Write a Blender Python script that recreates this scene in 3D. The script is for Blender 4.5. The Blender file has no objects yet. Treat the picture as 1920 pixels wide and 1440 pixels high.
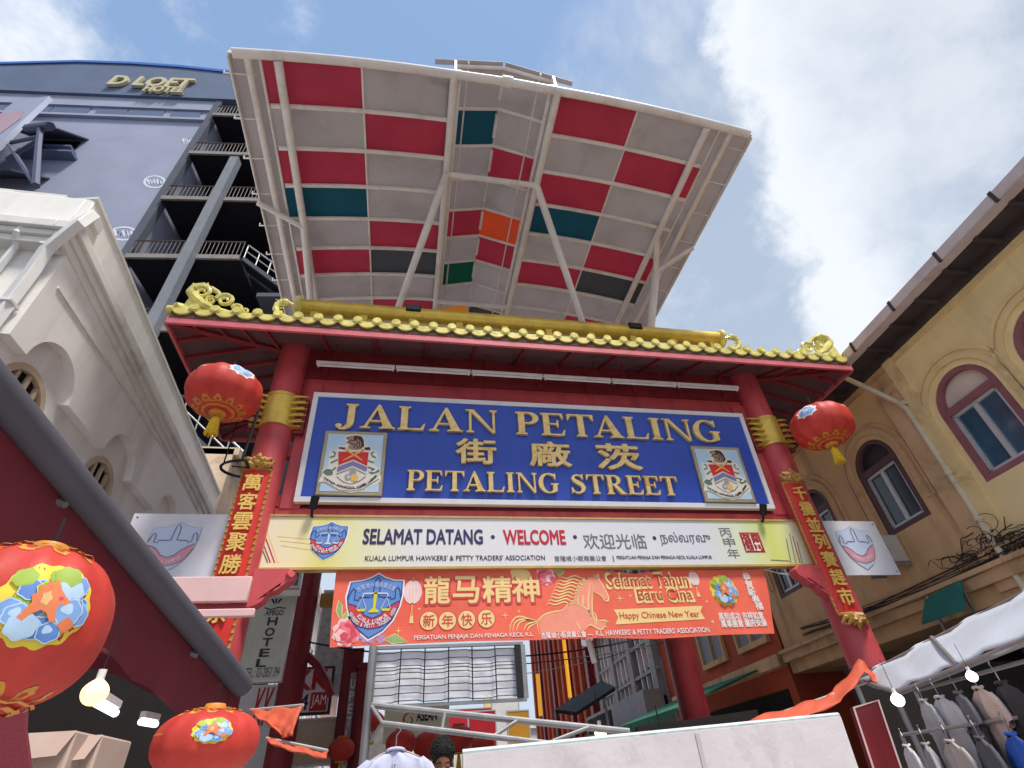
import bpy, math, random
from mathutils import Vector, Matrix
from mathutils.geometry import tessellate_polygon
random.seed(11)
R = math.radians
S_ = bpy.context.scene
COL = S_.collection

# ------------------------------------------------------------------ camera
FPX, PITCH, ROLL, YAW = 975.3, R(38.0), R(-4.85), R(12.99)
CAM = Vector((0, 0, 1.3))
FWD = Vector((math.sin(YAW)*math.cos(PITCH), math.cos(YAW)*math.cos(PITCH), math.sin(PITCH)))
_r = Vector((math.cos(YAW), -math.sin(YAW), 0)); _u = _r.cross(FWD)
RT = math.cos(ROLL)*_r + math.sin(ROLL)*_u
UP = -math.sin(ROLL)*_r + math.cos(ROLL)*_u
cd = bpy.data.cameras.new("camera"); cam = bpy.data.objects.new("camera", cd); COL.objects.link(cam)
cd.sensor_width = 36; cd.lens = FPX/1920*36; cd.clip_end = 3000; cd.clip_start = 0.05
M4 = Matrix((RT, UP, -FWD)).transposed().to_4x4(); M4.translation = CAM
cam.matrix_world = M4; S_.camera = cam

# ------------------------------------------------------------------ light
SUN = Vector((0.20, -0.36, 0.90)).normalized()
sd = bpy.data.lights.new("sun", "SUN"); so = bpy.data.objects.new("sun", sd); COL.objects.link(so)
sd.energy = 3.9; sd.angle = R(10); sd.color = (1.0, 0.95, 0.87)
so.rotation_euler = SUN.to_track_quat('Z', 'Y').to_euler(); so.location = (0, 0, 60)
S_.view_settings.view_transform = 'Standard'; S_.view_settings.look = 'None'
S_.view_settings.exposure = 0.25; S_.view_settings.gamma = 1.0

def lin(c):
    c = c/255.0
    return c/12.92 if c <= 0.04045 else ((c+0.055)/1.055)**2.4
def rgb(r, g, b, k=1.0): return (min(1, lin(r)*k), min(1, lin(g)*k), min(1, lin(b)*k), 1)
def ray(px, py): return (RT*((px-960)/FPX) - UP*((py-720)/FPX) + FWD)

class NT:
    def __init__(s, nt): s.nt = nt
    def n(s, t, **k):
        x = s.nt.nodes.new(t)
        for a, b in k.items(): setattr(x, a, b)
        return x
    def put(s, sock, v):
        if isinstance(v, bpy.types.NodeSocket): s.nt.links.new(v, sock)
        elif isinstance(v, Vector): sock.default_value = tuple(v)
        else: sock.default_value = v
    def m(s, op, a, b=0.0, c=0.0, clamp=False):
        x = s.n('ShaderNodeMath', operation=op, use_clamp=clamp)
        for i, v in enumerate((a, b, c)): s.put(x.inputs[i], v)
        return x.outputs[0]
    def dot(s, a, v):
        x = s.n('ShaderNodeVectorMath', operation='DOT_PRODUCT'); s.put(x.inputs[0], a); s.put(x.inputs[1], v); return x.outputs['Value']
    def noise(s, vec, scale, detail=4, rough=0.55, dist=0.0):
        x = s.n('ShaderNodeTexNoise'); s.put(x.inputs['Vector'], vec)
        x.inputs['Scale'].default_value = scale; x.inputs['Detail'].default_value = detail
        x.inputs['Roughness'].default_value = rough; x.inputs['Distortion'].default_value = dist
        return x.outputs[0]
    def ss(s, v, a, b):
        x = s.n('ShaderNodeMapRange', interpolation_type='SMOOTHSTEP'); s.put(x.inputs[0], v)
        x.inputs[1].default_value = a; x.inputs[2].default_value = b; return x.outputs[0]
    def mix(s, f, a, b):
        x = s.n('ShaderNodeMix', data_type='RGBA'); s.put(x.inputs[0], f); s.put(x.inputs[6], a); s.put(x.inputs[7], b); return x.outputs[2]

# sky: Nishita blue with cumulus banks, hazy towards the horizon
w = bpy.data.worlds.new("World"); S_.world = w; w.use_nodes = True
w.node_tree.nodes.clear(); T = NT(w.node_tree)
sky = T.n('ShaderNodeTexSky', sky_type='NISHITA'); sky.sun_disc = False
sky.sun_elevation = math.asin(SUN.z); sky.sun_rotation = math.atan2(SUN.x, SUN.y)
sky.air_density = 1.0; sky.dust_density = 1.5; sky.ozone_density = 1.3
D = T.n('ShaderNodeTexCoord').outputs['Generated']
def dirp(px, py): return ray(px, py).normalized()
nA = T.noise(D, 3.2, 8, 0.62, 0.3); nB = T.noise(D, 9.0, 7, 0.6, 0.2); nC = T.noise(D, 1.6, 4, 0.5)
edge = dirp(1308, -10).cross(dirp(1420, 300)).normalized()
if edge.dot(dirp(1700, 100)) < 0: edge = -edge
e = T.m('ADD', T.dot(D, edge), T.m('MULTIPLY', T.m('SUBTRACT', nB, 0.5), 0.22))
mr = T.ss(e, -0.024, 0.040)
lo = T.dot(D, dirp(1500, 560)); lo = T.ss(T.m('ADD', lo, T.m('MULTIPLY', T.m('SUBTRACT', nA, 0.5), 0.16)), 0.83, 0.93)
# left bright puffs
l1 = T.dot(D, dirp(110, 10)); l1 = T.ss(T.m('ADD', l1, T.m('MULTIPLY', T.m('SUBTRACT', nA, 0.5), 0.30)), 0.97, 1.06)
l2 = T.dot(D, dirp(-150, 150)); l2 = T.ss(T.m('ADD', l2, T.m('MULTIPLY', T.m('SUBTRACT', nA, 0.5), 0.3)), 0.94, 1.04)
# low haze and general wisps
sep = T.n('ShaderNodeSeparateXYZ'); T.put(sep.inputs[0], D)
hz = T.ss(sep.outputs[2], 0.80, 0.42)
hz = T.m('MULTIPLY', hz, 0.85)
wis = T.m('MULTIPLY', T.ss(nC, 0.52, 0.75), 0.35)
skyc = T.n('ShaderNodeVectorMath', operation='SCALE'); T.put(skyc.inputs[0], sky.outputs[0]); skyc.inputs[3].default_value = 0.09
base = skyc.outputs[0]
base = T.mix(0.65, base, rgb(150, 184, 230))
base = T.mix(wis, base, rgb(192, 206, 226))
base = T.mix(hz, base, rgb(200, 211, 226))
shade = T.ss(T.m('ADD', e, T.m('MULTIPLY', T.m('SUBTRACT', nA, 0.5), 0.30)), 0.02, 0.24)
grey = T.mix(T.ss(nA, 0.38, 0.62), rgb(170, 185, 205), rgb(210, 216, 226))
cl = T.mix(shade, rgb(228, 233, 240), grey)
base = T.mix(T.m('MULTIPLY', lo, .92), base, grey)
base = T.mix(mr, base, cl)
base = T.mix(T.m('MULTIPLY', T.m('MAXIMUM', l1, l2), 0.9), base, (1.0, 1.0, 1.0, 1))
bg = T.n('ShaderNodeBackground'); T.put(bg.inputs[0], base); bg.inputs[1].default_value = 1.0
wo = T.n('ShaderNodeOutputWorld'); w.node_tree.links.new(bg.outputs[0], wo.inputs[0])

# ------------------------------------------------------------------ materials
MATS = {}
def M(name, c, rough=0.6, var=0.12, scale=2.5, bump=0.0, bscale=40, metal=0.0, dirt=None, dscale=1.2, damt=0.5,
      streak=False, spec=0.4, trans=0.0, emit=None, es=0.0, alpha=None, coat=0.0):
    if name in MATS: return MATS[name]
    m = bpy.data.materials.new(name); m.use_nodes = True; nt = m.node_tree; nt.nodes.clear(); T = NT(nt)
    pos = T.n('ShaderNodeNewGeometry').outputs['Position']
    c = tuple(c)
    n1 = T.noise(pos, scale, 6, 0.6)
    f = T.ss(n1, 0.25, 0.75)
    col = T.mix(f, tuple(x*(1-var) for x in c[:3])+(1,), tuple(min(1, x*(1+var)) for x in c[:3])+(1,))
    rg = T.m('ADD', rough-0.08, T.m('MULTIPLY', n1, 0.16))
    if dirt is not None:
        v = pos
        if streak:
            mp = T.n('ShaderNodeMapping'); T.put(mp.inputs[0], pos); mp.inputs['Scale'].default_value = (1, 1, 0.14); v = mp.outputs[0]
        n2 = T.noise(v, dscale, 8, 0.68, 0.4)
        col = T.mix(T.m('MULTIPLY', T.ss(n2, 0.47, 0.72), damt), col, dirt)
    p = T.n('ShaderNodeBsdfPrincipled')
    T.put(p.inputs['Base Color'], col); T.put(p.inputs['Roughness'], rg); p.inputs['Metallic'].default_value = metal
    p.inputs['Specular IOR Level'].default_value = spec; p.inputs['Coat Weight'].default_value = coat
    if bump:
        b = T.n('ShaderNodeBump'); b.inputs['Strength'].default_value = bump; b.inputs['Distance'].default_value = 0.02
        T.put(b.inputs['Height'], T.noise(pos, bscale, 5, 0.6)); T.put(p.inputs['Normal'], b.outputs[0])
    if emit is not None:
        p.inputs['Emission Color'].default_value = emit; p.inputs['Emission Strength'].default_value = es
    out = T.n('ShaderNodeOutputMaterial'); sh = p.outputs[0]
    if trans > 0:
        tr = T.n('ShaderNodeBsdfTranslucent'); T.put(tr.inputs[0], col)
        mx = T.n('ShaderNodeMixShader'); mx.inputs[0].default_value = trans
        nt.links.new(sh, mx.inputs[1]); nt.links.new(tr.outputs[0], mx.inputs[2]); sh = mx.outputs[0]
    nt.links.new(sh, out.inputs[0]); MATS[name] = m
    return m

red = M("red_paint", rgb(194, 78, 84), 0.45, 0.16, 1.6, 0.08, 30, dirt=rgb(128, 44, 50), damt=0.6, dscale=2.6, streak=True)
dred = M("dark_red_paint", rgb(138, 46, 54), 0.5, 0.15, 2, dirt=rgb(60, 14, 18), damt=0.4)
maroon = M("maroon_paint", rgb(122, 34, 42), 0.45, 0.2, 2, dirt=rgb(55, 14, 16), damt=0.5, streak=True)
fasc = M("fascia_red", rgb(208, 104, 112), 0.5, 0.12, 3, dirt=rgb(140, 60, 60), damt=0.4)
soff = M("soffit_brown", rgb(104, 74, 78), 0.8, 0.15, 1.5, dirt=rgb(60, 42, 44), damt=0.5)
gold = M("gold_paint", rgb(222, 188, 84), 0.34, 0.12, 4, 0.05, 25, metal=0.35, dirt=rgb(140, 100, 30), damt=0.35)
tile = M("yellow_glaze", rgb(224, 212, 116), 0.34, 0.24, 7, 0.06, 22, dirt=rgb(150, 134, 66), damt=0.4, dscale=3, coat=0.3)
tiled = M("tile_bed_clay", rgb(84, 66, 48), 0.8, 0.2, 5)  # dark brown bed under and between the tiles
goldlet = M("gold_letter", rgb(238, 204, 134), 0.36, 0.12, 9, metal=0.25, dirt=rgb(150, 110, 55), damt=0.5, dscale=5)
blue = M("sign_blue", rgb(50, 80, 180), 0.38, 0.10, 1.2, 0.02, 12, dirt=rgb(44, 66, 150), damt=0.4, streak=True)
white = M("white_paint", rgb(226, 226, 228), 0.5, 0.04, 3, dirt=rgb(160, 156, 150), damt=0.3)
offw = M("warm_white_print", rgb(232, 226, 212), 0.5, 0.03, 3)
steel = M("white_steel", rgb(234, 228, 226), 0.45, 0.06, 3, dirt=rgb(165, 150, 140), damt=0.35, streak=True)
galv = M("galvanised", rgb(150, 150, 152), 0.42, 0.12, 6, metal=0.6, dirt=rgb(90, 80, 72), damt=0.3)
black = M("black", rgb(24, 24, 27), 0.6, 0.2, 5)
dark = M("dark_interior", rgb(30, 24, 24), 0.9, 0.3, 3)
navy = M("navy_print", rgb(46, 42, 92), 0.5, 0.03)
crim = M("crimson_print", rgb(188, 30, 56), 0.5, 0.03)
greyp = M("grey_print", rgb(108, 108, 118), 0.5, 0.03)
darkp = M("dark_print", rgb(52, 50, 66), 0.5, 0.03)
cream = M("cream_print", rgb(240, 214, 150), 0.5, 0.04)
glass = M("window_glass", rgb(58, 86, 108), 0.08, 0.25, 1.3, spec=0.8)
glassd = M("dark_glass", rgb(34, 36, 44), 0.12, 0.3, 1.3, spec=0.7)
alu = M("aluminium_frame", rgb(196, 198, 200), 0.4, 0.06, 5, metal=0.3)

# ------------------------------------------------------------------ geometry helpers
class Fr:
    """a flat working plane: a to the right, b up, c out of it"""
    def __init__(s, o, u, v): s.o = Vector(o); s.u = Vector(u).normalized(); s.v = Vector(v).normalized(); s.n = s.u.cross(s.v).normalized()
    def P(s, a, b, c=0.0): return s.o + s.u*a + s.v*b + s.n*c
    def px(s, x, y):
        d = ray(x, y); t = (s.o-CAM).dot(s.n)/d.dot(s.n); p = CAM + d*t - s.o
        return (p.dot(s.u), p.dot(s.v))
    def pts(s, l): return [s.px(*q) for q in l]
    def sub(s, a, b, ang=0.0, c=0.0):
        ca, sa = math.cos(ang), math.sin(ang)
        return Fr(s.P(a, b, c), s.u*ca + s.v*sa, s.v*ca - s.u*sa)
def AT(px, py, y):
    d = ray(px, py); return CAM + d*((y-CAM.y)/d.y)
def ATX(px, py, x):
    d = ray(px, py); return CAM + d*((x-CAM.x)/d.x)
def ATZ(px, py, z):
    d = ray(px, py); return CAM + d*((z-CAM.z)/d.z)
def front(y): return Fr((0, y, 0), (1, 0, 0), (0, 0, 1))

_tx = {}
def glyphs(s, bold=0.0, shear=0.0):
    k = (s, bold, shear)
    if k not in _tx:
        c = bpy.data.curves.new("t", "FONT"); c.body = s; c.offset = bold; c.shear = shear; c.resolution_u = 3
        c.extrude = 0.5; c.fill_mode = 'FRONT' if False else 'BOTH'
        o = bpy.data.objects.new("t", c); COL.objects.link(o)
        me = bpy.data.meshes.new_from_object(o.evaluated_get(bpy.context.evaluated_depsgraph_get()))
        v = [tuple(p.co) for p in me.vertices]; f = [tuple(p.vertices) for p in me.polygons]
        bpy.data.objects.remove(o); bpy.data.curves.remove(c); bpy.data.meshes.remove(me)
        xs = [p[0] for p in v]; ys = [p[1] for p in v]
        _tx[k] = (v, f, min(xs), max(xs), min(ys), max(ys))
    return _tx[k]

class MB:
    def __init__(s): s.v = []; s.f = []; s.fm = []; s.mats = []
    def mi(s, m):
        if m not in s.mats: s.mats.append(m)
        return s.mats.index(m)
    def add(s, vs, fs, m):
        o = len(s.v); s.v += [Vector(p) for p in vs]; i = s.mi(m)
        for f in fs: s.f.append(tuple(o+k for k in f)); s.fm.append(i)
        return s
    def box(s, p, q, m):
        (x0, y0, z0), (x1, y1, z1) = p, q
        return s.add([(x, y, z) for z in (z0, z1) for y in (y0, y1) for x in (x0, x1)],
                     [(0, 2, 3, 1), (4, 5, 7, 6), (0, 1, 5, 4), (2, 6, 7, 3), (0, 4, 6, 2), (1, 3, 7, 5)], m)
    def obox(s, fr, a0, a1, b0, b1, c0, c1, m):
        if a0 > a1: a0, a1 = a1, a0
        if b0 > b1: b0, b1 = b1, b0
        return s.add([fr.P(a, b, c) for c in (c0, c1) for b in (b0, b1) for a in (a0, a1)],
                     [(0, 2, 3, 1), (4, 5, 7, 6), (0, 1, 5, 4), (2, 6, 7, 3), (0, 4, 6, 2), (1, 3, 7, 5)], m)
    def prism(s, fr, pts, c0, c1, m, holes=()):
        loops = [list(pts)]+[list(h) for h in holes]
        tri = tessellate_polygon([[Vector((a, b, 0)) for a, b in l] for l in loops])
        flat = [p for l in loops for p in l]; n = len(flat)
        def up(t):
            a, b, c = (flat[k] for k in t)
            return (b[0]-a[0])*(c[1]-a[1]) - (b[1]-a[1])*(c[0]-a[0]) > 0
        tri = [t if up(t) else t[::-1] for t in tri]
        vs = [fr.P(a, b, c1) for a, b in flat]; fs = [tuple(t) for t in tri]
        if c0 is not None:
            vs += [fr.P(a, b, c0) for a, b in flat]; fs += [tuple(n+k for k in t[::-1]) for t in tri]
            o = 0
            for li, l in enumerate(loops):
                ar = sum(l[i][0]*l[(i+1) % len(l)][1]-l[(i+1) % len(l)][0]*l[i][1] for i in range(len(l)))
                ccw = (ar > 0) == (li == 0)
                for i in range(len(l)):
                    a, b = o+i, o+(i+1) % len(l)
                    fs.append((n+a, n+b, b, a) if ccw else (a, b, n+b, n+a))
                o += len(l)
        return s.add(vs, fs, m)
    def flat(s, fr, pts, c, m): return s.prism(fr, pts, None, c, m)
    def ribbon(s, fr, pts, wd, c, m, taper=False, closed=False):
        n = len(pts); L = []; Rr = []
        for i in range(n):
            a = Vector(pts[(i-1) % n] if closed else pts[max(i-1, 0)]); b = Vector(pts[(i+1) % n] if closed else pts[min(i+1, n-1)])
            d = (b-a); d = d.normalized() if d.length > 1e-9 else Vector((1, 0)); q = Vector((-d.y, d.x))
            hw = wd/2*(math.sin(math.pi*(i+0.6)/(n+0.2)) if taper else 1)
            L.append(Vector(pts[i])+q*hw); Rr.append(Vector(pts[i])-q*hw)
        vs = [fr.P(p.x, p.y, c) for p in L]+[fr.P(p.x, p.y, c) for p in Rr]
        fs = [(n+i, n+(i+1) % n, (i+1) % n, i) for i in range(n if closed else n-1)]
        return s.add(vs, fs, m)
    def tube(s, pts, r, m, n=10, cap=True):
        pts = [Vector(p) for p in pts]; k = len(pts); rs = r if isinstance(r, (list, tuple)) else [r]*k
        vs = []; prev = None
        for i in range(k):
            d = (pts[min(i+1, k-1)]-pts[max(i-1, 0)]).normalized()
            if prev is None: x = d.orthogonal().normalized()
            else:
                x = prev - d*prev.dot(d); x = x.normalized() if x.length > 1e-6 else d.orthogonal().normalized()
            prev = x; y = d.cross(x)
            for j in range(n):
                t = 2*math.pi*j/n; vs.append(pts[i]+(x*math.cos(t)+y*math.sin(t))*rs[i])
        fs = [(i*n+j, i*n+(j+1) % n, (i+1)*n+(j+1) % n, (i+1)*n+j) for i in range(k-1) for j in range(n)]
        if cap: fs += [tuple(range(n))[::-1], tuple((k-1)*n+j for j in range(n))]
        return s.add(vs, fs, m)
    def lathe(s, c, prof, m, n=24, ax=None):
        c = Vector(c); k = len(prof); vs = []
        for r, z in prof:
            for j in range(n):
                t = 2*math.pi*j/n; vs.append(c+Vector((r*math.cos(t), r*math.sin(t), z)))
        fs = [(i*n+j, i*n+(j+1) % n, (i+1)*n+(j+1) % n, (i+1)*n+j) for i in range(k-1) for j in range(n)]
        fs += [tuple(range(n))[::-1], tuple((k-1)*n+j for j in range(n))]
        return s.add(vs, fs, m)
    def ball(s, c, r, m, n=14, k=9, sx=1, sy=1, sz=1):
        c = Vector(c); vs = []
        for i in range(k+1):
            a = math.pi*i/k
            for j in range(n):
                t = 2*math.pi*j/n; vs.append(c+Vector((r*sx*math.sin(a)*math.cos(t), r*sy*math.sin(a)*math.sin(t), -r*sz*math.cos(a))))
        return s.add(vs, [(i*n+j, i*n+(j+1) % n, (i+1)*n+(j+1) % n, (i+1)*n+j) for i in range(k) for j in range(n)], m)
    def text(s, fr, t, a0, b0, a1, b1, c, th, m, bold=0.0, shear=0.0):
        v, f, x0, x1, y0, y1 = glyphs(t, 0.0, shear); dx = max(x1-x0, 1e-6); dy = max(y1-y0, 1e-6)
        offs = [(0, 0)]
        if bold > 0: offs += [(bold, 0), (-bold, 0), (0, bold), (0, -bold)]
        if bold > .02: offs += [(.7*bold*i, .7*bold*j) for i in (-1, 1) for j in (-1, 1)]
        kx, ky = (a1-a0)/dx, (b1-b0)/dy; st = .0004 if th < .01 else .0009
        for i, (ox, oy) in enumerate(offs):
            s.add([fr.P(a0+(p[0]-x0+ox)*kx, b0+(p[1]-y0+oy)*ky, c+(p[2]+0.5)*(th+i*st)) for p in v], f, m)
        return s
    def patht(s, fr, t, path, h, c, m, bold=0.0, fill=.8):
        """letters strung along a polyline of frame points"""
        P = [Vector(p) for p in path]; seg = [(P[i+1]-P[i]).length for i in range(len(P)-1)]; tot = sum(seg); n = len(t)
        for i, ch in enumerate(t):
            if ch == ' ': continue
            d = tot*(i+.5)/n; k = 0
            while k < len(seg)-1 and d > seg[k]: d -= seg[k]; k += 1
            p = P[k].lerp(P[k+1], d/seg[k]); q = P[min(k+1, len(P)-1)]-P[k]
            wd = tot/n*fill*(.4 if ch in "I'1." else 1)
            s.text(fr.sub(p.x, p.y, math.atan2(q.y, q.x), c), ch, -wd/2, -h/2, wd/2, h/2, 0, .001, m, bold)
        return s
    def arct(s, fr, t, ca, cb, r, a0, a1, h, c, m, bold=0.02, inside=True):
        """letters along an arc, baseline inside the bowl"""
        n = len(t)
        for i, ch in enumerate(t):
            if ch == ' ': continue
            an = a0+(a1-a0)*(i+0.5)/n
            f2 = fr.sub(ca+r*math.cos(an), cb+r*math.sin(an), an+math.pi/2 if inside else an-math.pi/2, c)
            wd = abs(a1-a0)*r/n*0.78
            if ch in "I'1.": wd *= 0.4
            s.text(f2, ch, -wd/2, -h/2, wd/2, h/2, 0, 0.001, m, bold)
        return s
    def build(s, name, parent=None, bevel=0.0, sharp=32):
        root = parent.get('_o') if parent is not None else None
        off = Vector(root) if root is not None else Vector((0, 0, 0))
        me = bpy.data.meshes.new(name)
        me.from_pydata([tuple(p-off) for p in s.v], [], s.f)
        for m in s.mats: me.materials.append(m)
        me.polygons.foreach_set('material_index', s.fm)
        me.polygons.foreach_set('use_smooth', [True]*len(me.polygons)); me.update()
        me.set_sharp_from_angle(angle=R(sharp))
        o = bpy.data.objects.new(name, me); COL.objects.link(o)
        if parent is not None: o.parent = parent; o['_o'] = tuple(off)
        if bevel:
            b = o.modifiers.new("bevel", "BEVEL"); b.width = bevel; b.segments = 2; b.limit_method = 'ANGLE'; b.angle_limit = R(40)
        return o

def thing(name, label, cat, loc, group=None):
    o = bpy.data.objects.new(name, None); COL.objects.link(o); o.location = loc; o['_o'] = tuple(loc)
    o.empty_display_size = 0.2
    o['label'] = label; o['category'] = cat
    if group: o['group'] = group
    return o
def tag(o, label=None, cat=None, group=None, kind=None):
    for k, v in (('label', label), ('category', cat), ('group', group), ('kind', kind)):
        if v: o[k] = v
    return o
def copy_tree(o, parent=None):
    c = o.copy(); COL.objects.link(c)
    if parent is not None: c.parent = parent
    for ch in list(o.children): copy_tree(ch, c)
    return c
def arc(ca, cb, ra, rb, a0, a1, n=16):
    return [(ca+ra*math.cos(a0+(a1-a0)*i/n), cb+rb*math.sin(a0+(a1-a0)*i/n)) for i in range(n+1)]
def blob(ca, cb, r, n=18, amp=0.12, k=5, ph=0.0, sy=1.0):
    return [(ca+r*(1+amp*math.sin(k*t+ph))*math.cos(t), cb+sy*r*(1+amp*math.sin(k*t+ph))*math.sin(t)) for t in [2*math.pi*i/n for i in range(n)]]

# serif capitals for the cut-out sign letters: pieces in a unit-high box
def serif(ch):
    S, h, o = 0.185, 0.06, 0.075
    def I(x, w_=S, top=True, bot=True, o=o):
        p = [(x-o, 0), (x+w_+o, 0), (x+w_+o, .035), (x+w_, .09)] if bot else [(x, 0), (x+w_, 0)]
        p += [(x+w_, .91), (x+w_+o, .965), (x+w_+o, 1), (x-o, 1), (x-o, .965), (x, .91)] if top else [(x+w_, 1), (x, 1)]
        if bot: p += [(x, .09), (x-o, .035)]
        return p
    def stroke(pts, ws):
        L = []; Rr = []
        for i, p in enumerate(pts):
            a = Vector(pts[max(i-1, 0)]); b = Vector(pts[min(i+1, len(pts)-1)]); d = (b-a).normalized(); q = Vector((-d.y, d.x))*ws[i]/2
            L.append(tuple(Vector(p)+q)); Rr.append(tuple(Vector(p)-q))
        return L+Rr[::-1]
    def ring(ca, cb, ra, rb, a0, a1, thick, thin, n=22):
        A = [a0+(a1-a0)*i/n for i in range(n+1)]
        return stroke([(ca+ra*math.cos(t), cb+rb*math.sin(t)) for t in A], [thin+(thick-thin)*abs(math.cos(t))**1.4 for t in A])
    if ch == 'I': return [I(o)], S+2*o
    if ch == 'L': return [I(o), [(o+S*.5, 0), (.70, 0), (.74, .27), (.705, .27), (.61, .065), (o+S*.5, .065)]], .74
    if ch == 'E': return [I(o), [(o+S*.5, 0), (.68, 0), (.72, .26), (.685, .26), (.59, .065), (o+S*.5, .065)],
                          [(o+S*.5, .935), (.58, .935), (.655, .75), (.69, .75), (.67, 1), (o+S*.5, 1)],
                          [(o+S*.5, .475), (.46, .475), (.50, .36), (.53, .36), (.53, .69), (.50, .69), (.46, .54), (o+S*.5, .54)]], .72
    if ch == 'T': return [I(.31, S, False, True), [(0, 1), (.805, 1), (.805, .72), (.77, .72), (.69, .935), (.115, .935), (.035, .72), (0, .72)]], .805
    if ch == 'N': return [I(.10, .07, False, True), I(.77, .07, True, False), [(.0, 1), (.24, 1), (.84, .0), (.77, -.03), (.12, .94), (.0, .965)]], .92
    if ch == 'A': return [[(.44, 1.02), (.50, 1.02), (.195, .09), (.14, .05), (.10, .05)], [(.40, .88), (.50, 1.02), (.86, .06), (.86, 0), (.62, 0), (.62, .03)],
                          [(.22, .28), (.66, .28), (.66, .34), (.22, .34)], [(0, 0), (.28, 0), (.28, .035), (.18, .08), (.10, .08), (0, .035)],
                          [(.50, 0), (.94, 0), (.94, .035), (.84, .09), (.62, .09), (.50, .035)]], .94
    if ch in 'PR':
        pc = [I(o), ring(o+S+.10, .735, .235, .235, -math.pi/2, math.pi/2, S*.95, h),
              [(o+S*.5, .94), (o+S+.11, .94), (o+S+.11, 1), (o+S*.5, 1)], [(o+S*.5, .47), (o+S+.11, .47), (o+S+.11, .53), (o+S*.5, .53)]]
        if ch == 'R': pc.append([(o+S+.02, .50), (o+S+.20, .50), (.80, .06), (.89, .035), (.89, 0), (.62, 0)])
        return pc, .65 if ch == 'P' else .88
    if ch == 'J': return [I(.30, S, True, False)[0:2] and [(.30, .28), (.30+S, .28), (.30+S, .91), (.56, .965), (.56, 1), (.225, 1), (.225, .965), (.30, .91)],
                          stroke([(.392, .30), (.385, .16), (.33, .04), (.24, -.05), (.15, -.06), (.09, .0)], [S, S*.96, S*.8, .10, .07, .07]),
                          blob(.10, .06, .085, 14, 0)], .56
    if ch == 'G': return [ring(.43, .5, .36, .485, R(58), R(312), .20, h, 30), I(.60, S, False, False)[:0] or [(.60, .10), (.785, .10), (.785, .40), (.86, .445), (.86, .48), (.51, .48), (.51, .445), (.60, .40)],
                          stroke([(.66, .06), (.72, .10), (.76, .14)], [.07, .08, .06]), [(.70, .70), (.735, .70), (.735, 1.01), (.70, 1.01), (.62, .92), (.58, .90), (.66, .82)]], .86
    if ch == 'S':
        P_ = [(.56, .80), (.47, .93), (.33, .965), (.18, .90), (.14, .78), (.20, .66), (.36, .56), (.52, .44), (.58, .30), (.54, .14), (.40, .035), (.26, .03), (.13, .11), (.07, .24)]
        W_ = [.05, .06, .065, .10, .15, .19, .205, .20, .19, .15, .09, .065, .06, .05]
        return [stroke(P_, W_), [(.555, .72), (.59, .72), (.59, 1.01), (.555, 1.01), (.50, .91)], [(.04, .30), (.075, .30), (.12, .10), (.075, -.01), (.04, -.01)]], .66
    return [], .35
KERN = {'TA': -.13, 'LA': .02, 'AL': -.03, 'AN': -.02, 'EE': .0}
def serif_line(fr, text, a0, b0, a1, b1, c, th, m, parent, gap=0.09):
    ws = [serif(ch)[1] for ch in text]; tot = sum(ws)+gap*(len(text)-1)+sum(KERN.get(text[i:i+2], 0) for i in range(len(text)-1)); text_i = 0; k = (a1-a0)/tot; H = b1-b0; x = 0
    for ch, w_ in zip(text, ws):
        pc, _ = serif(ch)
        if pc:
            mb = MB()
            for i, p in enumerate(pc):
                q = [(a0+(x+u)*k, b0+v*H) for u, v in p]
                mb.prism(fr, q, c-0.0, c+th+i*0.0012, m)
            mb.build('letter', parent)
        x += w_+gap+KERN.get(text[text_i:text_i+2], 0); text_i += 1

# ------------------------------------------------------------------ ground
mb = MB(); mb.box((-400, -400, -0.3), (400, 900, 0), M("asphalt", rgb(70, 70, 72), 0.85, 0.2, 3, 0.3, 60, dirt=rgb(48, 46, 46)))
tag(mb.build('ground'), kind='structure')
pave = M("street_paving", rgb(178, 175, 172), 0.8, 0.2, 4, 0.2, 50, dirt=rgb(136, 132, 130))  # unseen paving, pale tone set so its bounce fills the fronts
mb = MB(); mb.box((-5.4, -30, 0.004), (9.9, 120, 0.06), pave); tag(mb.build('street_paving'), kind='structure')

# ------------------------------------------------------------------ the red gate
GX = 2.41; CL, CR = -2.34, 7.15
gate = thing('street_gate', 'big red ceremonial street gate with yellow glazed tile roof on round red columns', 'gate', (GX, 8, 0))
for cx in (CL, CR):
    mb = MB(); mb.tube([(cx, 8, 0), (cx, 8, 0.5), (cx, 8, 8.3)], [0.29, 0.27, 0.265], red, 36)
    mb.lathe((cx, 8, 0), [(0.42, 0), (0.42, 0.25), (0.34, 0.45), (0.28, 0.5)], red, 32)
    col = mb.build('column', gate)
    mb = MB(); mb.tube([(cx, 8, 6.42), (cx, 8, 7.02)], 0.285, gold, 36)
    for zz in (6.42, 7.02): mb.tube([(cx, 8, zz-.025), (cx, 8, zz+.025)], 0.297, gold, 36)
    mb.build('gold_band', col)
    # gilt claw fingers either side of the band
    for sgn in (-1, 1):
        mb = MB()
        for i in range(5):
            z = 6.46+i*0.13
            mb.tube([(cx+sgn*.20, 7.80, z), (cx+sgn*.30, 7.78, z+.005), (cx+sgn*.40, 7.80, z+.02), (cx+sgn*.47, 7.85, z+.055)], [.026, .024, .018, .005], gold, 8)
            mb.box((cx+sgn*.34-.07, 7.84, z-.055), (cx+sgn*.34+.07, 7.95, z-.038), gold)
        mb.box((cx+sgn*.36-.085, 7.93, 6.33), (cx+sgn*.36+.085, 8.02, 7.04), dred)
        mb.build('gilt_claws', col)
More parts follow.
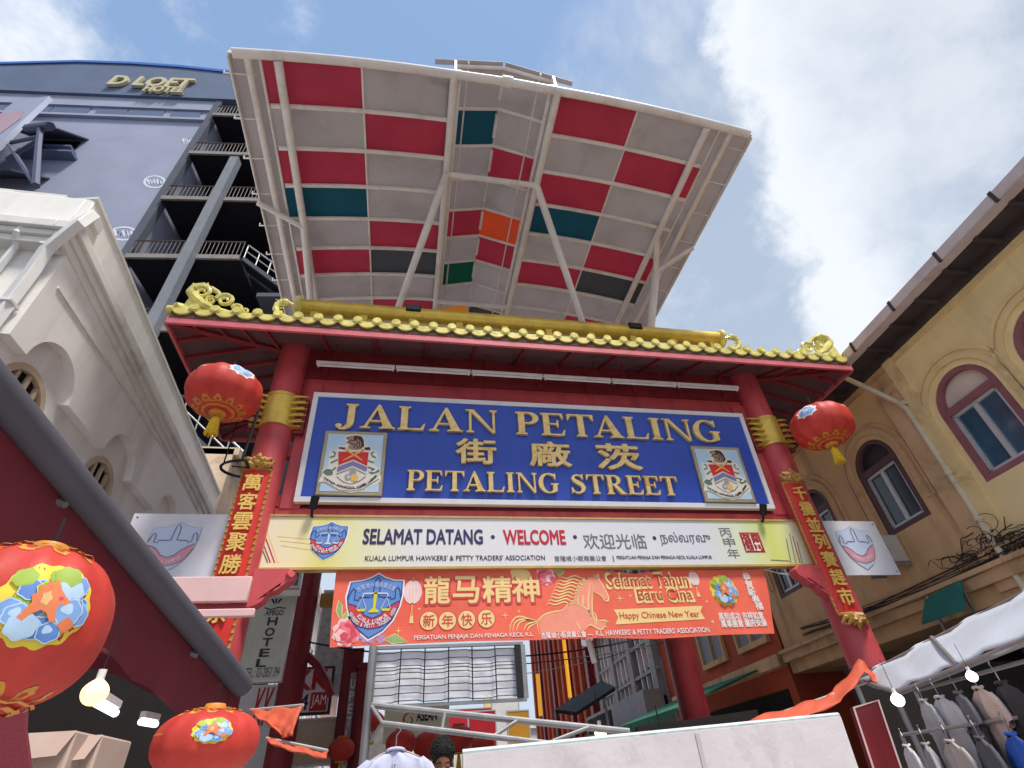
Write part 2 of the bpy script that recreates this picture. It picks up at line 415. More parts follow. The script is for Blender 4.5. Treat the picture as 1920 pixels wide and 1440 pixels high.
# frame behind the name board
mb = MB()
mb.box((CL+.26, 8.06, 7.28), (CR-.26, 8.30, 7.62), red)
mb.box((CL+.26, 8.05, 4.86), (CR-.26, 8.30, 5.02), red)
mb.box((-2.03, 8.03, 5.00), (-1.72, 8.28, 7.50), red); mb.box((6.60, 8.03, 5.00), (6.90, 8.28, 7.50), red)
mb.box((-1.8, 8.10, 5.0), (6.7, 8.25, 7.3), dred)
for x0, x1 in ((CL+.2, -2.0), (6.88, CR-.2)):
    for z in (5.05, 5.95, 7.25): mb.box((x0, 8.07, z), (x1, 8.23, z+.20), red)
mb.build('frame_beam', gate, 0.012)
mb = MB(); mb.box((CL+.1, 8.04, 7.62), (CR-.1, 8.26, 8.55), dred)
for i in range(9):
    x = CL+.6+i*(CR-CL-1.2)/8; mb.box((x-.05, 8.0, 7.66), (x+.05, 8.04, 8.4), dred)
mb.build('upper_beam', gate)
# rear columns and tie beams of the gate
for x in (-1.35, 6.6):
    pass
# eave: soffit, rafters, fascia, tiles
EL, ER, EF, EB, EZ = -4.14, 8.93, 7.0, 10.6, 7.86
RL, RR, RY, RZ = -2.45, 7.25, 8.8, 9.25
def slopeq(mb, dz, m):
    A = [(EL, EF, EZ+dz), (ER, EF, EZ+dz), (ER, EB, EZ+dz), (EL, EB, EZ+dz)]; Rg = [(RL, RY, RZ+dz), (RR, RY, RZ+dz)]
    mb.add(A+Rg, [(0, 1, 5, 4), (2, 3, 4, 5), (1, 2, 5), (3, 0, 4)], m)
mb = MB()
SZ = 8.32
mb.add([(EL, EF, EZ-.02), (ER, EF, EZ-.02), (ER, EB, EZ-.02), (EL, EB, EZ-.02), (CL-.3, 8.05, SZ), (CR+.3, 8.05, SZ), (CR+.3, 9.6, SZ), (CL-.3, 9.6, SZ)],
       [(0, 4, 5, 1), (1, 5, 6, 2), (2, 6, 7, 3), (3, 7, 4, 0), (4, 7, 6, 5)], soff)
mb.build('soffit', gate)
def raf(p, q, wd=.055):
    mb = MB(); mb.tube([Vector(p)+Vector((0, 0, -.05)), Vector(q)+Vector((0, 0, -.05))], wd, dred, 4); mb.build('rafter', gate)
raf((EL, EF, EZ), (CL-.3, 8.05, SZ), .07); raf((ER, EF, EZ), (CR+.3, 8.05, SZ), .07)
raf((EL, EB, EZ), (CL-.3, 9.6, SZ), .07); raf((ER, EB, EZ), (CR+.3, 9.6, SZ), .07)
n = 11
for i in range(n+1):
    x = CL-.3+(CR-CL+.6)*i/n; raf((x, EF, EZ), (x, 8.05, SZ), .035)
for sx, e, c in ((-1, EL, CL-.3), (1, ER, CR+.3)):
    for y in (7.45, 7.9, 8.35, 8.8, 9.25, 9.7, 10.15):
        t = min(1, max(0, (y-EF)/(8.05-EF))) if y < 8.05 else (min(1, (EB-y)/(EB-9.6)) if y > 9.6 else 1)
        raf((e, y, EZ), (e+(c-e)*t, y, EZ+(SZ-EZ)*t), .045)
    for x in (.25, .5, .75):
        raf((e+(c-e)*x, EF, EZ), (e+(c-e)*x, EF+(8.05-EF)*x, EZ+(SZ-EZ)*x), .04)
mb = MB()
for p, q in (((EL-.03, EF-.05, EZ-.10), (ER+.03, EF, EZ+.04)), ((EL-.03, EB, EZ-.10), (ER+.03, EB+.05, EZ+.04)),
             ((EL-.05, EF, EZ-.10), (EL, EB, EZ+.04)), ((ER, EF, EZ-.10), (ER+.05, EB, EZ+.04))): mb.box(p, q, fasc)
mb.build('fascia', gate, .008)
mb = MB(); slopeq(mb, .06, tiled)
nt = 39; pitch = (ER-EL)/nt
for i in range(nt):        # roll tiles up the front and back slopes
    x = EL+(i+.5)*pitch+pitch/2
    if x > ER-.05: continue
    xa = min(1, max(0, (x-EL)/(RL-EL))) if x < RL else (min(1, (ER-x)/(ER-RR)) if x > RR else 1)
    for ye in (EF, EB):
        mb.tube([(x, ye, EZ+.14), (x, ye+(RY-ye)*xa, EZ+.14+(RZ-EZ)*xa)], .075, tile, 8)
for sx, e, r_ in ((-1, EL, RL), (1, ER, RR)):
    for k in range(11):
        y = EF+.17+k*.33; t = min((y-EF)/(RY-EF), (EB-y)/(EB-RY), 1); mb.tube([(e, y, EZ+.14), (e+(r_-e)*t, y, EZ+.14+(RZ-EZ)*t)], .07, tile, 8)
mb.build('roof_tiles', gate)
mb = MB(); mbd = MB()
ef = front(EF-.06)
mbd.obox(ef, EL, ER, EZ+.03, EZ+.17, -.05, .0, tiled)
for i in range(nt):
    x = EL+(i+.5)*pitch
    y0 = EZ+.225
    prof = [(x-pitch*.46, y0)]+[(x+pitch*.46*math.sin(t)*1.0, y0-.015-.155*math.cos(t)**1.0) for t in [(-math.pi/2)+math.pi*k/12 for k in range(13)]]+[(x+pitch*.46, y0)]
    prof = [(x+pitch*.46*math.cos(t), y0-.145*abs(math.sin(t))**.8) for t in [math.pi+math.pi*k/12 for k in range(13)]]
    mb.prism(ef, prof, -.03, .025, tile)
    mb.ribbon(ef, [(x+pitch*.40*math.cos(t), y0-.02-.105*abs(math.sin(t))**.8) for t in [math.pi+math.pi*k/10 for k in range(11)]], .014, .030, goldlet)
    if i < nt-1:
        xr = x+pitch/2
        c = ef.P(xr, EZ+.245, 0); mb.tube([c+Vector((0, .07, .01)), c+Vector((0, -.045, 0))], .082, tile, 16); mb.tube([c+Vector((0, -.045, 0)), c+Vector((0, -.055, 0))], .058, tile, 14)
    mb.tube([ef.P(x-pitch*.42, EZ+.235, -.02), ef.P(x+pitch*.42, EZ+.235, -.02)], .02, tile, 6)
for e, sg in ((EL, -1), (ER, 1)):
    sf = Fr((e+sg*.06, 0, 0), (0, -sg*-1, 0) if sg < 0 else (0, 1, 0), (0, 0, 1))
    sf = Fr((e+sg*.06, 0, 0), (0, sg*1.0, 0), (0, 0, 1))
    for k in range(11):
        y = (EF+.17+k*.33)*sg
        mb.prism(sf, [(y+.15*math.cos(t), EZ+.225-.145*abs(math.sin(t))**.8) for t in [math.pi+math.pi*q/10 for q in range(11)]], -.03, .02, tile)
        c = sf.P(y+.165, EZ+.245, 0); mb.tube([c-sf.n*.06, c+sf.n*.04], .08, tile, 12)
o = mbd.build('tile_bed', gate); mb.build('eave_tiles', gate)
# ridge roll and hip ridges
mb = MB(); y, z = 8.8, 10.12
rl, rr = AT(560, 576, y), AT(1350, 637, y); zr = (rl.z+rr.z)/2
mb.tube([(rl.x, y, zr), (rr.x, y, zr)], .19, gold, 28)
for x in (rl.x, rr.x): mb.ball((x, y, zr), .27, tile, 28, 16, .45, 1, 1)
[mb.box((rl.x+.3+i*(rr.x-rl.x-.7)/9, y-.08, RZ-.05), (rl.x+.45+i*(rr.x-rl.x-.7)/9, y+.08, zr-.1), gold) for i in range(10)]
mb.build('ridge', gate)
for e, r_, sg in ((EL, RL, 1), (ER, RR, -1)):
    mb = MB()
    a = Vector((e, EF, EZ+.30)); b = Vector((r_, RY, RZ+.15)); mb.tube([a+(b-a)*t for t in (0, .3, .6, 1)], [.10, .11, .11, .12], tile, 12)
    b2 = Vector((r_, RY, RZ+.15)); a2 = Vector((e, EB, EZ+.30)); mb.tube([a2, b2], .11, tile, 12)
    mb.build('hip_ridge', gate)
    # scrolled cloud finial: a swept spine with curls standing on the eave corner
    mb = MB(); f = Fr((e, EF-.02, EZ+.22), (sg, 0, 0), (0, 0, 1))
    P_ = lambda l, c=0: [f.P(a, b, c) for a, b in l]
    mb.tube(P_([(1.15, .02), (.85, .03), (.6, .08), (.40, .19), (.24, .34), (.14, .47), (.17, .60), (.30, .66), (.44, .60)]), [.03, .05, .07, .085, .09, .085, .075, .06, .03], tile, 10)
    mb.tube(P_([(.44, .60), (.56, .52), (.66, .40)]), [.05, .045, .02], tile, 8)
    def curl(ca, cb, r, t0, turns, w_):
        n_ = 18; return P_([(ca+r*(1-.75*i/n_)*math.cos(t0+turns*2*math.pi*i/n_), cb+r*(1-.75*i/n_)*math.sin(t0+turns*2*math.pi*i/n_)) for i in range(n_+1)], .03), [w_*(1-.5*i/n_) for i in range(n_+1)]
    for ca, cb, r, t0, tu, w_ in ((.33, .46, .15, 2.6, -1.4, .045), (.74, .30, .15, 3.0, -1.5, .045), (.98, .13, .09, 3.0, -1.3, .032), (.52, .27, .09, 1.4, 1.3, .032), (1.12, .08, .06, 3, -1.2, .022)):
        p, r_s = curl(ca, cb, r, t0, tu, w_); mb.tube(p, r_s, tile, 8)
    for a, b in ((.13, .66), (.36, .70), (.62, .46), (.90, .22)): mb.tube(P_([(a, b-.06), (a-.02, b+.05)]), [.035, .006], tile, 7)
    mb.prism(f, [(.10, .02), (.95, .02), (.65, .12), (.42, .25), (.26, .40), (.16, .42)], -.06, .0, tile)
    mb.build('cloud_finial', gate)
    # phoenix-head finial where the eave meets the ridge line
    mb = MB(); xx = AT(514, 592, EF).x if sg > 0 else AT(1392, 662, EF).x; f = Fr((xx, EF-.03, EZ+.26), (sg, 0, 0), (0, 0, 1))
    mb.tube([f.P(*q) for q in ((.30, -.02), (.18, .0), (.06, .06), (.0, .16), (.0, .28), (.09, .36), (.19, .36))], [.02, .035, .05, .055, .05, .055, .04], tile, 10)
    mb.ball(f.P(.14, .355), .065, tile); mb.tube([f.P(.18, .35), f.P(.27, .31), f.P(.25, .25)], [.035, .02, .005], tile, 8)
    for k in range(3): mb.tube([f.P(.10-.04*k, .38), f.P(.09-.07*k, .47-.03*k)], [.02, .005], tile, 6)
    for k in range(3): mb.tube([f.P(.02, .12+.07*k), f.P(.13, .13+.07*k)], [.025, .008], tile, 6)
    mb.build('phoenix_finial', gate)
# cloud brackets under the welcome board
for cx, s_ in ((CL+.25, 1), (CR-.25, -1)):
    mb = MB(); f = Fr((cx, 7.85, 3.45), (s_, 0, 0), (0, 0, 1))
    pr = [(0, 0), (.10, .03), (.20, .10), (.24, .20), (.34, .22), (.42, .30), (.52, .36), (.55, .46), (.46, .52), (.0, .52)]
    mb.prism(f, pr if s_ > 0 else pr, -.10, .10, red)
    mb.tube([f.P(.42, .42, 0), f.P(.5, .44, .12)], [.07, .05], red, 10)
    mb.build('cloud_bracket', gate, .01)

# ------------------------------------------------------------------ blue street name board
tilt = 0.07
fs = Fr((0, 7.99, 5.1), (1, 0, 0), (0, -math.sin(tilt), math.cos(tilt)))
q = fs.pts([(595, 741), (1390, 778), (1446, 953), (549, 942)])
A0, A1 = (q[0][0]+q[3][0])/2, (q[1][0]+q[2][0])/2; B0, B1 = (q[2][1]+q[3][1])/2, (q[0][1]+q[1][1])/2
sign = thing('street_name_board', 'large blue board with raised gold lettering reading JALAN PETALING in a white frame', 'street sign', tuple(fs.P((A0+A1)/2, B0)))
mb = MB(); mb.obox(fs, A0, A1, B0, B1, -.05, .03, blue); mb.build('panel', sign)
mb = MB(); t_ = .07
for a0, a1, b0, b1 in ((A0-.02, A1+.02, B0-.02, B0+t_), (A0-.02, A1+.02, B1-t_, B1+.02), (A0-.02, A0+t_, B0+t_, B1-t_), (A1-t_, A1+.02, B0+t_, B1-t_)): mb.obox(fs, a0, a1, b0, b1, -.06, .055, white)
mb.build('frame', sign, .006)
def line(txt, p0, p1, h):
    a0, b0 = fs.px(*p0); a1, b1 = fs.px(*p1); b = (b0+b1)/2
    serif_line(fs, txt, a0, b, a1, b+h, .032, .06, goldlet, sign)
hb = fs.px(700, 764)[1]-fs.px(690, 807)[1]
line('JALAN PETALING', (628, 803), (1352, 834), hb*1.0)
line('PETALING STREET', (762, 920), (1272, 934), (fs.px(790, 884)[1]-fs.px(785, 921)[1]))
for ch, x0, y0, x1, y1 in (('街', 855, 871, 927, 829), ('廠', 994, 876, 1064, 834), ('茨', 1122, 882, 1192, 838)):
    a0, b0 = fs.px(x0, y0); a1, b1 = fs.px(x1, y1); mb = MB(); mb.text(fs, ch, a0, b0, a1, b1, .032, .05, goldlet, .022); mb.build('letter', sign)
# coat of arms plaques
sky_b = M("plaque_pale_blue", rgb(186, 212, 234), 0.4, 0.05, 3); brz = M("plaque_frame", rgb(168, 156, 128), 0.45, .12, 5, metal=.2)
redp = M("red_print", rgb(214, 40, 46), .5, .03); tan = M("tan_print", rgb(176, 140, 118), .5, .05); brn = M("brown_print", rgb(66, 42, 44), .5, .05)
vio = M("violet_print", rgb(126, 124, 170), .5, .03); pgr = M("green_grey_print", rgb(98, 124, 116), .5, .05); gprint = M("gold_print", rgb(238, 190, 96), .5, .03); lgrey = M("light_grey_print", rgb(206, 206, 210), .5, .03); mgrey = M("mid_grey_print", rgb(160, 160, 168), .5, .03)
def plaque(qp):
    l = fs.pts(qp); a0 = (l[0][0]+l[3][0])/2; a1 = (l[1][0]+l[2][0])/2; b0 = (l[2][1]+l[3][1])/2; b1 = (l[0][1]+l[1][1])/2
    mb = MB(); mb.obox(fs, a0, a1, b0, b1, .031, .085, brz); o = mb.build('crest_plaque', sign, .01)
    mb = MB(); e_ = .06*(a1-a0); wd, ht = a1-a0, b1-b0
    mb.obox(fs, a0+e_, a1-e_, b0+e_, b1-e_, .08, .089, sky_b)
    def N(pts):
        r_ = []
        for x, y in pts:
            t = (y-110)/1150; u = (x-200+160*t)/1130; v = 1-(y-110-40*u)/1150; r_.append((a0+u*wd, b0+v*ht))
        return r_
    P = lambda pts, k, m: mb.flat(fs, N(pts), .089+.002*k, m)
    Rb = lambda pts, wpx, k, m, tp=False: mb.ribbon(fs, N(pts), wpx*wd/1130, .089+.002*k, m, tp)
    # white mantling, shield and ribbon base
    P([(540, 240), (640, 190), (760, 185), (870, 215), (910, 300), (915, 400), (1010, 410), (1020, 480), (1110, 500), (1130, 640), (1040, 690), (1090, 800), (1160, 830), (1140, 930), (1170, 960), (1150, 1060), (900, 1180), (650, 1245), (400, 1190), (200, 1060), (90, 1080), (110, 1010), (150, 940), (150, 850), (260, 780), (260, 620), (270, 490), (430, 470), (430, 400), (550, 390), (580, 340), (540, 290)], 1, offw)
    P([(560, 260), (640, 220), (750, 205), (850, 225), (885, 300), (890, 400), (840, 460), (760, 490), (650, 480), (600, 440), (625, 385), (565, 345), (610, 310)], 2, tan)
    P([(700, 230), (760, 215), (850, 240), (880, 310), (885, 420), (850, 440), (830, 330), (770, 270), (720, 330)], 3, brn)
    for l_ in ([(640, 300), (690, 310), (730, 280)], [(640, 350), (700, 390), (730, 360)], [(760, 290), (770, 370), (700, 440)], [(800, 320), (810, 400), (750, 460)], [(850, 350), (850, 410), (800, 465)], [(570, 265), (620, 250)], [(600, 330), (640, 330)]): Rb(l_, 20, 4, brn)
    P([(430, 515), (965, 530), (930, 780), (690, 660), (430, 760)], 3, redp)
    for l_ in ([(560, 490), (640, 530), (730, 590), (850, 680)], [(870, 495), (790, 530), (680, 590), (510, 675)]): Rb(l_, 32, 4, gprint, True)
    P([(560, 450), (620, 460), (620, 500), (545, 510)], 4, gprint); P([(830, 470), (890, 470), (900, 520), (830, 510)], 4, gprint)
    P([(420, 790), (685, 690), (930, 800), (915, 880), (680, 770), (405, 880)], 4, vio)
    Rb([(395, 920), (680, 815), (905, 930)], 12, 4, brn); Rb([(405, 965), (520, 1060), (640, 1095), (780, 1050), (900, 965)], 12, 4, darkp)
    mb.flat(fs, N(blob(675, 900, 62, 14, 0)), .095, mgrey); mb.flat(fs, N(blob(590, 975, 55, 14, 0)), .097, mgrey); mb.flat(fs, N(blob(605, 975, 30, 12, 0)), .099, lgrey); mb.flat(fs, N(blob(705, 985, 66, 14, 0)), .099, gprint)
    for l_ in ([(440, 430), (550, 440), (545, 480), (440, 460)], [(890, 440), (990, 430), (1000, 490), (900, 485)]): P(l_, 3, brn)
    for l_ in ([(330, 510), (380, 540), (360, 600), (280, 620)], [(300, 720), (360, 690), (420, 660)], [(1060, 520), (1010, 550), (1030, 600), (1090, 630)], [(1050, 720), (990, 700), (950, 680)], [(250, 840), (330, 850), (390, 800)], [(1000, 860), (1060, 840), (940, 800)]): Rb(l_, 30, 3, pgr)
    for l_ in ([(160, 880), (230, 820), (340, 880), (330, 930), (240, 940)], [(940, 880), (1060, 890), (1140, 830), (1140, 890), (1000, 930)]): P(l_, 3, pgr)
    for l_ in ([(180, 960), (400, 1110), (620, 1180), (800, 1160), (950, 1090), (1110, 940)], [(100, 1060), (200, 1050), (430, 1185), (640, 1215), (850, 1180), (1010, 1080), (1130, 1010)]): Rb(l_, 10, 3, darkp)
    # motto along the ribbon
    pth = N([(210, 1000), (330, 1075), (450, 1120), (560, 1150), (670, 1160), (790, 1140), (900, 1090), (1000, 1030), (1080, 965)]); s_ = "Dewan Bandaraya Kuala Lumpur"
    for i, ch in enumerate(s_):
        if ch == ' ': continue
        t = i/(len(s_)-1)*(len(pth)-1); k = min(int(t), len(pth)-2); p = Vector(pth[k]).lerp(Vector(pth[k+1]), t-k); d = Vector(pth[k+1])-Vector(pth[k])
        f2 = fs.sub(p.x, p.y, math.atan2(d.y, d.x), .096); mb.text(f2, ch, -.012, -.015, .012, .020, 0, .001, brn, .02)
    mb.build('crest', o)
plaque([(611, 811), (727, 816), (716, 934), (592, 931)])
plaque([(1288, 839), (1376, 843), (1419, 946), (1322, 944)])

# ------------------------------------------------------------------ fluorescent battens under the eave
fl = Fr((0, 7.62, 0), (1, 0, 0), (0, 0, 1))
pA, pB = AT(592, 681, 7.62), AT(1386, 728, 7.62); zf = (pA.z+pB.z)/2
bat = None; nb = 6; L_ = (pB.x-pA.x)/nb
for i in range(nb):
    x0 = pA.x+i*L_
    if i == 0:
        bat = thing('fluorescent_batten', 'white fluorescent batten under the gate eave, first from the left end of the row', 'light fitting', (x0, 7.62, zf), 'fluorescent battens under the gate eave')
        mb = MB(); mb.box((x0+.01, 7.60, zf), (x0+L_-.01, 7.68, zf+.05), steel); mb.build('housing', bat)
        mb = MB(); mb.tube([(x0+.05, 7.64, zf-.03), (x0+L_-.05, 7.64, zf-.03)], .02, white, 10)
        for xx in (x0+.03, x0+L_-.06): mb.box((xx, 7.615, zf-.05), (xx+.03, 7.665, zf), steel)
        mb.build('tube', bat)
        mb = MB(); mb.box((x0+.3, 7.63, zf+.05), (x0+.32, 7.65, 8.16), dred); mb.build('hanger', bat); mb = MB(); mb.box((x0+L_-.32, 7.63, zf+.05), (x0+L_-.30, 7.65, 8.16), dred); mb.build('hanger', bat)
    else:
        c = copy_tree(bat); c.location = (x0, 7.62, zf)
        c['label'] = ['', 'white fluorescent batten under the gate eave, second from the left end', 'white fluorescent batten under the gate eave, left of the middle of the row', 'white fluorescent batten under the gate eave, right of the middle of the row', 'white fluorescent batten under the gate eave, second from the right end', 'white fluorescent batten under the gate eave, last at the right end of the row'][i]

# floodlights on the ridge, spotlights at the foot of the board
for (px, py), lb in (((775, 583), 'small dark floodlight on the gold ridge, left one between the white struts'), ((1192, 616), 'small dark floodlight near the right end of the gold ridge')):
    p = AT(px, py, 8.62); t = thing('floodlight', lb, 'floodlight', tuple(p), 'floodlights on the gate ridge')
    mb = MB(); mb.box(p+Vector((-.17, -.05, -.02)), p+Vector((.17, .07, .16)), black); mb.build('housing', t, .01)
    mb = MB(); mb.box(p+Vector((-.15, -.06, 0)), p+Vector((.15, -.052, .14)), glassd); mb.build('lens', t)
    mb = MB(); mb.tube([p+Vector((-.22, .02, -.16)), p+Vector((-.22, .02, .10)), p+Vector((.22, .02, .10)), p+Vector((.22, .02, -.16))], .016, gold, 6); mb.build('bracket', t)
for (px, py), lb in (((585, 950), 'small black spotlight below the left corner of the blue name board'), ((1433, 962), 'small black spotlight below the right corner of the blue name board')):
    p = AT(px, py, 7.78); t = thing('spotlight', lb, 'spotlight', tuple(p), 'spotlights under the name board')
    mb = MB(); mb.tube([p+Vector((0, .05, -.02)), p+Vector((.03, -.02, .16))], [.055, .065], black, 14); mb.build('head', t)
    mb = MB(); mb.tube([p+Vector((0, .03, .02)), p+Vector((0, .1, -.10)), p+Vector((0, .27, -.10))], .02, black, 8); mb.build('arm', t)

# ------------------------------------------------------------------ couplet boards on the columns
coup = M("couplet_red", rgb(206, 48, 40), .42, .08, 3, dirt=rgb(150, 34, 30), damt=.3)
gilt = M("gilt_character", rgb(232, 190, 104), .4, .08, 8, metal=.15)
def couplet(cx, chars, zt, zb, first, step, lb):
    y = 7.70; f = front(y); t = thing('couplet_board', lb, 'couplet board', (cx, y, zb), 'couplet boards on the gate columns')
    mb = MB(); K = 8; W = .235
    prof = [(W*math.sin(a), -.07*(1-math.cos(a))*2) for a in [R(-62)+R(124)*i/K for i in range(K+1)]]
    W2 = prof[-1][0]
    vs = []
    for z in (zb, zt):
        for (a, c) in prof: vs.append(f.P(cx+a, z, c))
        for (a, c) in prof: vs.append(f.P(cx+a, z, c-.05))
    n = K+1; fsx = []
    for i in range(K): fsx += [(i, i+1, 2*n+i+1, 2*n+i), (n+i+1, n+i, 3*n+i, 3*n+i+1), (i+1, i, n+i, n+i+1), (2*n+i, 2*n+i+1, 3*n+i+1, 3*n+i)]
    fsx += [(0, 2*n, 3*n, n), (K, n+K, 3*n+K, 2*n+K)]
    mb.add(vs, fsx, coup); mb.build('panel', t)
    mb = MB(); tim = M("gilt_trim", rgb(176, 132, 66), .45, .15, 8)
    for sx in (-1, 1):
        mb.tube([f.P(cx+sx*W2, zb, prof[-1][1]), f.P(cx+sx*W2, zt, prof[-1][1])], .018, tim, 6)
        for k in range(int((zt-zb)/.09)): mb.ball(f.P(cx+sx*W2, zb+.04+k*.09, prof[-1][1]+.01), .022, tim, 6, 4)
    for z in (zb, zt): mb.tube([f.P(cx+a, z, c) for a, c in prof], .025, tim, 6)
    mb.build('trim', t)
    for z, s_ in ((zt, 1), (zb, -1)):     # carved lotus crests
        mb = MB(); h = .30 if s_ > 0 else .26
        for k in range(7):
            an = R(90)+R(150)*(k-3)/6; r_ = h*(1 if k % 2 else .8)
            a, b = math.cos(an)*r_*.85, s_*(.03+math.sin(an)*r_*.8)
            mb.tube([f.P(cx+a*.15, z+b*.1+s_*.02, .0), f.P(cx+a*.6, z+b*.65, .05), f.P(cx+a, z+b, .01)], [.05, .05, .012], tim, 8)
        mb.ball(f.P(cx, z+s_*.09, .04), .07, tim, 10, 6, 1.2, .6, 1)
        for sx in (-1, 1): mb.tube([f.P(cx+sx*.05, z+s_*.04, .03), f.P(cx+sx*.17, z+s_*.05, 0), f.P(cx+sx*.22, z+s_*.13, -.03), f.P(cx+sx*.15, z+s_*.17, 0)], [.04, .035, .03, .012], tim, 8)
        mb.build('lotus_crest', t)
    for i, ch in enumerate(chars):
        z = first-i*step; mb = MB(); mb.text(f, ch, cx-.125, z-.135, cx+.125, z+.125, .004, .025, gilt, .018); mb.build('character', t)
fL = front(7.70)
zz = [fL.px(*q)[1] for q in ((478, 905), (467, 940), (457, 980), (447, 1018), (437, 1058))]
st = (zz[0]-zz[-1])/4
couplet(fL.px(460, 960)[0], '萬客雲聚勝景茶', fL.px(482, 878)[1], 2.75, zz[0], st, 'tall red couplet board with gilt characters on the left gate column')
zz = [fL.px(*q)[1] for q in ((1497, 925), (1509, 955), (1524, 987), (1540, 1020), (1554, 1050), (1570, 1085), (1586, 1118))]
couplet(fL.px(1532, 1000)[0], '千攤並列賽趕市', fL.px(1484, 903)[1], fL.px(1597, 1150)[1], zz[0], (zz[0]-zz[-1])/6, 'tall red couplet board with gilt characters on the right gate column')

# ------------------------------------------------------------------ arched street canopy with coloured panels
TR = 0.42
pg = M("panel_grey", rgb(186, 179, 180), .55, .04, 1.5, dirt=rgb(140, 130, 126), damt=.35, dscale=.9, trans=TR)
pr_ = M("panel_red", rgb(184, 76, 102), .5, .08, 1.5, dirt=rgb(168, 66, 90), damt=.3, trans=TR)
pt_ = M("panel_teal", rgb(30, 104, 124), .5, .08, 1.5, dirt=rgb(14, 70, 84), damt=.3, trans=TR)
pk_ = M("panel_charcoal", rgb(86, 90, 100), .55, .08, 1.5, trans=.2)
po_ = M("panel_orange", rgb(216, 112, 72), .5, .06, 1.5, trans=TR)
pn_ = M("panel_green", rgb(20, 112, 92), .5, .06, 1.5, trans=TR)
py_ = M("panel_amber", rgb(228, 176, 70), .5, .06, 1.5, trans=TR)
PC = dict(g=pg, r=pr_, t=pt_, k=pk_, o=po_, n=pn_, y=py_)
X0, XB = 1.65, 1.23                      # axis and half width of the raised strip
def cz(x):
    d = max(0, abs(x-X0)-XB); return 14.42-0.028*d*d-0.02*d
def gz(x): return 15.42-abs(x-X0)*0.30
Y0, NR = 5.1, 12
can = thing('street_canopy', 'arched white steel street canopy with grey, red and teal ceiling panels above the gate roof', 'canopy', (X0, 11, 0))
rows = dict(A="rgrtgrggg rgg".replace(' ', ''), B="grggrkgrg" "rgg", GL="gtggrgngyggg", GRr="ggrgorggkggg", B2="rgrtgrggkggg", A2="grggrkgrgggg")
rows['A'] = "rgrtgrgggrgg"; rows['B'] = "grggrkgrgggg"
def surf(fn, x0, x1, y0, y1, m, n=6, th=.02, dz=0.0):
    mb = MB(); vs = []
    for dzz in (0, th):
        for j in (0, 1):
            for i in range(n+1):
                x = x0+(x1-x0)*i/n; vs.append((x, (y0, y1)[j], fn(x)+dzz+dz))
    k = n+1; fs = []
    for i in range(n):
        fs += [(i, k+i, k+i+1, i+1), (2*k+i, 2*k+i+1, 3*k+i+1, 3*k+i), (i, i+1, 2*k+i+1, 2*k+i), (k+i+1, k+i, 3*k+i, 3*k+i+1)]
    fs += [(0, 2*k, 3*k, k), (n, k+n, 3*k+n, 2*k+n)]
    return mb.add(vs, fs, m)
xe = [X0-6.0, X0-5.15, X0-3.27, X0-XB]
GY = 4.55
PX = [-4.0, -1.62, X0-XB, ]
for k in range(NR):
    y0, y1 = Y0+k*.99+.004, Y0+(k+1)*.99-.004
    yk = y0+.0
    for nm, x0, x1, fn in (('A', -3.655, -1.634, cz), ('B', -1.626, X0-XB-.005, cz), ('GL', X0-XB+.005, X0-.002, gz), ('GRr', X0+.002, X0+XB-.005, gz), ('B2', X0+XB+.005, 4.926, cz), ('A2', 4.934, 7.015, cz)):
        ch = rows[nm][k]
        surf(fn, x0, x1, y0, y1, PC[ch]).build('ceiling_panel', can)
yE = Y0+NR*.99
for k in range(NR):
    y0, y1 = Y0+k*.99+.004, Y0+(k+1)*.99-.004
for s_, x0, x1 in ((-1, -4.24, -3.66), (1, 7.02, 7.74)):
    surf(cz, x0, x1, Y0, yE, pg, 4, dz=.03).build('edge_panel', can)
# front apron of the raised strip reaches further forward
for k, (ya, yb) in enumerate(((4.985, Y0+.0),)):
    for x0, x1 in ((X0-XB-.45, X0-XB+.02), (X0-XB+.06, X0-.03), (X0+.03, X0+XB-.06), (X0+XB-.02, X0+XB+.45)):
        surf(lambda x: gz(x)+.02, x0, x1, ya, yb, pg, 3).build('edge_panel', can)
def tub(name, pts, r, n=10):
    mb = MB(); mb.tube(pts, r, steel, n); return mb.build(name, can)
# front ring tube following the arch
tub('front_tube', [(x, Y0-.08, cz(x)-.10 if abs(x-X0) > XB else 14.33+.06*(1-abs(x-X0)/XB)) for x in [-4.15+11.8*i/30 for i in range(31)]], .10, 14)
mb = MB(); c = Vector((1.66, Y0-.08, 14.39)); mb.tube([c-Vector((.12, 0, 0)), c+Vector((.12, 0, 0))], .13, steel, 14); mb.build('tube_collar', can)
for k in range(NR+1):       # cross purlins
    y = Y0+k*.99
    for x0, x1 in ((-3.62, X0-XB), (X0+XB, 6.95)):
        if k: tub('purlin', [(x0+(x1-x0)*i/12, y, cz(x0+(x1-x0)*i/12)-.05) for i in range(13)], .055, 8)
    mb = MB()
    mb.tube([(X0-XB, y, gz(X0-XB)-.04), (X0, y, gz(X0)-.04), (X0+XB, y, gz(X0+XB)-.04)], .045, steel, 8)
    mb.build('ridge_purlin', can)
    mb = MB(); y2 = min(y+.75, yE)
    mb.tube([(X0, y+.12, gz(X0)-.05), (X0, y2, gz(X0)-.05)], .05, steel, 8); mb.build('ridge_rib', can)
for x, r in ((-3.30, .095), (6.62, .095)): tub('long_tube', [(x, Y0, cz(x)-.17), (x, yE, cz(x)-.17)], r, 12)
for x, r in ((-3.90, .075), (7.24, .075)): tub('long_tube', [(x, Y0, cz(x)-.08), (x, yE, cz(x)-.08)], r, 10)
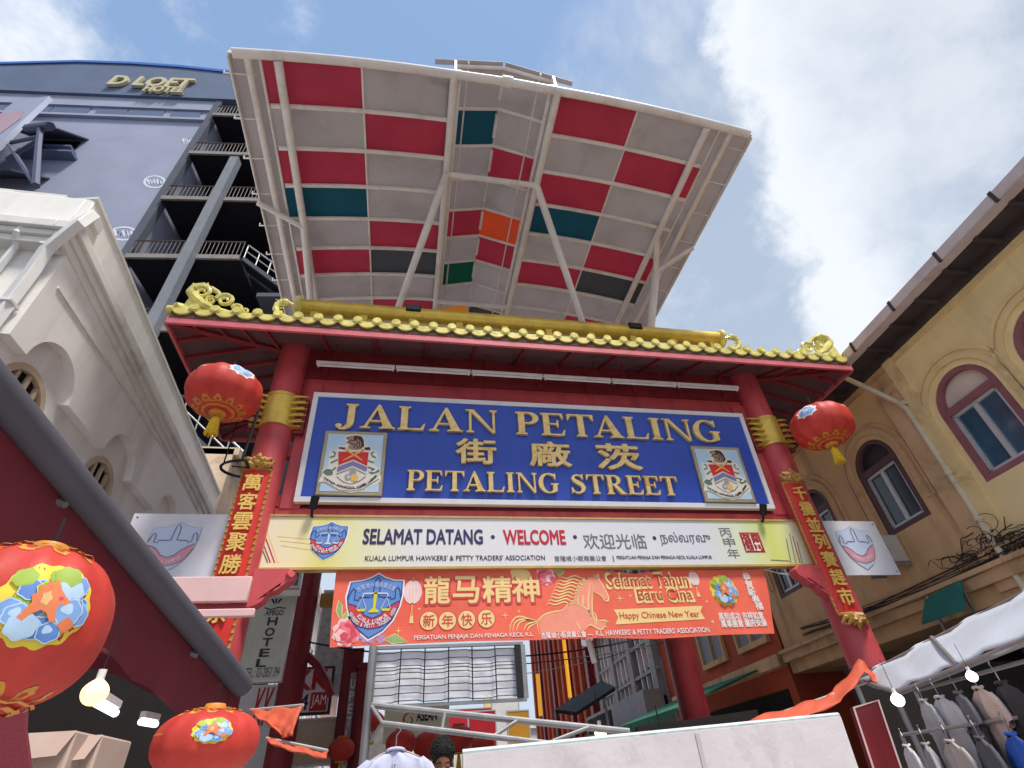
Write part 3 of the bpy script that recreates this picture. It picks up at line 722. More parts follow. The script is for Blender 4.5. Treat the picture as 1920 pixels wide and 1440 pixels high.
for x in (X0-XB, X0+XB):
    tub('long_tube', [(x, Y0-.1, 14.30), (x, yE, 14.30)], .095, 12)
    tub('long_tube', [(x+(.12 if x < X0 else -.12), Y0-.1, 14.55), (x+(.12 if x < X0 else -.12), yE, 14.55)], .06, 8)
    mb = MB(); sg = 1 if x < X0 else -1
    mb.box((min(x, x+sg*.06), Y0-.12, 14.44), (max(x, x+sg*.06), yE, gz(x)+.02), steel); mb.build('side_upstand', can)
    for k in range(NR):   # little standoffs along the beam
        tub('standoff', [(x, Y0+.3+k*.99, 14.30), (x+sg*.06, Y0+.3+k*.99, 14.60)], .03, 6)
for x in (-1.63, 4.93): tub('mid_rib', [(x, Y0, cz(x)-.02), (x, yE, cz(x)-.02)], .028, 6)
for x in (X0-XB+.34, X0+XB-.34): tub('mid_rib', [(x, Y0-.1, gz(x)-.02), (x, yE, gz(x)-.02)], .024, 6)
for x in (-3.68, 6.99): tub('mid_rib', [(x, Y0, cz(x)-.03), (x, yE, cz(x)-.03)], .03, 6)
for k in range(NR+1):       # drip pins at both edges
    y = Y0+.35+k*.95
    for e, sg in ((-3.8, -1), (7.20, 1)): tub('edge_pin', [(e, y, cz(e)-.06), (e+sg*.62, y, cz(e+sg*.5)-.05), (e+sg*.62, y, cz(e+sg*.5)+.05)], .018, 6)
for x in (-4.27, 7.74):
    mb = MB(); mb.box((x, Y0-.02, cz(x)-.10), (x+.03, yE, cz(x)+.10), steel); mb.build('edge_flashing', can)
mb = MB(); vs = []
n_ = 30
for dy in (0, .03):
    for dz in (-.03, .10):
        for i in range(n_+1):
            x = -4.26+12.02*i/n_; vs.append((x, Y0-.03-dy, cz(x)+dz))
k = n_+1; fs = []
for i in range(n_): fs += [(2*k+i, 2*k+i+1, 3*k+i+1, 3*k+i), (i+1, i, k+i, k+i+1), (k+i, 3*k+i, 3*k+i+1, k+i+1), (i, i+1, 2*k+i+1, 2*k+i)]
mb.add(vs, fs, steel); mb.build('front_flashing', can)
# struts
def strut(p, q, r0, r1=None): tub('strut', [p, Vector(p).lerp(Vector(q), .5), q], [r0, r0, r1 or r0], 12)
t = Vector((-3.30, ATZ(564, 433, 13.6).y, cz(-3.3)-.2)); b = ATX(586, 600, -3.30)
strut(t, b, .10); strut(t, Vector((-4.3, t.y-.75, cz(-4.3)-.12)), .075)
t2 = ATX(1246, 512, 6.9); t2 = Vector((6.9, ATZ(1246, 512, 13.4).y, 13.4)); b2 = ATY = AT(1218, 640, t2.y+1.2)
strut(t2+Vector((0, 0, -.0)), b2, .12); strut(Vector((6.62, t2.y-1.0, cz(6.62)-.2)), t2, .085); strut(t2, Vector((7.75, t2.y-.9, cz(7.75)-.10)), .075)
for x, (bx, by) in ((X0-XB, (738, 600)), (X0+XB, (1100, 628))):
    t = Vector((x, 7.45, 14.22)); strut(t, AT(bx, by, 10.2), .10, .085)
tub('tie_tube', [(X0-XB, 7.45, 14.25), (X0+XB, 7.45, 14.25)], .08)
tub('tie_tube', [(X0-XB, 12.0, 14.25), (X0+XB, 12.0, 14.25)], .08)

# ------------------------------------------------------------------ left: cream stucco building
stuc = M("cream_stucco", rgb(236, 233, 228), .8, .05, 1.2, .12, 60, dirt=rgb(182, 178, 172), damt=.5, dscale=.8, streak=True)
stud = M("stucco_trim", rgb(224, 221, 216), .75, .05, 2, .08, 60, dirt=rgb(150, 140, 128), damt=.4)
XL = -5.5
FL = Fr((XL, 0, 0), (0, 1, 0), (0, 0, 1))
lb = thing('stucco_building', 'cream stucco building with moulded cornice and round latticed windows left of the gate', 'building', (XL-4, 9, 0))
YC = 6.02
def circ(a, b, r, n=32): return [(a+r*math.cos(2*math.pi*i/n), b+r*math.sin(2*math.pi*i/n)) for i in range(n)]
WN = [(6.92, 6.05), (9.42, 6.0), (11.92, 5.96)]
topz = lambda y: 9.38-(y-6.0)*.105
mb = MB()
mb.prism(FL, [(YC+.006, 0), (14.7, 0), (14.7, topz(14.7)), (YC+.006, topz(YC))], -.35, 0, stuc, [circ(a, b, .50) for a, b in WN])
FF = front(YC); FF = Fr((0, YC, 0), (1, 0, 0), (0, 0, 1))
mb.prism(FF, [(-14, 0), (XL-.006, 0), (XL-.006, 9.39), (-14, 9.43)], -.35, 0, stuc)
mb.box((-14, YC+.36, 0), (XL-.4, 14.6, 8.2), stuc)
mb.build('wall', lb)
# cornice bands, mitred round the corner: profile (proj, zoff)
def band(z0, sl, h, pj, nm, m=stud, z1=None):
    mb = MB()
    a0, a1 = YC-pj, 14.7
    vs = []
    f0 = lambda y: z0-(y-6)*sl
    mb.add([(XL-.02, YC-pj, f0(YC)), (XL+pj, YC-pj, f0(YC)), (XL+pj, 14.7, f0(14.7)), (XL-.02, 14.7, f0(14.7)),
            (XL-.02, YC-pj, f0(YC)+h), (XL+pj, YC-pj, f0(YC)+h), (XL+pj, 14.7, f0(14.7)+h), (XL-.02, 14.7, f0(14.7)+h)],
           [(3, 2, 1, 0), (4, 5, 6, 7), (0, 1, 5, 4), (1, 2, 6, 5), (2, 3, 7, 6), (3, 0, 4, 7)], m)
    mb.box((-14, YC-pj, f0(YC)), (XL-.02, YC+.02, f0(YC)+h), m)
    return mb.build(nm, lb, .015)
band(8.60, .10, .80, .13, 'parapet', stuc)
band(8.42, .098, .175, .30, 'cornice'); band(8.30, .096, .115, .24, 'cornice'); band(8.16, .094, .135, .19, 'cornice')
mb = MB(); mb.add([(XL-.36, YC-.05, 9.40), (XL+.16, YC-.16, 9.40), (XL+.16, 14.7, topz(14.7)), (XL-.36, 14.7, topz(14.7)), (XL-.36, YC-.05, 9.46), (XL+.16, YC-.16, 9.46), (XL+.16, 14.7, topz(14.7)+.06), (XL-.36, 14.7, topz(14.7)+.06)],
                  [(3, 2, 1, 0), (4, 5, 6, 7), (0, 1, 5, 4), (1, 2, 6, 5), (2, 3, 7, 6), (3, 0, 4, 7)], stud)
mb.box((-14, YC-.08, 9.44), (XL-.37, YC+.2, 9.52), stud)
mb.build('coping', lb)
mb = MB(); mb.obox(FL, YC+.2, 14.5, 7.62, 7.665, .145, .175, stud); mb.build('string_course', lb)
# upper wall face standing proud, its lower edge arching over each round window
bnd = [(YC+.006, 6.50)]
for a, b in WN:
    a2, r = a+.12, .60; bnd += [(a2-r, 6.50)]+[(a2-r*math.cos(math.pi*i/18), 6.48+.60*math.sin(math.pi*i/18)) for i in range(1, 18)]+[(a2+r, 6.50)]
bnd += [(14.69, 6.46)]
mb = MB(); mb.prism(FL, bnd+[(14.69, 8.0), (YC+.006, 8.2)], .001, .15, stuc); mb.build('upper_wall_face', lb, .006)
for i, (a, b) in enumerate(WN):
    fr_ = M("window_lattice", rgb(192, 172, 146), .6, .1, 4)
    mb = MB(); mb.prism(FL, circ(a, b, .54), -.05, .025, fr_, [circ(a, b, .44)]); win = mb.build('window', lb)
    mb = MB()
    for k in range(-1, 2):
        xx = k*.23; L_ = math.sqrt(max(.01, .43**2-xx*xx)); mb.obox(FL, a+xx-.03, a+xx+.03, b-L_, b+L_, -.05, .0, fr_)
    mb.build('lattice', win)
    mb = MB(); mb.prism(FL, circ(a, b, .46), -.12, -.08, dark); mb.build('pane', win)
# downpipes
pvc = M("white_pipe", rgb(222, 222, 220), .4, .05, 3, dirt=rgb(160, 156, 148), damt=.35, streak=True)
dp = thing('downpipe', 'square white downpipe cranked around the cornice on the stucco building corner', 'downpipe', (XL+.1, YC, 0), 'downpipes on the buildings')
mb = MB(); W_ = .10
mb.tube([(XL-.02, YC+.1, 9.05), (XL+.26, YC-.16, 8.95), (XL+.28, YC-.30, 8.52), (XL+.0, YC-.16, 8.05), (XL+.0, YC-.13, 7.6), (XL+.0, YC-.13, 0.1)], W_, pvc, 4); mb.build('pipe', dp, .01)
mb = MB(); mb.box((XL-.10, YC-.02, 8.95), (XL+.2, YC+.22, 9.15), pvc); mb.build('hopper', dp, .01)
mb = MB()
for z in (8.1, 6.9, 5.5): mb = MB(); mb.box((XL-.09, YC-.23, z), (XL+.09, YC-.02, z+.04), pvc); mb.build('clip', dp)
pass
dp = thing('downpipe', 'thin round white downpipe on the camera-facing wall of the stucco building', 'downpipe', (XL-.9, YC, 0), 'downpipes on the buildings')
p = FF.px(62, 440); p2 = FF.px(45, 478); p3 = FF.px(-40, 560)
mb = MB(); mb.tube([FF.P(*p, .02), FF.P(p[0], p[1]-.05, .20), FF.P(p[0], p[1]-.25, .22), FF.P(p[0], p[1]-.42, .09), FF.P(p[0], .2, .09)], .05, pvc, 10); mb.build('pipe', dp)

# ------------------------------------------------------------------ hotel tower behind
hgrey = M("hotel_render", rgb(158, 164, 186), .85, .06, .5, .1, 20, dirt=rgb(146, 152, 182), damt=.5, dscale=.35)
hdark = M("hotel_dark_band", rgb(98, 112, 140), .8, .08, .5, dirt=rgb(84, 96, 124), damt=.5, dscale=.3)
hshade = M("hotel_stair_shade", rgb(26, 28, 38), .9, .2, .6)  # near-black: shade of the recessed bay and slab undersides put into the colour
conc = M("concrete_grey", rgb(88, 92, 106), .85, .1, 2, dirt=rgb(80, 80, 88), damt=.5)
rail = M("rusty_rail", rgb(96, 84, 84), .6, .2, 6)
hot = thing('hotel_tower', 'tall blue grey hotel tower lettered D LOFT HOTEL with open escape stair bays', 'building', (-20, 24, 0))
HD = R(-6)
FH = Fr((-15.5, 20, 0), (math.cos(HD), math.sin(HD), 0), (0, 0, 1))
hx = lambda x, y: FH.px(x, y)
TL, TRt = hx(-200, 136), hx(424, 146); edge_t = hx(412, 215); edge_b = hx(228, 492)
aE = (edge_t[0]+edge_b[0])/2
zt = (hx(0, 132)[1]+hx(415, 143)[1])/2
mb = MB(); mb.obox(FH, TL[0]-10, aE, 0, zt-1, -7, 0, hgrey); mb.build('wall', hot)
bz = hx(250, 222)[1]; bz2 = hx(250, 205)[1]; bz3 = hx(250, 188)[1]
mb = MB(); top = [(TL[0]-10, zt-4.5), (TL[0], zt-1.2), ]
pts = [hx(0, 132), hx(150, 128), hx(250, 131), hx(340, 137), hx(424, 146), hx(480, 152)]
top = [(TL[0]-8, pts[0][1]-2.0)]+pts
mb.prism(FH, [(TL[0]-8, bz3), (pts[-1][0], bz3)]+top[::-1], -7, .35, hdark); mb.build('parapet', hot)
mb = MB(); skyb = M("parapet_blue_edge", rgb(64, 110, 190), .5, .05)
mb.prism(FH, top+[(a, b+.35) for a, b in top[::-1]], -7, .45, skyb); mb.build('parapet_edge', hot)
mb = MB(); mb.obox(FH, TL[0]-8, aE+.1, bz2, bz3, .0, .15, hgrey)
for i in range(9):
    a = aE-1.0-i*2.4
    mb.obox(FH, a-2.3 if i % 2 else a-1.9, a, bz+.15, bz2-.1, .0, .06, hdark)
mb.obox(FH, TL[0]-8, aE+.1, bz-.25, bz, 0, .22, hgrey)
mb.build('string_bands', hot)
hl = M("hotel_letter", rgb(206, 196, 160), .5, .05)
a0, b0 = hx(208, 174); a1, b1 = hx(361, 179)
hh = hx(240, 158)[1]-hx(236, 174)[1]
mb = MB(); mb.text(FH, 'D LOFT', a0, (b0+b1)/2, a1, (b0+b1)/2+hh, .40, .2, hl, .035, .12); mb.build('lettering', hot)
a0, b0 = hx(274, 186); a1, b1 = hx(347, 189)
mb = MB(); mb.text(FH, 'HOTEL', a0, (b0+b1)/2, a1, (b0+b1)/2+hh*.58, .40, .2, hl, .035, .12); mb.build('lettering', hot)
# awning windows
def awning(q, sill, nm='window_awning'):
    (al, bl), (ar, br_) = hx(*q[0]), hx(*q[1]); b2 = hx(*q[2])[1]; d = 1.6; f = FH
    mb = MB(); dk = M("awning_slate", rgb(66, 68, 84), .7, .12, 2)
    mb.add([f.P(al, bl, .02), f.P(ar, bl, .02), f.P(ar-.2, b2, d), f.P(al+.2, b2, d), f.P(al, bl-.15, .02), f.P(ar, bl-.15, .02), f.P(ar-.2, b2-.12, d), f.P(al+.2, b2-.12, d)],
           [(3, 2, 1, 0)[::-1], (4, 5, 6, 7)[::-1], (0, 3, 7, 4), (1, 2, 6, 5)[::-1], (3, 2, 6, 7), (0, 1, 5, 4)[::-1]], dk)
    o = mb.build(nm, hot)
    if sill:
        mb = MB(); a2, b2_ = hx(*sill[0]); a3, b3_ = hx(*sill[1]); mb.obox(f, a2, a3, b2_-.1, b2_+.1, 0, .6, hdark); mb.obox(f, a2+1.2, a3-.3, b2_+.5, b2_+.65, 0, .6, hdark); mb.build('window_sill', hot)
        mb = MB(); mb.obox(f, al+.3, ar-.3, b2_+.7, bl-.4, -.05, .05, glassd); mb.build('window', hot)
awning(((68, 258), (170, 259), (90, 287)), ((45, 297), (146, 299)))
awning(((-60, 330), (92, 338), (0, 366)), None)
# graffiti tags: white outline ovals with scrawl
chalk = M("chalk_white", rgb(226, 230, 240), .8, .05)
def tagp(cx, cy, rx, ry, seed, oval=True):
    mb = MB(); rnd = random.Random(seed)
    if oval: mb.ribbon(FH, FH.pts([(cx+rx*math.cos(t), cy+ry*math.sin(t)) for t in [2*math.pi*i/22 for i in range(22)]]), .13, .01, chalk, closed=True)
    pts = [(cx-rx*.7+rx*1.4*i/9, cy+ry*(.55 if i % 2 else -.55)*rnd.uniform(.6, 1)) for i in range(10)]
    mb.ribbon(FH, FH.pts(pts), .16, .02, chalk); mb.build('graffiti_tag', hot)
tagp(290, 341, 19, 11, 1); tagp(232, 438, 25, 12, 2); tagp(354, 265, 15, 12, 3, False)
# escape stair bays
mb = MB(); mb.obox(FH, aE, aE+9.5, 0, bz3, -5, -4.6, hshade); mb.obox(FH, aE+9.2, aE+9.5, 0, bz3, -4.6, .0, hshade); mb.build('stair_well', hot)
mb = MB(); mb.obox(FH, aE-.35, aE+.1, 0, zt-2, -.2, .25, conc); mb.build('corner_pilaster', hot)
lv = [hx(370, 294)[1], hx(340, 379)[1], hx(270, 487)[1]]
stp = (lv[0]-lv[2])/2*1.0
levels = lv+[lv[2]-stp*(k+1) for k in range(3)]+[lv[0]+stp]
for i, z in enumerate(levels):
    mb = MB(); mb.obox(FH, aE+.1, aE+5.6, z-.28, z, -4.6, .3, hshade); mb.obox(FH, aE+.1, aE+5.6, z-.33, z-.02, .3, .42, M("landing_edge", rgb(142, 136, 132), .8, .12, 3)); mb.build('landing', hot)
    mb = MB()
    mb.tube([FH.P(aE+.1, z+1.15, .32), FH.P(aE+5.6, z+1.15, .32)], .05, rail, 6)
    for k in range(26): mb.tube([FH.P(aE+.2+k*.215, z, .32), FH.P(aE+.2+k*.215, z+1.12, .32)], .022, rail, 5, False)
    mb.build('railing', hot)
    # stair flights to the right
    mb = MB(); p0, p1 = FH.P(aE+5.7, z, -.6), FH.P(aE+8.8, z-stp*.5, -.6)
    for c in (-.9, .1): mb.tube([FH.P(aE+5.7, z, c), FH.P(aE+8.6, z-stp*.52, c)], .14, conc, 4)
    mb.add([FH.P(aE+5.7, z-.05, -.9), FH.P(aE+8.6, z-stp*.52-.05, -.9), FH.P(aE+8.6, z-stp*.52-.05, .1), FH.P(aE+5.7, z-.05, .1)], [(0, 1, 2, 3)], hshade)
    mb.build('stair_flight', hot)
    mb = MB()
    mb.tube([FH.P(aE+5.7, z+1.1, .15), FH.P(aE+8.6, z-stp*.52+1.1, .15)], .05, galv, 6); mb.tube([FH.P(aE+5.7, z+.6, .15), FH.P(aE+8.6, z-stp*.52+.6, .15)], .035, galv, 6)
    for k in range(5): mb.tube([FH.P(aE+5.7+k*.72, z-stp*.52*k/4.0, .15), FH.P(aE+5.7+k*.72, z-stp*.52*k/4.0+1.1, .15)], .035, galv, 5)
    mb.obox(FH, aE+7.0, aE+9.2, z-stp*.52-.25, z-stp*.52, -4, .2, conc)
    mb.build('stair_rail', hot)
pa, pb = hx(456, 318), hx(290, 625)
mb = MB(); am = (pa[0]+pb[0])/2; mb.obox(FH, am-.25, am+.25, 0, pa[1], .35, .85, M("stair_column", rgb(128, 132, 140), .7, .1, 2)); mb.build('stair_column', hot)

# billboard leaning out at the far left on a steel bracket
FB = Fr(tuple(AT(40, 250, 17.0)), (math.cos(R(-30)), math.sin(R(-30)), 0), (0, 0, 1))
bb = thing('billboard', 'pale tilted advertising board on a steel bracket frame in front of the hotel wall', 'billboard', tuple(AT(40, 260, 17)))
q = FB.pts([(-90, 205), (92, 180), (40, 228), (0, 268), (-90, 340)])
mb = MB(); mb.prism(FB, q, -.25, 0, M("billboard_face", rgb(178, 184, 206), .6, .04, 1))
mb.build('panel', bb)
pkq = FB.pts([(-90, 226), (46, 208), (40, 222), (5, 248), (-90, 300)])
mb = MB(); mb.flat(FB, pkq, .02, M("billboard_pink", rgb(206, 168, 180), .6, .06, .6)); mb.build('print', bb)
mb = MB(); bs = M("bracket_steel", rgb(72, 74, 100), .6, .1, 4)
for l_, r_ in (([(66, 225), (60, 262), (52, 336)], .14), ([(5, 262), (52, 336)], .10), ([(0, 288), (64, 250)], .10), ([(8, 258), (62, 246)], .10), ([(40, 232), (84, 226)], .22), ([(62, 246), (66, 225)], .10)):
    mb.tube([FB.P(*FB.px(*p), -.3) for p in l_], r_, bs, 6)
mb.build('bracket', bb)

# ------------------------------------------------------------------ right: yellow shophouses
RD = R(3.0); u_ = Vector((-math.sin(RD), -math.cos(RD), 0))
FR_ = Fr((10, 8, 0), u_, (0, 0, 1))
yel = M("yellow_wall", rgb(232, 208, 154), .85, .07, 1.0, .12, 50, dirt=rgb(160, 132, 98), damt=.6, dscale=.7, streak=True)
ocr = M("ochre_wall", rgb(216, 176, 130), .85, .10, 1.0, .12, 50, dirt=rgb(128, 104, 84), damt=.7, dscale=.9, streak=True)
ylt = M("yellow_moulding", rgb(226, 200, 146), .8, .07, 2, .05, 50, dirt=rgb(140, 112, 80), damt=.5)
oct_ = M("ochre_moulding", rgb(206, 168, 128), .8, .1, 2, .05, 50, dirt=rgb(110, 82, 62), damt=.6)
plum = M("plum_frame", rgb(142, 90, 96), .6, .1, 3, dirt=rgb(70, 44, 48), damt=.4)
ra = lambda y: -(y-8)/math.cos(RD)
def archp(a, b0, bs_, w_, n=18): return [(a-w_, b0), (a+w_, b0)]+[(a+w_*math.cos(math.pi*i/n), bs_+w_*math.sin(math.pi*i/n)) for i in range(n+1)]
def shophouse(nm, lab, y0, y1, ws, wall, mould, fan, pane, frm):
    h = thing(nm, lab, 'building', tuple(FR_.P(ra((y0+y1)/2), 0, -4)))
    mb = MB(); a0, a1 = ra(y1), ra(y0)
    mb.prism(FR_, [(a0, 3.4), (a1, 3.4), (a1, 8.35), (a0, 8.35)], -.30, 0, wall, [archp(ra(y), 5.02, 6.40, hw) for y, hw in ws])
    mb.obox(FR_, a0, a1, 0, 3.39, -3.2, -2.9, dark); mb.obox(FR_, a0, a1, 3.3, 8.3, -7, -2.0, dark)
    mb.obox(FR_, a0, a1, 3.28, 3.40, -3.0, .0, wall)
    mb.build('wall', h)
    for y, hw in ws:
        a = ra(y)
        for r_, c_, wd in ((hw+.22, .05, .10), (hw+.36, .03, .07)):
            mb = MB(); o_ = [(a-r_, 5.3)]+[(a+r_*math.cos(math.pi-math.pi*i/20), 6.40+r_*math.sin(math.pi*i/20)) for i in range(21)]+[(a+r_, 5.3)]
            i_ = [(a+(x-a)*(r_-wd)/r_, b if b < 6.4 else 6.4+(b-6.4)*(r_-wd)/r_) for x, b in o_]
            mb.prism(FR_, o_+i_[::-1], 0, c_, mould); mb.build('arch_moulding', h)
        mb = MB(); mb.prism(FR_, archp(a, 5.0, 6.40, hw+.03), -.20, -.02, frm, [archp(a, 5.13, 6.40, hw-.14)[:2]+[(a+hw-.14, 6.33), (a-hw+.14, 6.33)], [(a+(hw-.14)*math.cos(math.pi*i/16), 6.47+(hw-.16)*math.sin(math.pi*i/16)) for i in range(17)]])
        win = mb.build('window', h)
        mb = MB(); mb.prism(FR_, [(a+(hw-.10)*math.cos(math.pi*i/16), 6.44+(hw-.10)*math.sin(math.pi*i/16)) for i in range(17)], -.18, -.12, fan); mb.build('fanlight', win)
        mb = MB(); w2 = hw-.14
        for aa, ab, ba, bb_ in ((a-w2, a-w2+.06, 5.13, 6.33), (a+w2-.06, a+w2, 5.13, 6.33), (a-w2, a+w2, 5.13, 5.19), (a-w2, a+w2, 6.27, 6.33), (a-.045, a+.045, 5.19, 6.27)): mb.obox(FR_, aa, ab, ba, bb_, -.14, -.06, alu)
        mb.build('frame', win)
        mb = MB(); mb.obox(FR_, a-w2+.04, a-.03, 5.17, 6.30, -.13, -.11, pane); mb.obox(FR_, a+.03, a+w2-.04, 5.17, 6.30, -.13, -.11, pane); mb.build('pane', win)
    return h
fanw = M("fanlight_cream", rgb(206, 190, 176), .6, .08, 2); fanb = M("fanlight_brown", rgb(146, 110, 88), .6, .15, 2); fand = M("fanlight_dark", rgb(54, 42, 46), .6, .2, 2)
hA = shophouse('yellow_shophouse', 'bright yellow shophouse with plum arched windows and white casements at the right edge', -4, 7.02, [(6.03, .63), (4.30, .63), (1.8, .63), (-.7, .63)], yel, ylt, fanw, glass, plum)
hB = shophouse('ochre_shophouse', 'stained ochre shophouse with dark arched windows behind the right gate column', 7.03, 14.2, [(8.55, .60), (10.9, .58), (13.0, .55)], ocr, oct_, fand, glassd, M('brown_frame', rgb(92, 62, 66), .6, .12, 3, dirt=rgb(60, 42, 46), damt=.4))
pil = MB(); pil.obox(FR_, ra(7.02)-.02, ra(6.80), 3.4, 8.3, 0, .07, ylt); pil.build('pilaster', hA)
pil = MB(); pil.obox(FR_, ra(7.52), ra(7.06), 3.4, 7.4, 0, .09, oct_); pil.obox(FR_, ra(7.56), ra(7.04), 7.4, 7.55, 0, .13, oct_); pil.build('pilaster', hB)
for h, y0, y1 in ((hA, -4, 7.02), (hB, 7.03, 14.2)):
    mb = MB(); eav = M("eave_board", rgb(72, 62, 62), .85, .2, 1.5, dirt=rgb(44, 40, 42), damt=.6)
    a0, a1 = ra(y1), ra(y0)
    mb.obox(FR_, a0, a1, 8.24, 8.30, 0.0, .62, eav); mb.obox(FR_, a0, a1, 8.06, 8.24, .0, .10, eav); mb.obox(FR_, a0, a1, 7.93, 8.05, .0, .05, oct_ if h is hB else ylt)
    for k in range(int((y1-y0)/.7)): mb.obox(FR_, a0+.3+k*.7, a0+.38+k*.7, 8.14, 8.24, .10, .58, eav)
    mb.build('eave', h)
    mb = MB(); gut = M("gutter_grey", rgb(206, 192, 192), .5, .08, 3, dirt=rgb(160, 130, 128), damt=.4)
    mb.obox(FR_, a0, a1, 8.215, 8.238, .56, .80, gut); mb.obox(FR_, a0, a1, 8.24, 8.42, .78, .80, gut)
    for k in range(int((y1-y0)/1.2)): mb.obox(FR_, a0+.2+k*1.2, a0+.26+k*1.2, 8.20, 8.44, .775, .815, eav)
    mb.build('gutter', h)
    mb = MB(); rt = M("clay_roof", rgb(120, 76, 60), .9, .2, 6)
    mb.add([FR_.P(a0, 8.44, .76), FR_.P(a1, 8.44, .76), FR_.P(a1, 10.6, -4), FR_.P(a0, 10.6, -4), FR_.P(a0, 8.34, .76), FR_.P(a1, 8.34, .76), FR_.P(a1, 10.5, -4), FR_.P(a0, 10.5, -4)], [(0, 1, 2, 3), (7, 6, 5, 4), (4, 5, 1, 0), (0, 3, 7, 4), (5, 6, 2, 1), (2, 6, 7, 3)], rt)
    mb.build('roof', h)
    mb = MB(); mb.obox(FR_, a0, a1, 3.55, 3.75, 0, .16, oct_); mb.obox(FR_, a0, a1, 3.75, 3.83, 0, .24, oct_); mb.build('string_course', h)
dp = thing('downpipe', 'cream downpipe kinked below the gutter and running down between the yellow and ochre shophouses', 'downpipe', tuple(FR_.P(ra(7.1), 0, .1)), 'downpipes on the buildings')
pp = M("cream_pipe", rgb(206, 192, 166), .5, .08, 3, dirt=rgb(140, 116, 90), damt=.5)
mb = MB(); mb.tube([FR_.P(ra(7.55), 8.26, .66), FR_.P(ra(7.50), 8.05, .62), FR_.P(ra(7.15), 7.15, .15), FR_.P(ra(7.08), 6.9, .10), FR_.P(ra(7.08), 3.3, .10)], .055, pp, 10); mb.build('pipe', dp)
mb = MB()
for z in (7.0, 5.4, 4.5): mb = MB(); mb.tube([FR_.P(ra(7.08), z, .10), FR_.P(ra(7.08), z+.09, .10)], .075, pp, 10); mb.build('joint', dp)

# ------------------------------------------------------------------ welcome board
wf = Fr((0, 7.93, 0), (1, 0, 0), (0, 0, 1))
q = wf.pts([(490, 967), (1490, 979), (1515, 1058), (470, 1065)])
a0, a1 = -2.08, 6.88; b0, b1 = (q[2][1]+q[3][1])/2, (q[0][1]+q[1][1])/2
wb = thing('welcome_board', 'long pale board reading SELAMAT DATANG and WELCOME with yellow ends below the blue sign', 'sign board', ((a0+a1)/2, 7.93, b0))
wm = bpy.data.materials.new("welcome_print"); wm.use_nodes = True; wm.node_tree.nodes.clear(); T = NT(wm.node_tree)
pos = T.n('ShaderNodeNewGeometry').outputs['Position']; sp = T.n('ShaderNodeSeparateXYZ'); T.put(sp.inputs[0], pos)
rp = T.n('ShaderNodeValToRGB'); T.put(rp.inputs[0], T.m('DIVIDE', T.m('SUBTRACT', sp.outputs[0], a0), a1-a0))
el = rp.color_ramp.elements
for i, (p_, c_) in enumerate(((0, rgb(236, 222, 196)), (.06, rgb(234, 224, 170)), (.09, rgb(222, 214, 110)), (.14, rgb(226, 222, 170)), (.24, rgb(222, 220, 220)), (.78, rgb(214, 216, 226)), (.86, rgb(214, 222, 196)), (.93, rgb(206, 214, 110)), (.97, rgb(226, 226, 160)), (1, rgb(238, 230, 206)))):
    x = el[i] if i < 2 else el.new(p_); x.position = p_; x.color = c_
p = T.n('ShaderNodeBsdfPrincipled'); T.put(p.inputs['Base Color'], T.mix(T.m('MULTIPLY', T.noise(pos, 1.4, 5), .12), rp.outputs[0], rgb(190, 180, 170))); p.inputs['Roughness'].default_value = .4
wm.node_tree.links.new(p.outputs[0], T.n('ShaderNodeOutputMaterial').inputs[0])
mb = MB(); mb.obox(wf, a0, a1, b0, b1, -.12, 0, wm); mb.build('panel', wb)
mb = MB(); wfm = M("wood_gilt_frame", rgb(190, 156, 96), .5, .12, 6)
for x in ((a0-.02, a1+.02, b0-.035, b0), (a0-.02, a1+.02, b1, b1+.03), (a0-.03, a0, b0, b1), (a1, a1+.03, b0, b1)): mb.obox(wf, *x, -.13, .02, wfm)
mb.build('frame', wb)
shb = M("shield_blue", rgb(98, 138, 204), .5, .04, 3); shw = M("shield_white", rgb(232, 230, 236), .5, .03); shn = M("shield_navy", rgb(38, 58, 134), .5, .04); shr = M("shield_red", rgb(206, 62, 70), .5, .04, 3); shy = M("shield_yellow", rgb(212, 208, 40), .5, .04)
shbf = M("faded_blue", rgb(190, 204, 230), .5, .05, 3); shrf = M("faded_pink", rgb(220, 150, 168), .5, .06, 3); shpale = M("shield_pale", rgb(200, 206, 222), .5, .04)
OUT = [(430, 335), (640, 310), (780, 260), (895, 190), (1010, 260), (1160, 310), (1330, 318), (1330, 560), (1290, 760), (1190, 990), (1040, 1160), (815, 1285), (640, 1150), (500, 980), (420, 760), (388, 590)]
def smooth(l, n=5):
    o = []
    for i in range(len(l)-1):
        p0 = Vector(l[max(i-1, 0)]); p1 = Vector(l[i]); p2 = Vector(l[i+1]); p3 = Vector(l[min(i+2, len(l)-1)])
        for k in range(n):
            t = k/n; o.append(tuple(.5*((2*p1)+(-p0+p2)*t+(2*p0-5*p1+4*p2-p3)*t*t+(-p0+3*p1-3*p2+p3)*t**3)))
    return o+[l[-1]]
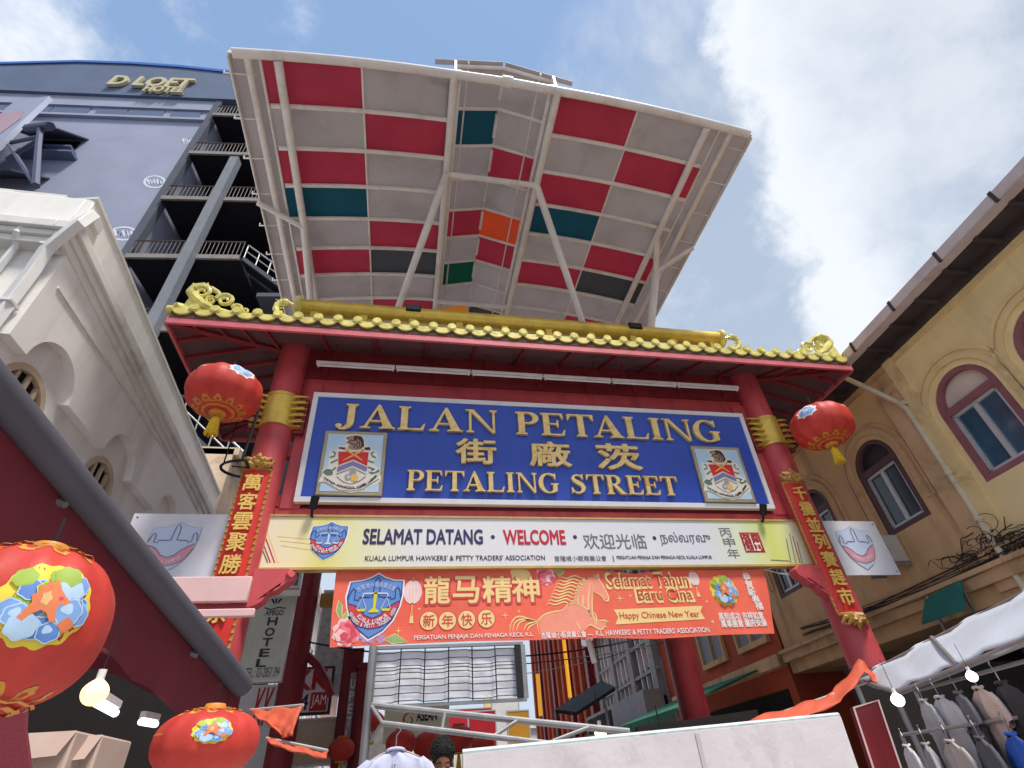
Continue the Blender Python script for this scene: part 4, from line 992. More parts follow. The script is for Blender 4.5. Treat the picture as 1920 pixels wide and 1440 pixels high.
def shield(mb, f, x0, y0, x1, y1, c, kind='full', skew=0.0):
    """association crest fitted to a box"""
    def N(l):
        r_ = []
        for x, y in l:
            v = (1285-y)/1095; u = (x-(390+ (v-.5)*0))/945; r_.append((x0+(u)*(x1-x0), y0+v*(y1-y0)))
        return r_
    sc = (x1-x0)/945
    cx, cy = 870, 700
    inn = [(cx+(x-cx)*.94, cy+(y-cy)*.945) for x, y in OUT]; inn2 = [(cx+(x-cx)*.90, cy+(y-cy)*.915) for x, y in OUT]
    faded = kind == 'faded'
    if not faded: mb.flat(f, N(OUT), c, shw)
    mb.flat(f, N(inn), c+.003, shn if not faded else greyp); mb.flat(f, N(inn2 if not faded else [(cx+(x-cx)*.925, cy+(y-cy)*.932) for x, y in OUT]), c+.005, shbf if faded else shb)
    up = [(440, 700), (560, 735), (640, 790), (720, 890), (850, 942), (970, 890), (1050, 800), (1150, 730), (1262, 670)]
    lo = [(1250, 760), (1190, 900), (1110, 1010), (980, 1080), (820, 1105), (650, 1060), (560, 970), (480, 830)]
    mb.flat(f, N(up+lo), c+.007, shrf if faded else shr)
    ln = shn if not faded else greyp
    mb.ribbon(f, N(up), 16*sc, c+.009, ln); mb.ribbon(f, N(lo), 10*sc, c+.009, ln)
    mb.ribbon(f, N([(440, 640), (470, 520), (515, 455), (545, 500), (540, 645), (610, 645), (620, 605), (740, 600), (825, 600), (835, 460), (850, 330), (885, 270), (930, 330), (935, 470), (925, 595), (1000, 605), (1110, 605), (1130, 640), (1190, 625), (1190, 480), (1225, 440), (1260, 490), (1280, 620)]), 18*sc, c+.010, ln)
    if faded:
        mb.patht(f, "KUALA LUMPUR", N(smooth([(640, 930), (740, 1000), (850, 1025), (970, 1000), (1080, 920)])), 62*sc, c+.011, shw)
        return
    mb.flat(f, N([(845, 520), (900, 520), (885, 780), (950, 830), (940, 850), (790, 850), (780, 830), (845, 780)]), c+.012, shy if kind == 'full' else shpale)
    mb.ribbon(f, N([(665, 600), (680, 545), (830, 540), (920, 540), (1060, 545), (1075, 600)]), 24*sc, c+.012, shpale)
    for px_ in (670, 1055):
        mb.ribbon(f, N([(px_-80, 800), (px_, 610), (px_+75, 800)]), 14*sc, c+.012, shpale); mb.flat(f, N([(px_-85, 790), (px_+80, 790), (px_+55, 830), (px_-60, 830)]), c+.012, shy if kind == 'full' else shpale)
    mb.patht(f, "KUALA LUMPUR", N(smooth([(630, 890), (720, 965), (850, 995), (980, 965), (1080, 890)])), 62*sc, c+.0115, shw, .03)
    mb.patht(f, "HAWKERS & PETTY TRADERS ASSN", N(smooth([(500, 850), (580, 965), (690, 1035), (830, 1058), (980, 1035), (1110, 955), (1200, 790)])), 56*sc, c+.0115, shw, .03)
    mb.patht(f, "吉隆坡小販商業公會", N(smooth([(560, 490), (690, 425), (870, 395), (1050, 420), (1190, 480)])), 85*sc, c+.0125, shpale)
def wt(mb, s, p0, p1, h, m, bold=.0, fr=wf, c=.003, th=.002, shear=0):
    (x0, y0), (x1, y1) = fr.px(*p0), fr.px(*p1); y = (y0+y1)/2; mb.text(fr, s, x0, y, x1, y+h, c, th, m, bold, shear)
hp = lambda fr, x, ya, yb: fr.px(x, ya)[1]-fr.px(x, yb)[1]
mb = MB()
wt(mb, 'SELAMAT DATANG', (680, 1020), (905, 1020), hp(wf, 790, 993, 1020), navy, .028)
wt(mb, 'WELCOME', (945, 1021), (1061, 1020), hp(wf, 1000, 995, 1021), crim, .03)
for x in (924, 1078, 1227):
    a, b = wf.px(x, 1007 if x < 1100 else 1009); mb.flat(wf, circ(a, b, .035, 12), .003, navy)
wt(mb, '欢迎光临', (1096, 1029), (1214, 1029), hp(wf, 1150, 1001, 1029), greyp, .004)
wt(mb, 'நல்வரவு', (1241, 1023), (1336, 1023), hp(wf, 1290, 998, 1023), greyp, .006)
wt(mb, "KUALA LUMPUR HAWKERS' & PETTY TRADERS' ASSOCIATION", (684, 1052), (1022, 1050), hp(wf, 850, 1042, 1052)*.95, darkp, .004)
wt(mb, '吉隆坡小販商業公會', (1040, 1052), (1138, 1052), hp(wf, 1090, 1042, 1052), greyp, .004)
wt(mb, '|', (1150, 1053), (1152, 1053), hp(wf, 1090, 1042, 1053), greyp)
wt(mb, 'PERSATUAN PENJAJA DAN PENIAGA KECIL KUALA LUMPUR', (1157, 1050), (1336, 1050), hp(wf, 1250, 1042, 1050), darkp, .004)
for ch, (x, y) in zip('丙申年', ((1360, 999), (1367, 1017), (1375, 1038))):
    a, b = wf.px(x, y); mb.text(wf, ch, a-.11, b-.08, a+.11, b+.085, .003, .002, greyp)
# red seal
a, b = wf.px(1410, 1017); mb.flat(wf, [(a-.19, b-.18), (a+.19, b-.18), (a+.19, b+.18), (a-.19, b+.18)], .003, M("seal_red", rgb(168, 52, 60), .5, .1))
for k in range(3): mb.obox(wf, a-.16, a+.16, b-.15+k*.11, b-.12+k*.11, .003, .006, offw)
for k in range(5): mb.obox(wf, a-.15+k*.072, a-.135+k*.072, b-.15, b+.15, .003, .0065, offw)
for ch, dx in (('福', -.09), ('門', .09)): mb.text(wf, ch, a+dx-.075, b-.15, a+dx+.075, b+.15, .006, .002, M("seal_red", rgb(168, 52, 60)), .02)
# thin decorative rules at both ends
for l_, m in (([(495, 1000), (515, 1055)], crim), ([(500, 992), (522, 1055)], cream), ([(490, 1010), (507, 1055)], crim), ([(488, 1020), (502, 1055)], greyp), ([(520, 1005), (600, 1012)], cream), ([(525, 1013), (605, 1022)], cream), ([(527, 1022), (600, 1033)], cream),
              ([(1480, 1000), (1492, 1056)], vio), ([(1486, 1005), (1500, 1056)], crim), ([(1474, 1010), (1483, 1056)], greyp), ([(1494, 1015), (1504, 1056)], vio), ([(1445, 1050), (1480, 1052)], greyp)):
    mb.ribbon(wf, wf.pts(l_), .016, .003, m)
mb.build('lettering', wb)
mb = MB(); (x0, y1), (x1, _), (_, y0) = wf.px(582, 990), wf.px(655, 990), wf.px(612, 1052); y1 = wf.px(620, 977)[1]
shield(mb, wf, x0, y0, x1, y1, .003, 'mono'); mb.build('crest', wb)

# ------------------------------------------------------------------ red new-year banner (cloth)
bf = Fr((0, 7.98, 0), (1, 0, 0), (0, 0, 1))
cloth = M("banner_cloth", rgb(234, 106, 84), .7, .10, .9, .35, 5, dirt=rgb(226, 78, 58), damt=.6, dscale=.8)
ban = thing('new_year_banner', 'coral red new year banner with a gold outlined running horse under the welcome board', 'banner', (2.4, 7.98, 3))
outl = bf.pts([(630, 1073), (700, 1066), (860, 1069), (1000, 1066), (1120, 1068), (1190, 1076), (1250, 1068), (1340, 1069), (1432, 1068), (1441, 1110), (1452, 1188), (1360, 1190), (1230, 1198), (1130, 1196), (1010, 1200), (880, 1202), (760, 1207), (618, 1214), (622, 1150)])
mb = MB(); mb.prism(bf, outl[::-1], -.012, 0, cloth); mb.build('cloth', ban)
mb = MB(); (x0, _), (x1, _) = bf.px(646, 1130), bf.px(757, 1130); y0 = bf.px(697, 1202)[1]; y1 = bf.px(705, 1074)[1]
shield(mb, bf, x0, y0, x1, y1, .004); mb.build('crest', ban)
goldp = M("banner_gold", rgb(238, 206, 140), .55, .05, 4); halo = M("banner_deep_red", rgb(206, 70, 72), .6, .05); whp = M("banner_white", rgb(240, 226, 224), .6, .03)
rpink = M("peony_pink", rgb(236, 120, 132), .6, .12, 14); rpale = M("peony_pale", rgb(246, 196, 200), .6, .06, 14); rdeep = M("peony_rose", rgb(216, 74, 92), .6, .1, 14); leaf = M("print_leaf", rgb(150, 176, 116), .6, .15, 10); lilac = M("print_lilac", rgb(190, 140, 186), .6, .1, 10)
mb = MB()
for i, (ch, x0, x1) in enumerate((('龍', 795, 843), ('马', 850, 897), ('精', 906, 957), ('神', 962, 1008))):
    a0_, b0_ = bf.px(x0, 1132-i); a1_, b1_ = bf.px(x1, 1081); mb.text(bf, ch, a0_-.01, b0_-.02, a1_+.02, b1_-.01, .003, .001, halo, .05); mb.text(bf, ch, a0_, b0_, a1_, b1_, .006, .002, goldp, .022)
for ch, x, y in zip('新年快乐', (804, 839, 875, 912), (1164, 1164, 1162, 1160)):
    a, b = bf.px(x, y); mb.flat(bf, circ(a, b, .133, 24), .004, halo); mb.flat(bf, circ(a, b, .122, 24), .006, goldp); mb.text(bf, ch, a-.08, b-.08, a+.08, b+.08, .007, .001, halo, .012)
wt(mb, 'PERSATUAN PENJAJA DAN PENIAGA KECIL K.L.', (776, 1201), (1001, 1196), hp(bf, 880, 1190, 1200), whp, .012, bf, .004)
wt(mb, '吉隆坡小販商業公會 —', (1015, 1197), (1112, 1195), hp(bf, 1060, 1184, 1196), whp, .02, bf, .004)
wt(mb, "K.L. HAWKERS' & PETTY TRADERS' ASSOCIATION", (1118, 1194), (1330, 1184), hp(bf, 1230, 1178, 1188), whp, .012, bf, .004)
for s_, p0, p1, h in (('Selamat Tahun', (1141, 1101), (1292, 1098), hp(bf, 1200, 1078, 1100)), ('Baru Cina', (1197, 1127), (1299, 1124), hp(bf, 1240, 1105, 1126))):
    (x0, y0), (x1, y1) = bf.px(*p0), bf.px(*p1); y = (y0+y1)/2
    mb.text(bf, s_, x0-.03, y-.03, x1+.03, y+h+.03, .003, .001, goldp, .045); mb.text(bf, s_, x0, y, x1, y+h, .006, .001, M("greeting_brown", rgb(176, 74, 56), .6, .04), .012)
rb = bf.pts([(1150, 1143), (1317, 1136), (1313, 1147), (1322, 1161), (1154, 1171), (1159, 1157)]); mb.flat(bf, rb[::-1], .004, goldp)
(x0, y0), (x1, y1) = bf.px(1163, 1163), bf.px(1312, 1156); mb.text(bf, 'Happy Chinese New Year', x0, (y0+y1)/2-.02, x1, (y0+y1)/2+.10, .006, .001, halo, .006)
mb.build('lettering', ban)
# the gold-line running horse
mb = MB(); Z = lambda l: bf.pts([(940+x/8.47, 1050+y/8.47) for x, y in l])
hb_ = M("horse_wash", rgb(238, 148, 126), .6, .08, 3)
mb.flat(bf, Z([(590, 960), (680, 870), (820, 820), (960, 800), (1060, 700), (1150, 660), (1190, 480), (1260, 350), (1400, 290), (1540, 250), (1610, 390), (1690, 560), (1690, 640), (1620, 600), (1460, 500), (1450, 800), (1500, 940), (1690, 970), (1640, 1060), (1590, 1090), (1400, 1040), (1300, 1140), (620, 1150)])[::-1], .002, hb_)
LN = [[(135, 1150), (150, 1020), (220, 920), (320, 900), (450, 935), (580, 960)], [(180, 1150), (210, 1010), (320, 940), (480, 960), (580, 970)], [(235, 1140), (280, 1010), (400, 950), (560, 975)], [(350, 1130), (400, 1030), (500, 990), (580, 985)], [(410, 1130), (450, 1060), (570, 995)],
      [(620, 1220), (580, 1080), (580, 970), (680, 870), (820, 825), (970, 795), (1060, 700), (1160, 650)], [(1160, 650), (1180, 520), (1240, 380), (1330, 300), (1440, 280)], [(1440, 280), (1470, 230), (1490, 270), (1540, 230), (1550, 320), (1610, 400), (1680, 540), (1700, 600), (1690, 650), (1640, 640), (1600, 580), (1540, 540), (1470, 500), (1440, 420), (1440, 340)],
      [(1450, 500), (1440, 700), (1450, 860), (1480, 950), (1500, 1050)], [(1410, 340), (1380, 600), (1390, 800), (1440, 920)], [(1230, 480), (1210, 640), (1240, 720)], [(1300, 560), (1290, 740)], [(1150, 690), (1290, 740), (1400, 820), (1440, 960)], [(1340, 1100), (1380, 1040), (1440, 1040), (1530, 1090), (1600, 1100), (1650, 1050), (1700, 1090)], [(1510, 970), (1640, 960), (1700, 990)], [(1460, 820), (1500, 880), (1510, 960), (1500, 1040)], [(1200, 990), (1260, 1110)]]
for k in range(9):
    y = 260+k*52; LN.append([(1440-k*32, 290+k*44), (1290-k*24, y+30), (1160-k*20, y-10), (1040-k*24, y+34), (960-k*26, y+10), (900-k*22, y+44)])
for l_ in LN: mb.ribbon(bf, smooth(Z(l_)), .022, .005, goldp, True)
mb.build('horse_print', ban)
# peonies, leaves, paper lanterns, sparkles, cloud medallion
mb = MB()
def peony(cx, cy, r, k):
    a, b = bf.px(cx, cy); rr_ = r
    for j, (m, s_, kk) in enumerate(((rpale, 1, 9), (rpink, .86, 8), (rdeep, .68, 7), (rpink, .55, 6), (rpale, .40, 5), (rdeep, .28, 5))): mb.flat(bf, blob(a+.02*j*math.sin(k+j), b-.012*j, rr_*s_, 30, .10, kk, k+j), .004+.0015*j, m)
def lf(pts, m=leaf): mb.flat(bf, bf.pts(pts), .0035, m); mb.ribbon(bf, bf.pts(pts), .012, .0045, goldp, closed=True)
lf([(630, 1146), (635, 1124), (642, 1136), (641, 1155), (636, 1160)]); lf([(645, 1152), (655, 1138), (650, 1160), (640, 1164)]); lf([(719, 1199), (740, 1188), (765, 1204), (735, 1207)][::-1])
for x, y, r in ((692, 1192, .10), (672, 1188, .08), (714, 1198, .06)):
    a, b = bf.px(x, y); mb.flat(bf, blob(a, b, r, 20, .2, 5, x), .0034+.0005*r*10, lilac)
peony(650, 1184, .185, 1)
a, b = bf.px(975, 1075); mb.flat(bf, [p for p in blob(a, b-.03, .15, 20, .12, 5, 1)], .002, goldp)
peony(1023, 1079, .145, 3); lf([(1040, 1068), (1061, 1066), (1056, 1074), (1048, 1081)])
def paper_lantern(cx, cy, s_):
    a, b = bf.px(cx, cy); m = M("lantern_print", rgb(236, 196, 200), .6, .05, 6)
    mb.flat(bf, [(a+s_*.75*math.cos(t), b+s_*math.sin(t)) for t in [2*math.pi*i/24 for i in range(24)]], .003, m)
    for k in (.75, .45, .15): mb.ribbon(bf, [(a+s_*k*math.cos(t), b+s_*math.sin(t)) for t in [2*math.pi*i/24 for i in range(24)]], .010, .005, whp, closed=True)
    mb.ribbon(bf, [(a, b+s_*1.3), (a, b-s_*2.0)], .010, .005, goldp); mb.flat(bf, [(a-.03, b-s_*2.6), (a+.03, b-s_*2.6), (a+.015, b-s_*1.8), (a-.015, b-s_*1.8)], .005, goldp)
paper_lantern(774, 1110, .165); paper_lantern(1301, 1085, .11)
def spark(x, y, s_):
    a, b = bf.px(x, y)
    for d in ((1, 0), (0, 1)): mb.flat(bf, [(a-d[0]*s_-d[1]*.006, b-d[1]*s_-d[0]*.006), (a+d[1]*.006+d[0]*0, b-d[0]*.006), (a+d[0]*s_+d[1]*.006, b+d[1]*s_+d[0]*.006), (a-d[1]*.006, b+d[0]*.006)] if 0 else ([(a-s_, b), (a, b-.008), (a+s_, b), (a, b+.008)] if d[0] else [(a-.008, b), (a, b-s_), (a+.008, b), (a, b+s_)]), .004+.001*d[1], goldp)
for s_ in ((747, 1183, .06), (786, 1142, .03), (947, 1154, .06), (973, 1146, .03), (1162, 1122, .07), (1182, 1117, .03), (1336, 1166, .05), (1325, 1128, .03)): spark(*s_)
cy_ = M("cloud_yellow", rgb(232, 206, 70), .6, .08, 8); cb_ = M("cloud_blue", rgb(124, 160, 214), .6, .2, 14); cw_ = M("cloud_pale", rgb(176, 204, 232), .6, .1, 14); cg_ = M("cloud_green", rgb(150, 176, 70), .6, .15, 12); cv_ = M("cloud_deep", rgb(92, 130, 196), .6, .2, 14); ct_ = M("horse_tan", rgb(222, 178, 124), .6, .1, 12); co_ = M("ember_orange", rgb(226, 128, 84), .6, .1, 10)
def medal(f, a, b, s_, c, add):
    """printed cloud medallion: scalloped yellow rim, puffs of blue cloud, green foliage, a tan leaping horse shape"""
    rnd = random.Random(21); add(blob(a, b, s_, 66, .045, 13, .4, 1.02), c, cy_); k = 1
    lay = []
    for i in range(30):
        an = rnd.uniform(0, 2*math.pi); rr_ = rnd.uniform(.25, .80); x, y = rr_*math.cos(an), rr_*math.sin(an)
        m = cg_ if (x < -.1 and y > -.15 and i % 3) or (y > .5 and i % 2) else (cw_ if i % 4 == 0 else cb_ if i % 3 else cv_)
        lay.append((x, y, rnd.uniform(.17, .27), m, i))
    for x, y, r, m, i in lay:
        add(blob(a+x*s_, b+y*s_, r*1.13*s_, 26, .07, 6, i*1.3), c+.0005*k, cg_ if m is cg_ and i % 2 else cw_ if m is not cg_ else cy_); k += 1
        add(blob(a+x*s_, b+y*s_, r*s_, 26, .07, 6, i*1.3), c+.0005*k, m); k += 1
        if m in (cb_, cv_) and i % 2: add(blob(a+(x-.04)*s_, b+(y+.05)*s_, r*.45*s_, 14, .15, 3, i), c+.0005*k, cw_); k += 1
    add([(a+x*s_, b+y*s_) for x, y in ((-.42, -.40), (-.30, -.46), (-.2, -.30), (-.06, -.18), (.06, -.22), (.2, -.42), (.30, -.38), (.22, -.15), (.24, .02), (.36, .0), (.42, .08), (.30, .2), (.18, .34), (.10, .5), (.0, .62), (-.02, .46), (-.14, .5), (-.16, .34), (-.28, .36), (-.24, .18), (-.34, .12), (-.28, -.05), (-.34, -.22))], c+.0005*k, co_); k += 1
    add(blob(a+.52*s_, b-.42*s_, .15*s_, 18, .12, 4, 1), c+.0005*k, co_); k += 1
    add(blob(a-.05*s_, b+.1*s_, .10*s_, 14, .2, 5, 1, 1.6), c+.0005*k, ct_); k += 1
    add(blob(a+.22*s_, b+.14*s_, .05*s_, 10, .2, 3, 1), c+.0005*k, rdeep)
a, b = bf.px(1357, 1107); medal(bf, a, b, .235, .003, lambda pts, c, m: mb.flat(bf, pts, c, m))
for i, (x, y) in enumerate(((1399, 1081), (1404, 1096), (1409, 1110), (1417, 1124), (1423, 1136))):
    a, b = bf.px(x, y); mb.text(bf, '恭賀新春禧'[i], a-.065, b-.06, a+.065, b+.06, .004, .002, whp, .03)
(x0, y0), (x1, y1) = bf.px(1349, 1163), bf.px(1430, 1152); mb.text(bf, '馬到成功 吉祥如意', x0, y0, x1, y0+.11, .004, .002, whp, .03)
(x0, y0), (x1, y1) = bf.px(1354, 1177), bf.px(1436, 1165); mb.text(bf, '萬事勝意 闔府安康', x0, y0, x1, y0+.11, .004, .002, whp, .03)
mb.build('print', ban)
mb = MB(); rope = M("cord", rgb(176, 174, 170), .7, .1)
mb.tube([bf.P(-2.0, 4.02, .05), bf.P(-1.5, 4.03, .02), bf.P(-1.0, 4.0, 0)], .012, rope, 5)
mb.tube([bf.P(5.93, 3.98, 0), bf.P(6.2, 3.9, .02), bf.P(6.6, 3.85, .03), bf.P(6.9, 3.7, .02)], .012, rope, 5); mb.tube([bf.P(5.94, 3.97, 0), bf.P(6.3, 4.05, .03), bf.P(6.9, 4.06, .04)], .010, rope, 5)
mb.build('cord', ban)

# ------------------------------------------------------------------ white association boards beside the columns
def assoc(corners, sx, lb, y=7.95):
    f = front(y); l = f.pts(corners); x0 = (l[0][0]+l[3][0])/2; x1 = (l[1][0]+l[2][0])/2; y0 = (l[2][1]+l[3][1])/2; y1 = (l[0][1]+l[1][1])/2
    t = thing('association_board', lb, 'sign board', ((x0+x1)/2, y, y0), 'white boards with the traders crest')
    mb = MB(); mb.obox(f, x0, x1, y0, y1, -.04, 0, M("board_white", rgb(214, 214, 224), .5, .04, 2, dirt=rgb(190, 188, 196), damt=.4)); mb.build('panel', t, .004)
    mb = MB(); a0_, a1_, b1_ = f.px(*sx[0])[0], f.px(*sx[1])[0], f.px(*sx[2])[1]; shield(mb, f, a0_, b1_-(a1_-a0_)*1.13, a1_, b1_, .003, 'faded'); mb.build('crest', t)
    mb = MB()
    for a in (x0+.06, x1-.06):
        for b in (y0+.06, y1-.06): mb.flat(f, circ(a, b, .015, 8), .002, darkp)
    mb.build('screws', t)
    mb = MB(); e_ = CL if x0 < 0 else CR; mb.box((min(e_, x0+.3), 7.99, (y0+y1)/2-.05), (max(e_, x1-.3), 8.03, (y0+y1)/2+.05), galv); mb.build('mounting_bar', t)
assoc([(243, 962), (438, 965), (410, 1085), (214, 1082)], ((283, 988), (383, 990), (335, 976)), 'white board with a faded traders crest left of the gate, beside the black awning')
assoc([(1535, 977), (1640, 977), (1687, 1077), (1580, 1080)], ((1561, 996), (1627, 994), (1584, 984)), 'white board with a faded traders crest right of the gate by the ochre wall')

# ------------------------------------------------------------------ lanterns
lred = M("lantern_silk", rgb(216, 74, 64), .5, .12, 6, .12, 30, dirt=rgb(186, 34, 30), damt=.4, trans=.25, dscale=3)
lgold = M("lantern_gold", rgb(206, 142, 56), .5, .15, 14)
tasy = M("tassel_yellow", rgb(226, 186, 44), .7, .2, 30)
def lantern(c, r, sq, lb, rot=0.0, emb=(0,), elat=.15, es=.36, plain=False, white_e=False):
    """squashed silk globe with printed medallions, gilt cloud hem, caps and tassel"""
    c = Vector(c); t = thing('paper_lantern', lb, 'lantern', tuple(c), 'red lanterns')
    n, k = 96, 28; e_ = 2.35
    def sp(lo, la, d=0.0):
        cl, sl = math.cos(la), math.sin(la); q_ = (abs(cl)**e_+abs(sl)**e_)**(-1/e_)
        rr_ = r*q_*(1+.016*math.cos(lo*12)); 
        return c+Vector(((rr_*cl+d*cl)*math.cos(lo), (rr_*cl+d*cl)*math.sin(lo), (rr_*sl+d*sl)*sq))
    la0 = R(78); vs = [sp(2*math.pi*j/n, -la0+2*la0*i/k) for i in range(k+1) for j in range(n)]
    mb = MB(); mb.add(vs, [(i*n+j, i*n+(j+1) % n, (i+1)*n+(j+1) % n, (i+1)*n+j) for i in range(k) for j in range(n)]+[tuple(range(n))[::-1], tuple(k*n+j for j in range(n))], lred); mb.build('silk_globe', t, 0, 60)
    def patch(mb, pts, d, m):
        # pts in metres round (lo, la) origin, star-shaped: filled in rings so that it follows the globe
        lo0, la0_ = cur
        cx = sum(p[0] for p in pts)/len(pts); cy = sum(p[1] for p in pts)/len(pts)
        g = lambda p: sp(lo0+p[0]/(r*max(.2, math.cos(la0_))), la0_+p[1]/r, d*r*(1.1 if r < .4 else 1.6))
        vs = [g((cx, cy))]; fs = []; N_ = len(pts)
        for s_ in (.35, .7, 1): vs += [g((cx+(x-cx)*s_, cy+(y-cy)*s_)) for x, y in pts]
        for i in range(N_):
            j = (i+1) % N_; fs.append((0, 1+i, 1+j)); fs += [(1+i, 1+N_+i, 1+N_+j, 1+j), (1+N_+i, 1+2*N_+i, 1+2*N_+j, 1+N_+j)]
        mb.add(vs, fs, m)
    for lo in emb:
        cur = (lo, elat); mb = MB()
        if white_e:
            patch(mb, blob(0, 0, es*r, 26, .12, 9), .004, whp)
            rnd = random.Random(int(lo*100))
            for i in range(9):
                an = i*.75; patch(mb, blob(es*r*.55*math.cos(an), es*r*.55*math.sin(an), es*r*.26, 12, .2, 5, i), .006+.0005*i, cb_ if i % 3 else cw_)
            patch(mb, blob(0, 0, es*r*.3, 12, .2, 5), .012, cw_)
        else: medal(None, 0, 0, es*r, .004, lambda pts, c_, m: patch(mb, pts, c_, m))
        mb.build('medallion', t)
    # gilt inscriptions between medallions
    mb = MB()
    for lo in [e2+R(90) for e2 in emb[:1]]+[e2-R(75) for e2 in emb[:1]]:
        for i in range(5):
            cur = (lo+(i-2)*.11, elat+.02*(i % 2)); w_ = .045*r
            for d in ((1, 0), (0, 1), (.7, .7)): patch(mb, [(-w_*d[0]-.01*r, -w_*d[1]-.01*r), (w_*d[0]+.008*r, w_*d[1]-.012*r), (w_*d[0]+.01*r, w_*d[1]+.012*r), (-w_*d[0]-.008*r, -w_*d[1]+.012*r)], .004, whp if white_e else lgold)
    mb.build('inscription', t)
    # hem of scalloped gilt clouds, top and bottom
    for sg in (-1, 1):
        mb = MB()
        la_ = sg*R(56)
        for i in range(12):
            cur = (i*math.pi/6+.2, la_); s_ = .16*r
            patch(mb, blob(0, 0, s_*.62, 12, .18, 4, i), .004, lgold)
            patch(mb, blob(0, -sg*s_*.5, s_*.42, 12, .2, 3, i), .005, lgold); patch(mb, blob(0, 0, s_*.30, 10, .1, 3), .008, lred)
        nn = 48
        for r0, r1 in ((R(66), R(70)), (R(59), R(61))):
            vs = [sp(2*math.pi*j/nn, sg*a_, .008) for a_ in (r0, r1) for j in range(nn)]
            mb.add(vs, [(j, (j+1) % nn, nn+(j+1) % nn, nn+j) for j in range(nn)], lgold)
        mb.build('gilt_hem', t)
    zb, zt_ = (sp(0, -la0)-c).z, (sp(0, la0)-c).z; rc = (sp(0, la0)-c).xy.length
    mb = MB()
    mb.lathe(c, [(rc*1.02, zb+.005), (rc*1.05, zb-.03*r), (rc*.9, zb-.09*r)], lgold, 24); mb.build('bottom_cap', t)
    mb = MB(); mb.lathe(c, [(rc*.9, zt_+.10*r), (rc*1.05, zt_+.03*r), (rc*1.02, zt_-.005)][::-1], lgold, 24); mb.build('top_cap', t)
    mb = MB(); mb.tube([c+Vector((0, 0, zb-.05*r)), c+Vector((0, 0, zb-.18*r))], .03*r, tasy, 8); mb.lathe(c, [(.13*r, zb-.64*r), (.14*r, zb-.40*r), (.11*r, zb-.20*r), (.04*r, zb-.14*r)], tasy, 12)
    for i in range(14): an = i*math.pi/7; mb.tube([c+Vector((.10*r*math.cos(an), .10*r*math.sin(an), zb-.3*r)), c+Vector((.155*r*math.cos(an), .155*r*math.sin(an), zb-.72*r))], .022*r, tasy, 5)
    mb.build('tassel', t)
    mb = MB(); mb.tube([c+Vector((0, 0, zt_)), c+Vector((0, 0, zt_+.5*r))], .02*r, black, 6); mb.build('hanging_wire', t)
    return t
def facing(c): return math.atan2(CAM.y-c[1], CAM.x-c[0])
c = AT(421, 737, 7.05); th = facing(c)
lantern(c, (AT(492, 737, 7.05)-AT(350, 737, 7.05)).length/2, .70, 'red lantern with a blue white medallion hanging from the left eave corner of the gate', 0, (th+.28, th+.28+math.pi), .42, .34, white_e=True)
c = AT(1541, 799, 7.05); th = facing(c)
lantern(c, (AT(1600, 799, 7.05)-AT(1482, 799, 7.05)).length/2*.77, .74, 'red lantern with a blue white medallion hanging from the right eave corner of the gate', 0, (th-.25, th+2.9), .38, .34, white_e=True)
c = AT(24, 1174, 1.42); th = facing(c)
lantern(c, .178, .93, 'large red lantern with a yellow and blue medallion nearest the camera, under the maroon awning', 0, (th+.20, th+.2+math.pi), .06, .50)
c = AT(387, 1394, 2.35); th = facing(c)
lantern(c, (AT(488, 1383, 2.35)-AT(286, 1383, 2.35)).length/2*.95, .60, 'red lantern at the bottom edge below the lower end of the maroon awning', 0, (th+.06, th+math.pi), .22, .36)

# ------------------------------------------------------------------ rear columns carrying the canopy, behind the gate
rc = thing('rear_gate_frame', 'pair of dark maroon columns with brass arm standing behind the gate', 'column', (2.3, 13.5, 0))
for x, r_ in ((-2.34, .27), (6.86, .34)):
    mb = MB(); mb.tube([(x, 13.5, 0), (x, 13.5, .4), (x, 13.5, 12.6)], [r_+.04, r_, r_], maroon, 28); mb.build('column', rc)
mb = MB(); mb.box((-2.0, 13.4, 5.05), (6.6, 13.6, 5.32), M("brass_beam", rgb(160, 122, 52), .45, .15, 5, metal=.3)); mb.build('tie_beam', rc)
mb = MB(); mb.tube([(-2.1, 13.5, 4.0), (-1.85, 13.5, 3.8), (-1.6, 13.5, 3.45), (-1.48, 13.5, 3.2)], .09, maroon, 8); mb.build('scroll_arm', rc)

# ------------------------------------------------------------------ buildings farther along the street
peel = M("peeling_plaster", rgb(206, 184, 160), .9, .10, 1.4, .8, 7, dirt=rgb(158, 130, 108), damt=.6, dscale=1.6)
pb = thing('plaster_house', 'peeling pinkish plaster house beyond the cream stucco building', 'building', (-8, 18, 0))
mb = MB(); mb.prism(FL, [(14.9, 0), (24, 0), (24, 9.9), (14.9, 10.1)], -5, .1, peel, [])
mb.build('wall', pb)
for a in (17.4, 20.2, 22.4):
    for b in (6.9, 9.5):
        mb = MB()
        for q_ in ((a-.65, a+.65, b-.95, b-.83), (a-.65, a+.65, b+.83, b+.95), (a-.65, a-.53, b-.83, b+.83), (a+.53, a+.65, b-.83, b+.83), (a-.05, a+.05, b-.83, b+.83)): mb.obox(FL, *q_, .1, .2, white)
        wn = mb.build('window', pb); mb = MB(); mb.obox(FL, a-.53, a+.53, b-.83, b+.83, .1, .14, glass); mb.build('pane', wn)
mb = MB(); mb.obox(FL, 14.9, 24, 9.9, 10.15, -5, .25, peel); mb.build('cornice', pb); mb = MB(); mb.obox(FL, 14.9, 24, 4.3, 4.6, .1, .3, stud); mb.build('string_course', pb)
org = M("orange_wall", rgb(178, 78, 48), .8, .15, .8, dirt=rgb(120, 48, 34), damt=.5, streak=True)
grw = M("grey_bay", rgb(150, 146, 144), .7, .08, 1.5, dirt=rgb(96, 92, 92), damt=.5)
